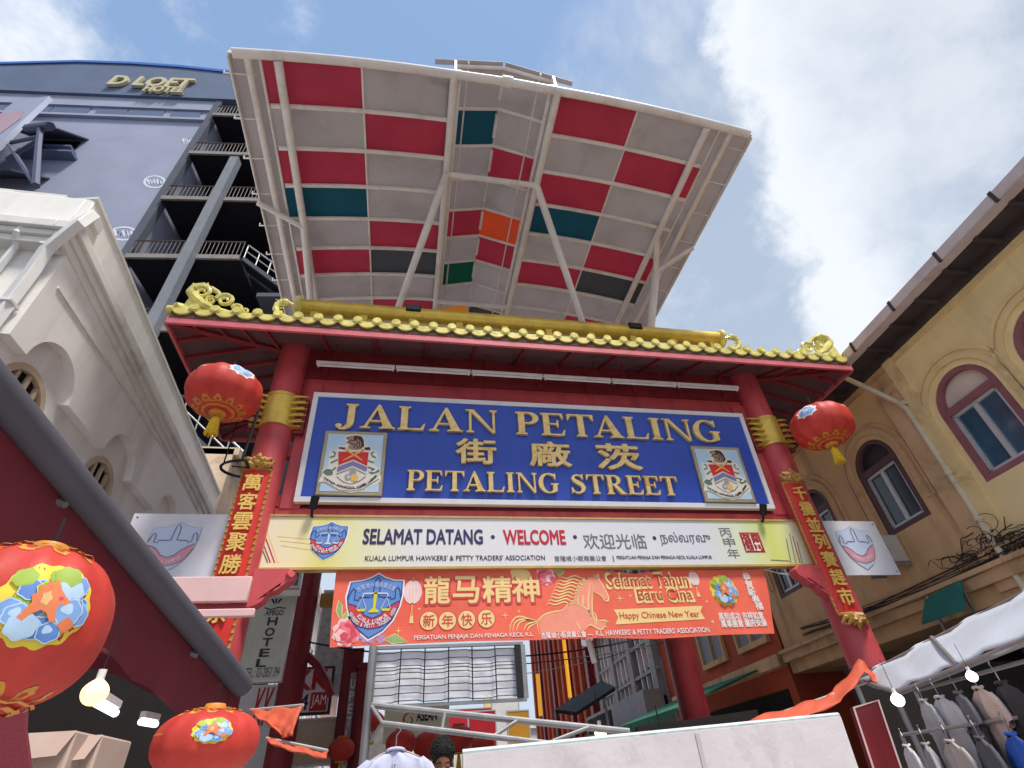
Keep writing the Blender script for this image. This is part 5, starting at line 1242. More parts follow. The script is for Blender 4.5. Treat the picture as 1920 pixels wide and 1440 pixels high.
def far_house(nm_label, FP, y0, y1, H, wall, bays, win, trim, dep=6, group='shophouses along the street', lows=3.5, shut=None):
    h = thing('far_shophouse', nm_label, 'building', tuple(FP.P(0, 0))[:2]+(0,), group)
    o = FP.P((y0+y1)/2, 0, -dep/2); h.location = o; h['_o'] = tuple(o)
    mb = MB(); mb.obox(FP, y0+.03, y1-.03, 0, H, -dep, 0, wall); mb.build('wall', h)
    mb = MB(); mb.obox(FP, y0, y1, H, H+.35, -dep, .35, trim); mb.build('cornice', h); mb = MB(); mb.obox(FP, y0, y1, lows, lows+.3, 0, .25, trim); mb.build('string_course', h)
    mb = MB(); mb.obox(FP, y0+.4, y1-.4, .05, lows-.5, 0, .03, dark); mb.build('shopfront', h)
    n = bays; wd = (y1-y0)/n
    for fl_ in range(int((H-lows-.6)//2.7)):
        for i in range(n):
            a = y0+wd*(i+.5); b = lows+1.75+fl_*2.7; w2 = wd*.30
            mb = MB()
            for q_ in ((a-w2-.1, a+w2+.1, b-1.05, b-.9), (a-w2-.1, a+w2+.1, b+.9, b+1.02), (a-w2-.1, a-w2, b-.9, b+.9), (a+w2, a+w2+.1, b-.9, b+.9), (a-.05, a+.05, b-.9, b+.9)): mb.obox(FP, *q_, 0, .12, trim)
            wn = mb.build('window', h); mb = MB(); mb.obox(FP, a-w2, a+w2, b-.9, b+.9, 0, .04, win); mb.build('pane', wn)
    return h
FRy = Fr(tuple(FR_.P(ra(0), 0, 0)), (math.sin(RD), math.cos(RD), 0), (0, 0, 1)); FRy.n = -FRy.n   # same plane, measured by y
class Flip(Fr):
    pass
far_house('orange shophouse with grey shuttered windows beyond the ochre shophouse', FRy, 14.3, 22.3, 11, org, 3, M("shutter_grey", rgb(132, 132, 142), .6, .1, 4), ocr)
gb = far_house('grey bay windowed shophouse above a long air conditioner ledge', FRy, 22.4, 33, 13, org, 3, glassd, grw, lows=2.6)
mb = MB()
for k in range(4):
    a = 23.4+k*2.9; mb.obox(FRy, a-.28, a+.28, 4.0, 8.5, 0, .35, grw)
for b in (5.0, 6.2, 8.3): mb.obox(FRy, 23, 32.4, b-.06, b+.06, 0, .30, grw)
for k in range(14): mb.obox(FRy, 23.3+k*.68, 23.38+k*.68, 4.0, 8.3, .0, .22, steel)
mb.build('bay_frame', gb)
mb = MB(); mb.obox(FRy, 22.8, 32.6, 3.2, 4.2, .36, 1.2, grw)
for k in range(4): mb.obox(FRy, 27.6+k*1.2, 28.6+k*1.2, 3.4, 4.05, 1.2, 1.24, dark)
mb.build('conditioner_ledge', gb)
oh = far_house('dark orange shophouse farthest along the right side with maroon pilasters', FRy, 33.1, 56, 15, org, 6, dark, maroon)
mb = MB()
for k in range(12): mb.obox(FRy, 34+k*1.8, 34.6+k*1.8, 3.2, 14, 0, .35, maroon if k % 3 == 0 else org)
mb.build('pilaster', oh)
for i, (y0, y1, H, wl, lab) in enumerate(((24.2, 31, 9.5, M("pale_green_wall", rgb(170, 184, 170), .8, .08, 1, dirt=rgb(120, 126, 116), damt=.4), 'pale green shophouse on the left side of the street, beyond the plaster house'),
                                          (31.2, 40, 11.5, M("pale_wall", rgb(206, 200, 192), .8, .08, 1, dirt=rgb(150, 140, 130), damt=.4), 'whitish shophouse on the left side of the street, second beyond the plaster house'),
                                          (40.2, 56, 9.0, M("pinkish_wall", rgb(190, 150, 136), .8, .08, 1, dirt=rgb(130, 100, 92), damt=.4), 'pinkish shophouse on the left side, farthest along the street'))):
    far_house(lab, FL, y0, y1, H, wl, 3, glassd, stud)
FE = front(84); far_house('pale block closing the far end of the street', FE, -14, 26, 8, M("end_wall", rgb(196, 190, 184), .8, .06, .5, dirt=rgb(150, 146, 142), damt=.4), 9, glassd, stud)

# ------------------------------------------------------------------ hanging signs beyond the gate
def board(nm, lab, cat, f, a0, a1, b0, b1, face, edge=None, th=.14, group=None):
    t = thing(nm, lab, cat, tuple(f.P((a0+a1)/2, b0)), group)
    mb = MB(); mb.obox(f, a0, a1, b0, b1, -th, 0, face); mb.build('panel', t, .006)
    if edge:
        mb = MB(); w_ = .04
        for q_ in ((a0-.01, a1+.01, b0-.01, b0+w_), (a0-.01, a1+.01, b1-w_, b1+.01), (a0-.01, a0+w_, b0+w_, b1-w_), (a1-w_, a1+.01, b0+w_, b1-w_)): mb.obox(f, *q_, -th-.01, .012, edge)
        mb.build('frame', t)
    return t
hs = M("sign_grey_green", rgb(186, 194, 186), .5, .05, 1.5, dirt=rgb(150, 154, 146), damt=.4)
f = front(11.4); ah = [f.px(*q_) for q_ in ((472, 1120), (553, 1118), (526, 1284), (455, 1272))]
a0, a1 = (ah[0][0]+ah[3][0])/2-.05, (ah[1][0]+ah[2][0])/2; b0, b1 = (ah[2][1]+ah[3][1])/2, ah[1][1]
hsg = board('hotel_sign', 'tall grey green hotel sign with stacked letters HOTEL hanging left of the maroon column', 'sign', f, a0, a1, b0, b1, hs, alu)
mb = MB()
for ch, (x, y) in zip('HOTEL', ((511, 1165), (506, 1185), (501, 1204), (496, 1224), (490, 1243))):
    (x0, y0), (x1, y1) = f.px(x-10, y+7.5), f.px(x+10, y-7.5); mb.text(f, ch, x0, y0, x1, y1, .003, .002, darkp, .03)
(x0, y0), (x1, y1) = f.px(497, 1151), f.px(531, 1151); mb.text(f, 'AMIGO', x0, (y0+y1)/2-.03, x1, (y0+y1)/2+.07, .003, .002, darkp, .02)
(x0, y0), (x1, y1) = f.px(459, 1268), f.px(524, 1267); mb.text(f, 'TEL : 03-2857 394', x0, (y0+y1)/2-.02, x1, (y0+y1)/2+.14, .003, .002, darkp)
a, b = f.px(517, 1136)
for an in (60, 95, 125): mb.ribbon(f, [(a+.05*math.cos(R(an)), b+.0+.05*math.sin(R(an))), (a+.12*math.cos(R(an)), b+.12*math.sin(R(an))), (a+.19*math.cos(R(an)), b+.19*math.sin(R(an)))], .04, .003, darkp, True)
mb.ribbon(f, [(a-.2, b-.03), (a-.08, b-.07), (a+.06, b-.03), (a+.2, b-.05)], .025, .003, darkp)
mb.build('lettering', hsg)
f = front(11.0); g0, g1 = f.px(486, 1076), f.px(561, 1102); grn = M("sign_green", rgb(30, 122, 104), .5, .08, 2)
gs = board('shop_sign', 'green shop sign panel with a white strip just under the welcome board', 'sign', f, g0[0], g1[0], g1[1], g0[1]+.3, grn, alu)
s0, s1 = f.px(505, 1103), f.px(551, 1113); mb = MB(); mb.obox(f, s0[0], s1[0]+.1, s1[1]-.02, s0[1]-.03, -.1, .0, white); mb.build('white_strip', gs)
f = front(14.6)
k0 = [f.px(*q_) for q_ in ((578, 1252), (617, 1250), (607, 1338), (566, 1340))]; a0, a1 = (k0[0][0]+k0[3][0])/2-.30, (k0[1][0]+k0[2][0])/2+.12; b0, b1 = (k0[2][1]+k0[3][1])/2, k0[1][1]
ks = board('shop_sign', 'white shop sign with big red letters KK beside the maroon column', 'sign', f, a0, a1, b0, b1, M("sign_white", rgb(214, 214, 218), .5, .04, 2), darkp)
mb = MB(); w_ = a1-a0; h_ = b1-b0; srd = M("sign_red", rgb(176, 34, 48), .5, .06)
mb.text(f, 'KK', a0+.06*w_, b0+.52*h_, a1-.12*w_, b0+.93*h_, .004, .003, srd, .03)
mb.text(f, '24', a0+.05*w_, b0+.1*h_, a0+.45*w_, b0+.42*h_, .004, .003, navy, .02)
mb.obox(f, a0+.50*w_, a1-.08*w_, b0+.06*h_, b0+.45*h_, 0, .004, srd); mb.text(f, 'JAM', a0+.53*w_, b0+.12*h_, a1-.11*w_, b0+.40*h_, .005, .003, whp, .01)
mb.build('lettering', ks)
f = front(14.2); m0 = [f.px(*q_) for q_ in ((478, 1286), (524, 1284), (516, 1325), (470, 1325))]; a0, a1, b0, b1 = m0[3][0]-.3, m0[2][0], m0[2][1]-1.2, m0[1][1]
ms = board('shop_sign', 'white sign with dark red letters partly hidden below the hotel sign', 'sign', f, a0, a1, b0, b1, M("sign_white", rgb(214, 214, 218), .5, .04, 2), alu)
mb = MB(); mb.text(f, 'KK', a0+.4, b1-.75, a1-.06, b1-.06, .004, .003, srd, .02); mb.build('lettering', ms)
# narrow sign strip along the second post
f = front(15.5); p0, p1 = f.px(656, 1270), f.px(641, 1400); post = thing('sign_post', 'maroon post with a narrow strip of white vertical letters, left of the wire grid', 'post', tuple(f.P(p0[0], 0)))
mb = MB(); mb.obox(f, p0[0]-.22, p0[0]+.28, 0, f.px(660, 1215)[1], -.3, -.02, maroon); mb.build('shaft', post)
mb = MB(); mb.obox(f, p0[0]+.02, p0[0]+.16, .4, p0[1]+.1, -.02, .02, galv); mb.build('strip', post)
mb = MB()
for i, ch in enumerate('UPETLOU'):
    b = p0[1]-.05-i*.27; mb.text(f, ch, p0[0]+.04, b-.2, p0[0]+.15, b, .021, .004, white, .02)
mb.build('lettering', post)
f = front(18); q0, q1 = f.px(735, 1328), f.px(842, 1387); asn = board('shop_sign', 'pale yellow green sign reading ASEAN above the hanging shirt', 'sign', f, q0[0]-.2, q1[0], q1[1], q0[1], M("sign_lime", rgb(240, 242, 208), .5, .06, 1.5), None)
(x0, y0), (x1, y1) = f.px(781, 1352), f.px(819, 1350); mb = MB(); mb.text(f, 'ASEAN', x0, y0, x1, y0+.26, .004, .003, darkp, .03)
a, b = f.px(768, 1349); mb.ribbon(f, [(a+.17*math.cos(t), b+.17*math.sin(t)) for t in [R(40)+i*R(24) for i in range(13)]], .06, .004, po_, True); mb.ribbon(f, [(a+.08*math.cos(t), b-.02+.08*math.sin(t)) for t in [R(180)+i*R(28) for i in range(11)]], .05, .006, M("sign_leaf", rgb(110, 150, 70), .5, .05), True)
mb.build('lettering', asn)
f = front(15.4); p0 = f.px(684, 1255); post = thing('sign_post', 'plain maroon post just left of the wire grid, right of the lettered post', 'post', tuple(f.P(p0[0], 0)))
mb = MB(); mb.tube([f.P(p0[0], 0), f.P(p0[0], p0[1])], .17, maroon, 20); mb.build('shaft', post)
mb = MB(); mb.tube([f.P(p0[0], p0[1]), f.P(p0[0], p0[1]+.12)], .22, maroon, 20); mb.build('cap', post)
# small plain signs and awnings filling the street
for i, (px, py, y, w_, h_, m, lab) in enumerate(((905, 1385, 26, 1.2, 2.0, srd, 'narrow red hanging sign far along the street right of the ASEAN sign'), (950, 1372, 30, 1.4, 3.2, white, 'white vertical hanging sign far along the street beside the scaffold'),
        (975, 1400, 24, .9, 2.4, py_, 'amber vertical hanging sign far along the street'), (880, 1352, 34, 3.0, 1.2, crim, 'crimson wide hanging sign far along the street'), (925, 1345, 40, 1.2, 3.0, cream, 'cream narrow hanging sign far along the street'),
        (628, 1200, 17, 1.0, 2.8, M("sign_dull", rgb(160, 158, 156), .6, .3, 7), 'grey blotchy vertical sign just left of the red banner'), (600, 1390, 16.5, 2.0, 1.0, M("sign_beige", rgb(196, 176, 150), .6, .1, 3), 'beige sign low beside the maroon column'), (715, 1395, 22, 1.8, 1.6, M("sign_dull2", rgb(178, 176, 176), .6, .2, 5), 'dull grey sign behind the hanging shirt'))):
    f = front(y); a, b = f.px(px, py); board('hanging_sign', lab, 'sign', f, a-w_/2, a+w_/2, b-h_/2, b+h_/2, m, alu, .12, 'plain hanging signs along the street')

# awnings and stall roofs along both sides of the street
def street_awning(lab, x, y, w_, z, d, drop, m, side):
    t = thing('street_awning', lab, 'awning', (x, y, z), 'awnings along the street behind the gate')
    mb = MB(); s_ = 1 if side == 'L' else -1
    mb.add([(x, y-w_/2, z), (x, y+w_/2, z), (x+s_*d, y+w_/2, z-drop), (x+s_*d, y-w_/2, z-drop), (x, y-w_/2, z-.05), (x, y+w_/2, z-.05), (x+s_*d, y+w_/2, z-drop-.05), (x+s_*d, y-w_/2, z-drop-.05)], [(0, 1, 2, 3), (7, 6, 5, 4), (0, 4, 5, 1), (1, 5, 6, 2), (2, 6, 7, 3), (3, 7, 4, 0)], m); mb.build('cover', t)
    mb = MB(); n = 14
    for i in range(n): yy = y-w_/2+w_*i/n; mb.add([(x+s_*d, yy, z-drop-.05), (x+s_*d, yy+w_/n, z-drop-.05), (x+s_*d, yy+w_/n*.8, z-drop-.32), (x+s_*d, yy+w_/n*.2, z-drop-.32)], [(0, 1, 2, 3)], m)
    mb.build('valance', t)
    mb = MB()
    for yy in (y-w_/2+.1, y+w_/2-.1): mb.tube([(x+s_*d, yy, z-drop-.05), (x+s_*d, yy, 0)], .03, galv, 6)
    mb.build('poles', t)
tgn = M("awning_green", rgb(40, 104, 84), .8, .1, 2); tbl = M("awning_blue", rgb(50, 84, 150), .8, .1, 2); tbg = M("awning_beige", rgb(200, 178, 144), .8, .1, 2)
for i, (x, y, w_, z, d, dr, m, sd_, lab) in enumerate(((-5.3, 17, 4, 3.6, 2.4, .8, tbl, 'L', 'blue stall awning on the left behind the maroon column'), (-5.3, 22.5, 5, 3.9, 2.6, .8, tbg, 'L', 'beige stall awning on the left, second along the street'),
        (-5.3, 30, 6, 4.0, 2.8, .8, srd, 'L', 'red stall awning on the left, third along the street'), (10.4, 18, 5, 3.7, 3.0, .9, tgn, 'R', 'green stall awning on the right, behind the white partition'), (10.8, 26, 6, 3.6, 3.4, .9, tbl, 'R', 'blue stall awning on the right below the grey bay windows'), (11.4, 36, 7, 4.2, 3.6, .9, tbg, 'R', 'beige stall awning on the right, farthest along the street'))):
    street_awning(lab, x, y, w_, z, d, dr, m, sd_)
for i, (x0, x1, y, z, sag, lab) in enumerate(((-2.3, 6.8, 13.4, 4.3, .5, 'thin dark cable sagging across the street between the rear columns'), (-5.4, 10.6, 19, 5.4, .8, 'thin dark cable sagging across the street beyond the rear columns'), (-5.4, 11, 27, 6.4, .9, 'thin dark cable sagging across the street, farthest of three'))):
    t = thing('overhead_cable', lab, 'cable', (x0, y, z), 'cables across the street'); mb = MB(); mb.tube([(x0+(x1-x0)*k/20, y, z-sag*4*(k/20)*(1-k/20)) for k in range(21)], .018, black, 5); mb.build('wire', t)

# ------------------------------------------------------------------ far red lanterns
def small_lantern(px, py, y, r, lab):
    c = AT(px, py, y); t = thing('small_lantern', lab, 'lantern', tuple(c), 'small lanterns along the street')
    mb = MB(); mb.ball(c, r, lred, 20, 12, 1, 1, .8); mb.build('globe', t)
    mb = MB(); mb.lathe(c, [(r*.4, -.84*r), (r*.4, -.74*r)], lgold, 14); mb.lathe(c, [(r*.4, .74*r), (r*.4, .84*r)], lgold, 14); mb.build('caps', t)
    mb = MB(); mb.tube([c+Vector((0, 0, -.8*r)), c+Vector((0, 0, -1.8*r))], [.08*r, .2*r], tasy, 8); mb.build('tassel', t)
small_lantern(752, 1393, 14, .33, 'small red lantern behind the hanging shirt'); small_lantern(803, 1397, 15, .36, 'small red lantern above and left of the dark haired head'); small_lantern(860, 1385, 15, .36, 'small red lantern just right of the dark haired head'); small_lantern(905, 1396, 19, .36, 'small red lantern above the left end of the white partition'); small_lantern(640, 1405, 15, .30, 'small red lantern low beside the narrow lettered post'); small_lantern(700, 1352, 21, .36, 'small red lantern below the left corner of the wire grid')

# ------------------------------------------------------------------ pink roof edge and red cap by the left column
pk = M("pink_board", rgb(226, 186, 184), .6, .06, 2, dirt=rgb(196, 150, 150), damt=.35)
f = front(6.5); (xr, zt_), (_, zb_) = f.px(473, 1080), f.px(473, 1127); xr2, z3 = f.px(478, 1140); _, z4 = f.px(478, 1155)
pr2 = thing('kiosk_roof_edge', 'pink double board roof edge of a kiosk in front of the left gate column', 'roof edge', (xr-1, 6.5, z4))
mb = MB(); mb.box((xr-2.2, 6.5, zb_), (xr, 6.56, zt_), pk); mb.build('upper_board', pr2, .01)
mb = MB(); mb.box((xr-2.2, 6.56, z3), (xr-.03, 6.60, zb_), dred); mb.build('recess', pr2)
mb = MB(); mb.box((xr-2.2, 6.50, z4), (xr2, 6.56, z3), pk); mb.build('lower_board', pr2, .01)
mb = MB(); mb.box((xr-2.1, 6.57, 0), (xr-1.95, 6.72, zt_), dred); mb.build('support', pr2)

# hoop bracket on the left column
hp_ = thing('hoop_bracket', 'black iron hoop bracket for a lantern on the left gate column', 'bracket', (-2.6, 7.75, 5.4))
f = front(7.75); mb = MB(); c0, c1 = f.px(468, 880), f.px(414, 880); cx, cz_ = c0[0], c0[1]; rx = c0[0]-c1[0]
mb.tube([Vector((cx-rx*math.sin(t), 7.75-.28*math.cos(t), cz_)) for t in [math.pi*i/16 for i in range(17)]], .022, black, 6)
mb.tube([Vector((cx, 7.47, cz_)), Vector((cx, 8.03, cz_))], .022, black, 6); mb.tube([Vector((cx, 7.7, cz_)), Vector((cx-rx*.6, 7.7, cz_+.02))], .012, black, 5); mb.build('hoop', hp_)
mb = MB(); mb.tube([Vector((cx-.05, 7.47, cz_)), Vector((cx-.02, 7.47, 6.5))], .024, black, 6); mb.tube([Vector((cx-rx*.85, 7.62, cz_)), Vector((cx-rx*.8, 7.62, 6.45))], .012, black, 6); mb.build('rods', hp_)

# ------------------------------------------------------------------ maroon awning over the left stall
awm = M("awning_maroon", rgb(112, 40, 52), .85, .12, 1.5, .15, 90, dirt=rgb(84, 28, 38), damt=.5)
awt = M("awning_roll", rgb(76, 74, 84), .7, .12, 2, .1, 70)
P0, P1 = AT(0, 735, 1.9), AT(455, 1287, 4.2); d_ = (P1-P0); PA = P0-d_*.55
aw = thing('stall_awning', 'maroon fabric awning with a dark grey roller edge across the lower left', 'awning', tuple(P1-Vector((0, 0, P1.z))))
mb = MB(); mb.tube([PA, P0, P0+d_*.5, P1], .066, awt, 20); mb.build('roller', aw)
inn = lambda p: p+Vector((-2.3, .0, .90))
mb = MB(); N_ = 14; vs = []; off_ = Vector((0, 0, -.05))
for i in range(N_+1):
    p = PA.lerp(P1, i/N_)
    for j in range(7): 
        q_ = (p+off_).lerp(inn(p)+off_, j/6); q_.z -= .05*math.sin(math.pi*j/6); vs.append(q_)
fs = [(i*7+j, (i+1)*7+j, (i+1)*7+j+1, i*7+j+1) for i in range(N_) for j in range(6)]
mb.add(vs, fs, awm); mb.build('fabric', aw)
mb = MB(); vs = []
for i in range(N_*2+1):
    p = PA.lerp(P1, i/(N_*2))+Vector((-.06, 0, -.04)); vs += [p, p+Vector((-.02-.015*math.sin(i*1.3), 0, -.17)), p+Vector((-.03-.02*math.sin(i*1.3), .0, -.30-.012*(i % 2)))]
fs = [(i*3+j, (i+1)*3+j, (i+1)*3+j+1, i*3+j+1) for i in range(N_*2) for j in range(2)]; mb.add(vs, fs, awm); mb.build('valance', aw)
mb = MB(); p = P1; vs = []
for j in range(13):
    q_ = p.lerp(inn(p), j/12)+Vector((0, .01, -.05)); vs += [q_, q_+Vector((0, .0, -.16-.02*(j % 2)))]
mb.add(vs, [(2*j, 2*j+2, 2*j+3, 2*j+1) for j in range(12)], awm); mb.build('end_valance', aw)
mb = MB()
for t in (.15, .5, .85):
    p = PA.lerp(P1, t); mb = MB(); mb.tube([p+Vector((-.03, 0, -.07)), inn(p)+Vector((0, 0, -.14))], .018, galv, 6); mb.build('arm', aw)
pass
mb = MB(); mb.tube([PA+Vector((0, .5, -.12)), Vector((PA.x, PA.y+.5, 0))], .03, galv, 8); p = inn(P1); mb.tube([p, Vector((p.x, p.y, 0))], .03, galv, 8); mb.build('pole', aw)
# end cap detail on the roller at the near end
p = AT(8, 740, 1.9); 
# stall behind the awning; near-black panels stand in for the shade inside
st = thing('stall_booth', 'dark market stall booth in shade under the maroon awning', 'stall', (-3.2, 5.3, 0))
mb = MB(); mb.box((-5.3, 4.9, 0), (-1.55, 5.0, 2.28), dark); mb.build('shade_backdrop', st)
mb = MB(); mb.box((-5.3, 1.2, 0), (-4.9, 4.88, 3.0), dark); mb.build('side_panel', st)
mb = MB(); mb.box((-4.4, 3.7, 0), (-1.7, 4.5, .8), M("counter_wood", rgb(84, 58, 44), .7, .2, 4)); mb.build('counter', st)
# bulb and tubes
def bulb(px, py, y, r, lab, col, es):
    c = AT(px, py, y); t = thing('light_bulb', lab, 'lamp', tuple(c), 'lit bulbs in the stalls')
    mb = MB(); mb.lathe(c, [(.30*r, .95*r)]+[(r*math.cos(math.pi*k/22-R(0))*(1 if k else 1), -r*math.sin(math.pi*k/22)) if k >= 0 else (r*(1-.7*(k/6)**2), -r*.95*k/6) for k in range(-5, 12)], M("bulb_%d" % int(es*10), col, .4, 0, emit=col, es=es), 26); mb.build('glass', t, 0, 80)
    mb = MB(); mb.tube([c+Vector((0, 0, .85*r)), c+Vector((0, 0, 1.7*r))], .32*r, white, 10); mb.tube([c+Vector((0, 0, 1.7*r)), c+Vector((0, 0, 6*r))], .05*r, black, 5); mb.build('socket', t)
    return c
bulb(178, 1298, 2.9, .052, 'glowing warm bulb beside the big red lantern', (1, .68, .28, 1), 1.8)
def tubelight(p0, p1, lab):
    t = thing('tube_light', lab, 'lamp', tuple(p0), 'tube lights in the stalls'); mb = MB(); mb.tube([p0, p1], .018, M("tube_glow", (.85, .92, 1, 1), .4, 0, emit=(.8, .9, 1, 1), es=1.6), 10); mb.build('tube', t)
    mb = MB(); d = Vector((0, 0, .035)); mb.tube([Vector(p0)+d, Vector(p1)+d], .022, steel, 4); mb.build('housing', t)
tubelight(AT(182, 1318, 3.0), AT(216, 1337, 3.3), 'short white tube light just below the glowing bulb')
tubelight(AT(264, 1353, 3.8), AT(292, 1358, 4.0), 'small white tube light left of the bottom lantern')
# piled boxes and a maroon drape at the lower left corner
card = M("cardboard", rgb(178, 156, 146), .85, .08, 3, dirt=rgb(170, 140, 124), damt=.4)
for i, (px, py, w_, lab) in enumerate(((78, 1385, .22, 'pinkish cardboard carton at the bottom left, left one of two'), (135, 1392, .20, 'pinkish cardboard carton at the bottom left, right one with grey side'))):
    c = AT(px, py, 2.6+.1*i); t = thing('carton', lab, 'carton', (c.x, c.y, c.z-.9), 'cartons in the left stall')
    mb = MB(); mb.box((c.x-w_*.5, c.y, c.z-.9), (c.x+w_*.5, c.y+.3, c.z+.02), card); mb.build('body', t, .008)
    mb = MB(); mb.add([(c.x-w_*.5, c.y, c.z+.02), (c.x+w_*.5, c.y, c.z+.02), (c.x+w_*.45, c.y-.06, c.z-.06), (c.x-w_*.55, c.y-.05, c.z-.07)], [(3, 2, 1, 0)], card); mb.build('flap', t)
f = front(2.35); q_ = f.pts([(-60, 1310), (48, 1325), (46, 1365), (58, 1460), (-60, 1500)]); t = thing('drape', 'dark maroon cloth drape hanging at the bottom left corner', 'drape', tuple(f.P(q_[1][0], q_[3][1])))
mb = MB(); mb.prism(f, q_[::-1], -.02, 0, awm); mb.build('cloth', t)

# ------------------------------------------------------------------ orange tarpaulins
tarp = M("orange_tarp", rgb(214, 98, 70), .6, .12, 4, .35, 8, dirt=rgb(170, 60, 40), damt=.4, trans=.2)
def tarpaulin(lab, grid):
    """sagging sheet from rows of (px, py, depth)"""
    P_ = [[AT(*q_) for q_ in r_] for r_ in grid]; rows_, cols = len(P_), len(P_[0]); mb = MB(); vs = []; U = 6
    NR_, NC = (rows_-1)*U+1, (cols-1)*U+1
    for i in range(NR_):
        for j in range(NC):
            a, b = i/U, j/U; i0, j0 = min(int(a), rows_-2), min(int(b), cols-2); s_, t_ = a-i0, b-j0
            p = P_[i0][j0].lerp(P_[i0][j0+1], t_).lerp(P_[i0+1][j0].lerp(P_[i0+1][j0+1], t_), s_); vs.append(p+Vector((0, .02*math.sin(j*1.7+i), .015*math.sin(j*1.1)*math.cos(i*.9))))
    t = thing('tarpaulin', lab, 'tarpaulin', tuple(vs[0]), 'orange tarpaulins')
    mb.add(vs, [(i*NC+j, i*NC+j+1, (i+1)*NC+j+1, (i+1)*NC+j) for i in range(NR_-1) for j in range(NC-1)], tarp); o = mb.build('sheet', t, 0, 180)
    md = o.modifiers.new('thick', 'SOLIDIFY'); md.thickness = .008
    mb = MB(); mb.tube([vs[0]+Vector((0, .02, .01)), vs[NC-1]+Vector((0, .02, .01))], .012, rope, 6); mb.build('cord', t)
tarpaulin('orange tarpaulin sagging below the hotel sign, right of the bottom lantern', [[(468, 1333, 6.6), (515, 1330, 6.3), (567, 1325, 6.0)], [(486, 1350, 6.2), (520, 1362, 6.0), (556, 1352, 5.9)], [(500, 1352, 6.0), (531, 1384, 5.9), (548, 1380, 5.8)]])
tarpaulin('thin orange tarpaulin edge lower down beside the orange sagging one', [[(498, 1386, 6.0), (556, 1402, 5.8), (613, 1412, 5.6)], [(508, 1396, 5.8), (560, 1412, 5.7), (612, 1424, 5.5)]])
tarpaulin('long orange tarpaulin draped in loops in front of the right gate column', [[(1322, 1388, 6.5), (1420, 1345, 6.2), (1500, 1322, 6.2), (1560, 1300, 6.2), (1612, 1238, 6.2), (1655, 1275, 6.0)], [(1325, 1400, 6.3), (1430, 1362, 6.0), (1512, 1346, 6.0), (1575, 1318, 6.0), (1622, 1262, 6.0), (1650, 1288, 5.9)]])

# ------------------------------------------------------------------ wire display grid on scaffold pipes
f = front(6.4); g = [f.px(*q_) for q_ in ((697, 1214), (985, 1213), (983, 1310), (698, 1322))]; a0, a1 = (g[0][0]+g[3][0])/2, (g[1][0]+g[2][0])/2; b0, b1 = (g[2][1]+g[3][1])/2, (g[0][1]+g[1][1])/2
wg = thing('wire_grid', 'black wire display grid backed with a crinkled grey sheet under the red banner', 'display grid', tuple(f.P((a0+a1)/2, b0)))
mb = MB(); vs = []; nx, nz = 48, 20
for j in range(nz+1):
    for i in range(nx+1): vs.append(f.P(a0+.03+(a1-a0-.1)*i/nx, b0+.02+(b1-b0-.04)*j/nz, -.04+.004*math.sin(i*.8+j*.35)+.003*math.sin(j*1.9+i*.2)))
mb.add(vs, [(j*(nx+1)+i, j*(nx+1)+i+1, (j+1)*(nx+1)+i+1, (j+1)*(nx+1)+i) for j in range(nz) for i in range(nx)], M("grey_plastic", rgb(240, 240, 248), .6, .06, 5, .25, 14)); mb.build('backing_sheet', wg, 0, 180)
mb = MB()
for i in range(7): x = a0+.03+(a1-a0-.1)*i/6; mb.tube([f.P(x, b0, .02), f.P(x, b1, .02)], .0065, black, 6)
for k, t_ in enumerate((.04, .17, .30, .42, .53, .60, .66, .78, .92)): mb.tube([f.P(a0+.02+(a1-a0-.08)*i/24, b0+(b1-b0)*t_+.007*(1 if (i//4) % 2 else -1), .028) for i in range(25)], .0045, black, 6)
mb.build('wires', wg)
mb = MB()
for q_ in ((a0-.02, a1, b0-.03, b0), (a0-.02, a1, b1, b1+.03), (a0-.04, a0, b0, b1), (a1-.03, a1+.02, b0, b1)): mb.obox(f, *q_, -.03, .02, galv)
mb.obox(f, a1-.10, a1-.04, b0, b1, -.02, .03, black); mb.build('frame', wg)
sc = thing('scaffold_rack', 'grey pipe rack with sloping rails running to the right behind the white partition', 'rack', tuple(AT(690, 1440, 6.3)))
def pipes(nm, segs):
    for l_, r_ in segs:
        mb = MB(); mb.tube([AT(*q_) for q_ in l_], r_, galv, 10); mb.build(nm, sc)
p = AT(690, 1330, 6.3); mb = MB(); mb.tube([(p.x, 6.3, 0), (p.x, 6.3, AT(697, 1212, 6.3).z)], .045, galv, 12); mb.build('upright', sc)
pipes('rail', [([(695, 1322, 6.3), (1180, 1372, 6.0)], .032), ([(716, 1356, 6.1), (830, 1370, 6.0), (1110, 1404, 5.8)], .026)])
pipes('brace', [([(695, 1322, 6.3), (717, 1355, 6.1), (694, 1388, 6.3)], .020), ([(834, 1338, 6.2), (828, 1370, 6.0)], .018), ([(969, 1352, 6.1), (920, 1384, 6.0)], .018), ([(1104, 1364, 6.0), (1036, 1390, 5.9)], .018), ([(1180, 1372, 6.0), (1182, 1420, 6.0)], .02)])
x2 = AT(1182, 1380, 6.0); mb = MB(); mb.tube([(x2.x, 6.0, 0), (x2.x, 6.0, x2.z)], .03, galv, 10); mb.build('upright', sc)

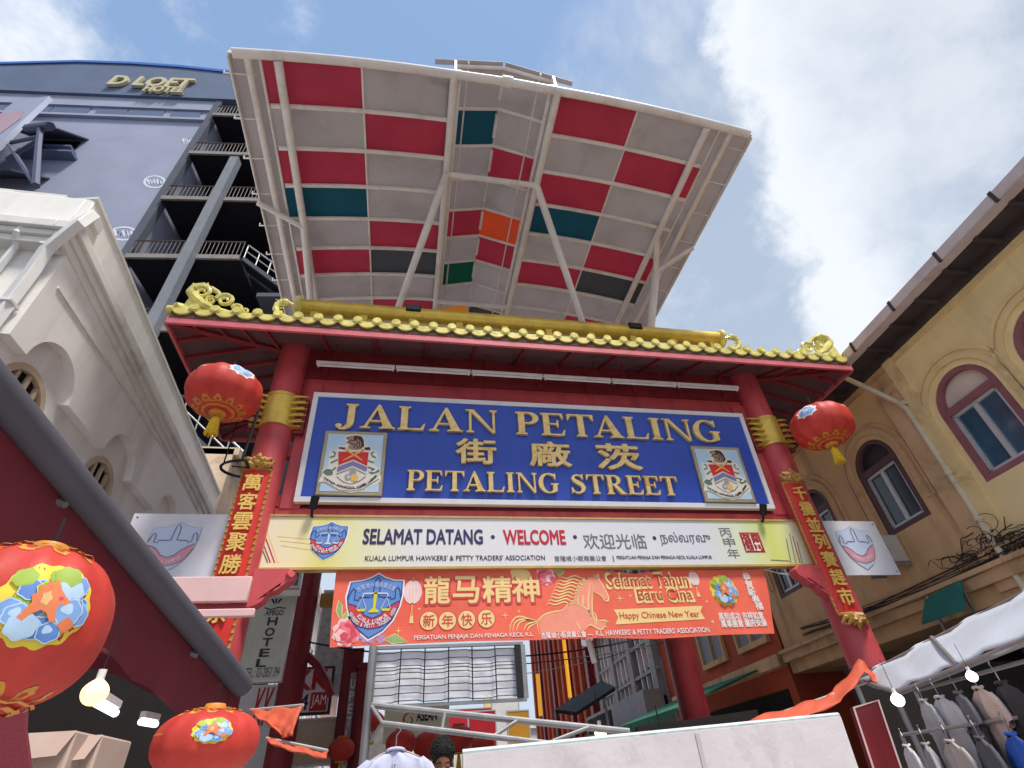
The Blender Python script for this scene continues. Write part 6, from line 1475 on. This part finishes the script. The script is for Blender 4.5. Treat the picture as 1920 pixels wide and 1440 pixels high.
# ------------------------------------------------------------------ hanging shirts
def shirt(px, py, y, wpx, col, lab, bag=False, sleeves=True, rot=0.0):
    c = AT(px, py, y); w_ = (AT(px+wpx/2, py, y)-AT(px-wpx/2, py, y)).length; t = thing('hanging_shirt', lab, 'shirt', tuple(c), 'garments hanging in the stalls')
    m = M("cloth_"+"_".join(str(int(x)) for x in col), rgb(*col), .8, .07, 3, .3, 12)
    ca, sa = math.cos(rot), math.sin(rot); W = lambda a, b, d: c+Vector((a*ca-d*sa, a*sa+d*ca, b))
    mb = MB(); n = 44; vs = []; rows_ = [(.16, .05, .00), (.25, .07, -.03), (.42, .10, -.10), (.47, .12, -.18), (.43, .13, -.30), (.42, .13, -.6), (.44, .14, -1.0), (.45, .14, -1.25)]
    for hw, hd, z in rows_:
        for j in range(n):
            an = 2*math.pi*j/n; vs.append(W(w_*hw*math.cos(an), w_*z+.008*math.sin(3*an), w_*hd*.62*math.sin(an)*(1+.30*math.sin(an*8+z*5)+.15*math.sin(an*13-z*11))))
    mb.add(vs, [((i+1)*n+j, (i+1)*n+(j+1) % n, i*n+(j+1) % n, i*n+j) for i in range(len(rows_)-1) for j in range(n)], m); mb.build('body', t, 0, 180)
    if sleeves:
        for s_ in (-1, 1):
            mb = MB(); vs = []; ns = 18
            for (sx_, sz_, rw, rd) in ((.34, -.10, .075, .035), (.44, -.20, .105, .045), (.52, -.34, .115, .05), (.575, -.50, .12, .055)):
                for j in range(ns):
                    an = 2*math.pi*j/ns; vs.append(W(s_*w_*(sx_+rw*math.cos(an)*.92), w_*(sz_+rw*math.cos(an)*.42*1), w_*rd*math.sin(an)*(1+.25*math.sin(an*5+sz_*20))))
            mb.add(vs, [((i+1)*ns+j, (i+1)*ns+(j+1) % ns, i*ns+(j+1) % ns, i*ns+j) for i in range(3) for j in range(ns)], m); mb.build('sleeve', t, 0, 180)
    mb = MB()
    mb.tube([W(w_*.125*math.cos(an), w_*(.012+.03*abs(math.sin(an))), w_*.055*math.sin(an)) for an in [2*math.pi*j/16 for j in range(17)]], w_*.022, m, 8)
    mb.build('collar', t)
    mb = MB()
    for zz_ in (-.16, -.28, -.40, -.52, -.64): mb.ball(W(0, w_*zz_, -w_*.10), w_*.010, white if sum(col) < 420 else darkp, 8, 5)
    mb.add([W(-w_*.03, -w_*.05, -w_*.085), W(w_*.03, -w_*.05, -w_*.085), W(w_*.03, -w_*.8, -w_*.108), W(-w_*.03, -w_*.8, -w_*.108)], [(0, 1, 2, 3)], m); mb.build('placket', t)
    mb = MB(); mb.tube([W(-w_*.4, -w_*.10, 0), W(0, w_*.05, 0), W(w_*.4, -w_*.10, 0)], .007, M("hanger_wood", rgb(150, 110, 80), .6, .1), 6); mb.tube([W(0, w_*.05, 0), W(0, w_*.20, 0), W(w_*.06, w_*.27, 0), W(w_*.02, w_*.32, 0)], .005, galv, 6); mb.build('hanger', t)
shirt(742, 1410, 4.9, 128, (196, 198, 226), 'pale lavender collared shirt on a hanger at the bottom left of the dark head')
rack = thing('clothes_rail', 'slanting metal clothes rail in the right stall carrying the hanging garments', 'clothes rail', tuple(AT(1700, 1330, 5.0)))
RA, RB = AT(1716, 1296, 5.0), AT(1935, 1236, 3.4)
mb = MB(); mb.tube([RA, RB], .014, galv, 8); mb.build('rail', rack)
RC, RE = AT(1690, 1378, 5.2), AT(1945, 1340, 3.5)
mb = MB(); mb.tube([RC, RE], .014, galv, 8); mb.build('rail', rack)
for p in (RA, RC):
    mb = MB(); mb.tube([p, (p.x, p.y, 0)], .018, galv, 8); mb.build('upright', rack)
from mathutils import Vector as V3
def on(A, B, t): 
    p = A.lerp(B, t); q = p-CAM; return 960+FPX*q.dot(RT)/q.dot(FWD), 720-FPX*q.dot(UP)/q.dot(FWD), p.y
for A, B, t_, col, w_, rot, lab in ((RA, RB, .10, (186, 186, 190), .40, 1.0, 'light grey shirt on the upper rail of the right stall, nearest the white bulb'), (RA, RB, .27, (206, 204, 208), .42, 1.15, 'whitish shirt on the upper rail of the right stall, second from its left end'),
        (RA, RB, .45, (112, 112, 120), .42, .9, 'dark grey shirt on the upper rail of the right stall, middle one'), (RA, RB, .62, (216, 190, 178), .42, 1.05, 'cream pink shirt on the upper rail of the right stall'), (RA, RB, .80, (60, 58, 62), .44, 1.0, 'black shirt on the upper rail of the right stall, near the right edge'),
        (RC, RE, .06, (208, 208, 212), .40, 1.0, 'white shirt on the lower rail of the right stall, beside the maroon panel'), (RC, RE, .24, (150, 150, 158), .42, .85, 'mid grey shirt on the lower rail of the right stall'), (RC, RE, .44, (182, 174, 170), .42, 1.1, 'beige grey shirt on the lower rail of the right stall'), (RC, RE, .66, (90, 92, 100), .42, .95, 'slate grey shirt on the lower rail of the right stall'), (RC, RE, .86, (48, 96, 196), .42, 1.0, 'bright blue shirt on the lower rail at the bottom right corner')):
    px, py, y = on(A, B, t_); zc = (A.lerp(B, t_)-CAM).dot(FWD)
    shirt(px, py+.13*FPX/zc*w_/.42, y, w_*FPX/zc, col, lab, rot=rot)

# ------------------------------------------------------------------ white partition at the bottom right
f = front(3.2); q_ = [f.px(*z) for z in ((868, 1414), (1577, 1343), (1612, 1445), (868, 1470))]
wp = thing('stall_partition', 'plain whitish stall partition panel along the bottom right edge', 'partition', tuple(f.P(q_[0][0], 0)))
mb = MB(); mb.prism(f, [(q_[0][0], 0), (q_[2][0]+.15, 0), q_[2], q_[1], q_[0]], -.05, 0, M("partition_white", rgb(206, 198, 202), .6, .07, 1.6, .25, 9, dirt=rgb(160, 148, 148), damt=.5, dscale=3)); mb.build('panel', wp, .005)
mb = MB(); a_, b_ = Vector(f.P(*q_[0], -.02)), Vector(f.P(*q_[1], -.02)); mb.tube([a_+Vector((0, 0, .006)), b_+Vector((0, 0, .006))], .016, M("edge_pale", rgb(196, 208, 208), .5, .1, 9, dirt=rgb(120, 130, 130), damt=.5, dscale=8), 6); mb.build('top_edge', wp)
for i, t_ in enumerate((.58,)):
    mb = MB(); p = Vector(q_[0]).lerp(Vector(q_[1]), t_); mb.obox(f, p.x-.012, p.x+.012, .1, p.y-.012, 0, .006, M('seam_tape', rgb(186, 178, 182), .5, .06)); mb.build('seam', wp)


# ------------------------------------------------------------------ right stall: tarp roof, frame, dark back
whs = M("white_tarp", rgb(220, 226, 236), .5, .05, 2, .2, 6, dirt=rgb(176, 182, 196), damt=.35, trans=.3)
rs = thing('market_stall', 'right market stall with a white sloping tarp roof on metal tubes', 'stall', tuple(AT(1700, 1440, 5)-Vector((0, 0, 1.3))))
A_, B_, C_, D_ = AT(1600, 1272, 6.6), AT(1985, 1072, 3.3), AT(1985, 1165, 2.9), AT(1675, 1296, 5.4)
mb = MB(); vs = []; n_ = 12
for i in range(n_+1):
    for j in range(7):
        p = A_.lerp(B_, i/n_).lerp(D_.lerp(C_, i/n_), j/6); p.z -= .03*math.sin(math.pi*j/6)+.015*math.sin(i*2.1); vs.append(p)
mb.add(vs, [(i*7+j, i*7+j+1, (i+1)*7+j+1, (i+1)*7+j) for i in range(n_) for j in range(6)], whs); o = mb.build('tarp_roof', rs, 0, 180); md = o.modifiers.new('thick', 'SOLIDIFY'); md.thickness = .006
for nm, l_, r_ in (('tube', [A_+Vector((0, 0, -.03)), B_+Vector((0, 0, -.03))], .03), ('tube', [D_+Vector((0, 0, -.03)), C_+Vector((0, 0, -.03))], .026), ('tube', [A_.lerp(B_, .35).lerp(D_.lerp(C_, .35), .45)-Vector((0, 0, .07)), A_.lerp(B_, 1).lerp(C_, .4)-Vector((0, 0, .07))], .02), ('tube', [A_, D_], .024), ('tube', [A_.lerp(B_, .5), D_.lerp(C_, .5)], .02)):
    mb = MB(); mb.tube(l_, r_, galv, 10); mb.build(nm, rs)
for p in (D_, A_):
    mb = MB(); mb.tube([p, (p.x, p.y, 0)], .03, galv, 10); mb.build('post', rs)
mb = MB(); p, q_ = AT(1610, 1300, 7.3), AT(1990, 1180, 7.3); mb.box((p.x, 7.3, 0), (9.4, 7.4, 2.35), dark); mb.build('shade_backdrop', rs)  # near-black backdrop, the stall's inner shade put into its colour
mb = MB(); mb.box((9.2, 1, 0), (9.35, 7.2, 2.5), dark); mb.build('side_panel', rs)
f = front(4.7); mf = [f.px(*z) for z in ((1600, 1327), (1646, 1313), (1692, 1450), (1640, 1450))]
t = thing('panel_frame', 'maroon upright panel with pale edging right of the white partition', 'panel', tuple(f.P(mf[3][0], 0)))
mb = MB(); mb.prism(f, [(mf[3][0], 0), (mf[2][0], 0), mf[2], mf[1], mf[0], mf[3]], -.05, 0, maroon); mb.build('panel', t)
mb = MB(); mb.ribbon(f, [mf[3], mf[0], mf[1], mf[2]], .02, .006, M("pale_edging", rgb(200, 170, 168), .6, .1)); mb.build('edging', t)
bulb(1683, 1312, 4.4, .05, 'glowing white bulb below the white tarp, above the grey shirts', (1, .97, .88, 1), 2.5)
bulb(1822, 1268, 3.8, .038, 'small glowing white bulb at the right, beside the cream pink shirt', (.95, .95, 1, 1), 2.6)
bulb(1126, 1374, 9.0, .09, 'small glowing bulb far behind the scaffold rails', (1, .86, .6, 1), 2.0)
t = thing('tube_light', 'slanted white tube light hanging below the red banner, right of centre', 'lamp', tuple(AT(1105, 1205, 8.6)), 'tube lights in the stalls'); mb = MB(); mb.tube([AT(1103, 1200, 8.6), AT(1115, 1243, 8.6)], .045, white, 10); mb.build('tube', t)
for (p0, p1, y) , lab in ((((1057, 1200), (1069, 1308), 20), 'thin amber neon tube between the dark windows, right of the banner centre'), (((1008, 1264), (1014, 1342), 20), 'short amber neon tube right of the wire grid')):
    t = thing('neon_tube', lab, 'lamp', tuple(AT(*p0, y)), 'amber neon tubes'); mb = MB(); mb.tube([AT(*p0, y), AT(*p1, y)], .07, M("neon_amber", rgb(240, 170, 50), .4, .05, emit=rgb(240, 170, 50), es=.5), 8); mb.build('tube', t)
f = front(12); q_ = f.pts([(1040, 1330), (1128, 1276), (1130, 1300), (1060, 1345)]); t = thing('stall_canopy', 'black sloping canopy in front of the orange shophouse', 'awning', tuple(f.P(*q_[0])))
mb = MB(); mb.add([f.P(*q_[0], 0), f.P(*q_[3], .8), f.P(*q_[2], .8), f.P(*q_[1], 0)]+[f.P(q_[k][0], q_[k][1]-.06, c_) for k, c_ in ((0, 0), (3, .8), (2, .8), (1, 0))], [(0, 1, 2, 3), (7, 6, 5, 4), (4, 5, 1, 0), (5, 6, 2, 1), (6, 7, 3, 2), (7, 4, 0, 3)], black); mb.build('cover', t)
mb = MB()
for k in (0, 1): a, b = q_[k]; mb.tube([f.P(a, b, 0), f.P(a, 0, 0)], .03, galv, 6)
mb.build('post', t)
f = front(7.6); q_ = f.pts([(1237, 1385), (1240, 1372), (1270, 1366), (1272, 1380)]); t = thing('lit_sign', 'small lit green sign just above the white partition', 'sign', tuple(f.P(*q_[0])))
mb = MB(); mb.prism(f, q_[::-1], -.06, 0, M("green_glow", rgb(50, 200, 150), .4, .05, emit=rgb(50, 200, 150), es=.5)); mb.build('panel', t)
mb = MB(); mb.tube([f.P(*q_[1], -.03), f.P(q_[1][0], q_[1][1]+.3, -.03)], .01, black, 5); mb.build('wire', t)
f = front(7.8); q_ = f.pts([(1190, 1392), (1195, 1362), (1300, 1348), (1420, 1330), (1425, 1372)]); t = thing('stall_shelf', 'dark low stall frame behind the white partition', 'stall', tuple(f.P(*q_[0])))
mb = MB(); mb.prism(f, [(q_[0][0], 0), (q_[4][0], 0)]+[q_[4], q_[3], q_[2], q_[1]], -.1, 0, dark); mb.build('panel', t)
# sign above the grey bay windows
fy = FRy; q0, q1 = fy.px(1200, 1195), fy.px(1113, 1216)
t = thing('shop_sign', 'red and white shop sign above the grey bay windows, under the banner', 'sign', tuple(fy.P(*q0)))
mb = MB(); mb.obox(fy, min(q0[0], q1[0]), max(q0[0], q1[0]), q1[1], q1[1]+2.0, .4, .7, srd); mb.build('panel', t)
mb = MB(); x0, x1 = min(q0[0], q1[0]), max(q0[0], q1[0]); mb.ribbon(fy, [(x0+(x1-x0)*k/10, q1[1]+.5+.45*math.sin(k*.6)) for k in range(11)], .35, .71, white); mb.build('wave_stripe', t)

# ------------------------------------------------------------------ clutter on the right facade
t = thing('air_conditioner', 'pale grey air conditioner box on the ochre wall under the dark window', 'air conditioner', tuple(FR_.P(ra(9.3), 4.3, .2)))
mb = MB(); a = ra(9.35); mb.obox(FR_, a-.42, a+.42, 4.45, 5.0, .02, .34, M("ac_grey", rgb(190, 184, 176), .5, .06, 3, dirt=rgb(140, 128, 116), damt=.4)); mb.build('case', t, .012)
mb = MB(); mb.prism(FR_, circ(a-.1, 4.72, .21, 24), .34, .36, mgrey)
for k in range(6): mb.ribbon(FR_, circ(a-.1, 4.72, .03+.032*k, 18), .008, .365, darkp, closed=True)
mb.build('grille', t)
mb = MB(); mb.obox(FR_, a-.4, a-.36, 4.36, 4.45, .0, .36, galv); mb.obox(FR_, a+.36, a+.4, 4.36, 4.45, 0, .36, galv); mb.build('bracket', t)
wm_ = M("old_cable", rgb(58, 48, 46), .8, .2, 6)
t = thing('cable_tangle', 'dark tangle of old cables on the wall around the downpipe', 'cables', tuple(FR_.P(ra(7.1), 4.0, .2))); rnd = random.Random(5)
def smooth3(l, n=4):
    o = []
    for i in range(len(l)-1):
        p0, p1, p2, p3 = l[max(i-1, 0)], l[i], l[i+1], l[min(i+2, len(l)-1)]
        for k in range(n): t = k/n; o.append(.5*((2*p1)+(-p0+p2)*t+(2*p0-5*p1+4*p2-p3)*t*t+(-p0+3*p1-3*p2+p3)*t**3))
    return o+[l[-1]]
mb = MB()
for k in range(30):      # cables strung along the wall, dipping and looping where they meet the pipe
    a = ra(7.1)+rnd.gauss(0, .25)-rnd.uniform(.2, 1.2); b = 4.10+rnd.gauss(0, .12); L_n = rnd.uniform(.7, 2.6); pts = []
    for i in range(9): pts.append(FR_.P(a+L_n*i/8+rnd.gauss(0, .03), b+rnd.gauss(0, .035)-.22*math.sin(math.pi*i/8)*rnd.random()+.1*(i/8-.5), .05+abs(rnd.gauss(0, .05))))
    mb.tube(smooth3(pts), rnd.choice((.004, .006, .009)), wm_, 5)
for k in range(12):
    a = ra(7.1)+rnd.gauss(0, .2); b = 4.12+rnd.gauss(0, .12); rr_ = rnd.uniform(.05, .16); ph = rnd.uniform(0, 6)
    mb.tube([FR_.P(a+rr_*math.cos(ph+i*.5), b+rr_*.7*math.sin(ph+i*.5)+.01*i, .08+.012*i) for i in range(12)], rnd.choice((.004, .006, .008)), wm_, 5)
for k in range(9):
    l_ = []; b = 3.95+rnd.uniform(-.15, .2); s_ = rnd.uniform(.1, .35)
    for i in range(13): tt = i/12; l_.append(FR_.P(ra(13-9.5*tt), b-s_*4*tt*(1-tt)*.6+.25*math.sin(tt*7+k)*.2, .10+.05*math.sin(k)))
    mb.tube(l_, rnd.choice((.007, .010, .014)), wm_, 5)
mb.build('cables', t)
t = thing('green_awning', 'teal green awning flap on the ochre shophouse under the cables', 'awning', tuple(FR_.P(ra(8.1), 3.4, .3)))
mb = MB(); mb.add([FR_.P(ra(8.8), 3.70, .26), FR_.P(ra(7.9), 3.74, .26), FR_.P(ra(7.8), 3.25, .62), FR_.P(ra(8.8), 3.25, .62)]+[FR_.P(ra(8.8), 3.67, .26), FR_.P(ra(7.9), 3.71, .26), FR_.P(ra(7.8), 3.22, .62), FR_.P(ra(8.8), 3.22, .62)], [(3, 2, 1, 0), (4, 5, 6, 7), (0, 1, 5, 4), (1, 2, 6, 5), (2, 3, 7, 6), (3, 0, 4, 7)], M("awning_teal", rgb(28, 110, 100), .7, .12, 3, dirt=rgb(20, 70, 66), damt=.4)); mb.build('cover', t)
mb = MB(); mb.obox(FR_, ra(8.75), ra(8.70), 3.0, 3.7, .26, .30, galv); mb.build('stay', t); mb = MB(); mb.obox(FR_, ra(8.0), ra(7.95), 3.0, 3.7, .26, .30, galv); mb.build('stay', t)

# ------------------------------------------------------------------ passer-by whose head shows at the bottom
pp_ = AT(830, 1398, 5.2); hc = Vector((pp_.x, 5.2, pp_.z-.10)); gz0 = hc.z-1.50
skin = M("skin", rgb(164, 112, 84), .55, .06, 8); hair = M("hair_black", rgb(20, 17, 18), .55, .25, 40, .6, 120); shirtm = M("shirt_dark", rgb(52, 56, 70), .85, .1, 5)
per = thing('person', 'person with short black hair facing the camera, only the top of the head in view', 'person', (hc.x, hc.y, gz0))
h = hc.z-gz0
def skinned(name, joints, edges, mat, parent, root=0):
    off = Vector(parent['_o']); me = bpy.data.meshes.new(name); me.from_pydata([tuple(Vector(p)-off) for p, r_ in joints], edges, []); me.materials.append(mat)
    o = bpy.data.objects.new(name, me); COL.objects.link(o); o.parent = parent; o['_o'] = tuple(off)
    md = o.modifiers.new('skin', 'SKIN'); 
    for i, (p, r_) in enumerate(joints): v = me.skin_vertices[0].data[i]; v.radius = (r_, r_) if not isinstance(r_, tuple) else r_; v.use_root = i == root
    sb = o.modifiers.new('sub', 'SUBSURF'); sb.levels = sb.render_levels = 2; md.use_smooth_shade = True
    return o
J = lambda x, y, z: (hc.x+x, hc.y+y, gz0+z)
k = h/1.5
body = [(J(0, 0, .92*k), (.15, .11)), (J(0, 0, 1.08*k), (.13, .10)), (J(0, .01, 1.26*k), (.16, .11)), (J(0, .01, 1.36*k), (.07, .065)), (J(0, -.005, 1.43*k), (.055, .055)), (J(0, -.01, 1.50*k), (.075, .09)), (J(0, -.005, 1.58*k), (.072, .088)),
        (J(-.10, 0, .86*k), .085), (J(-.11, -.02, .48*k), .055), (J(-.11, .02, .09*k), .04), (J(-.11, -.12, .04*k), .035), (J(.10, 0, .86*k), .085), (J(.11, .05, .48*k), .055), (J(.11, .10, .09*k), .04), (J(.11, -.04, .04*k), .035),
        (J(-.19, .01, 1.30*k), .055), (J(-.24, .03, 1.05*k), .042), (J(-.23, -.05, .82*k), .032), (J(-.23, -.08, .74*k), .036), (J(.19, .01, 1.30*k), .055), (J(.24, .03, 1.05*k), .042), (J(.23, -.05, .82*k), .032), (J(.23, -.08, .74*k), .036)]
skinned('body', body, [(0, 1), (1, 2), (2, 3), (3, 4), (4, 5), (5, 6), (0, 7), (7, 8), (8, 9), (9, 10), (0, 11), (11, 12), (12, 13), (13, 14), (2, 15), (15, 16), (16, 17), (17, 18), (2, 19), (19, 20), (20, 21), (21, 22)], skin, per)
skinned('shirt', [(J(0, 0, .90*k), (.17, .13)), (J(0, 0, 1.08*k), (.155, .12)), (J(0, .01, 1.26*k), (.18, .13)), (J(0, .01, 1.345*k), (.085, .08)), (J(-.195, .01, 1.295*k), .07), (J(-.235, .03, 1.10*k), .06), (J(.195, .01, 1.295*k), .07), (J(.235, .03, 1.10*k), .06)], [(0, 1), (1, 2), (2, 3), (2, 4), (4, 5), (2, 6), (6, 7)], shirtm, per)
skinned('trousers', [(J(0, 0, .93*k), (.165, .125)), (J(-.10, 0, .84*k), .10), (J(-.11, -.02, .48*k), .07), (J(-.11, .02, .12*k), .06), (J(.10, 0, .84*k), .10), (J(.11, .05, .48*k), .07), (J(.11, .10, .12*k), .06)], [(0, 1), (1, 2), (2, 3), (0, 4), (4, 5), (5, 6)], dark, per)
hd = Vector(J(0, -.01, 1.50*k))
mb = MB(); mb.ball(hd+Vector((0, .022, .060)), .108, hair, 26, 16, .92, .98, 1.02); rnd = random.Random(3)
for i in range(700):
    an = rnd.uniform(0, 2*math.pi); el = rnd.uniform(R(-10), R(88)); dv = Vector((.92*math.cos(el)*math.cos(an), .98*math.cos(el)*math.sin(an), 1.02*math.sin(el)))
    tg = Vector((rnd.gauss(0, .35), -.8, -.1)); tg = (tg-dv*tg.dot(dv)).normalized(); b_ = hd+Vector((0, .022, .060))+dv*.105; mb.tube([b_-tg*.012, b_+dv*.005+tg*.008, b_+tg*.028+dv*.004], [.0045, .004, .0008], hair, 5)
mb.build('hair', per)
mb = MB(); mb.ball(hd+Vector((0, -.098, -.072)), .018, skin, 10, 6, .8, 1, 1.4)
for s_ in (-1, 1): mb.ball(hd+Vector((s_*.083, .0, -.02)), .024, skin, 10, 6, .4, .8, 1.3)
mb.build('nose_and_ears', per)
for s_ in (-1, 1):
    mb = MB(); mb.ball(hd+Vector((s_*.034, -.084, -.052)), .012, M("eye_dark", rgb(60, 48, 44), .3), 10, 6); mb.build('eye', per)
    mb = MB(); mb.tube([hd+Vector((s_*.016, -.094, -.022)), hd+Vector((s_*.035, -.094, -.016)), hd+Vector((s_*.056, -.082, -.024))], .006, hair, 5); mb.build('eyebrow', per)
mb = MB(); mb.tube([hd+Vector((-.024, -.090, -.105)), hd+Vector((0, -.094, -.103)), hd+Vector((.024, -.090, -.105))], .006, M("lips", rgb(140, 80, 70), .5), 6); mb.build('mouth', per)
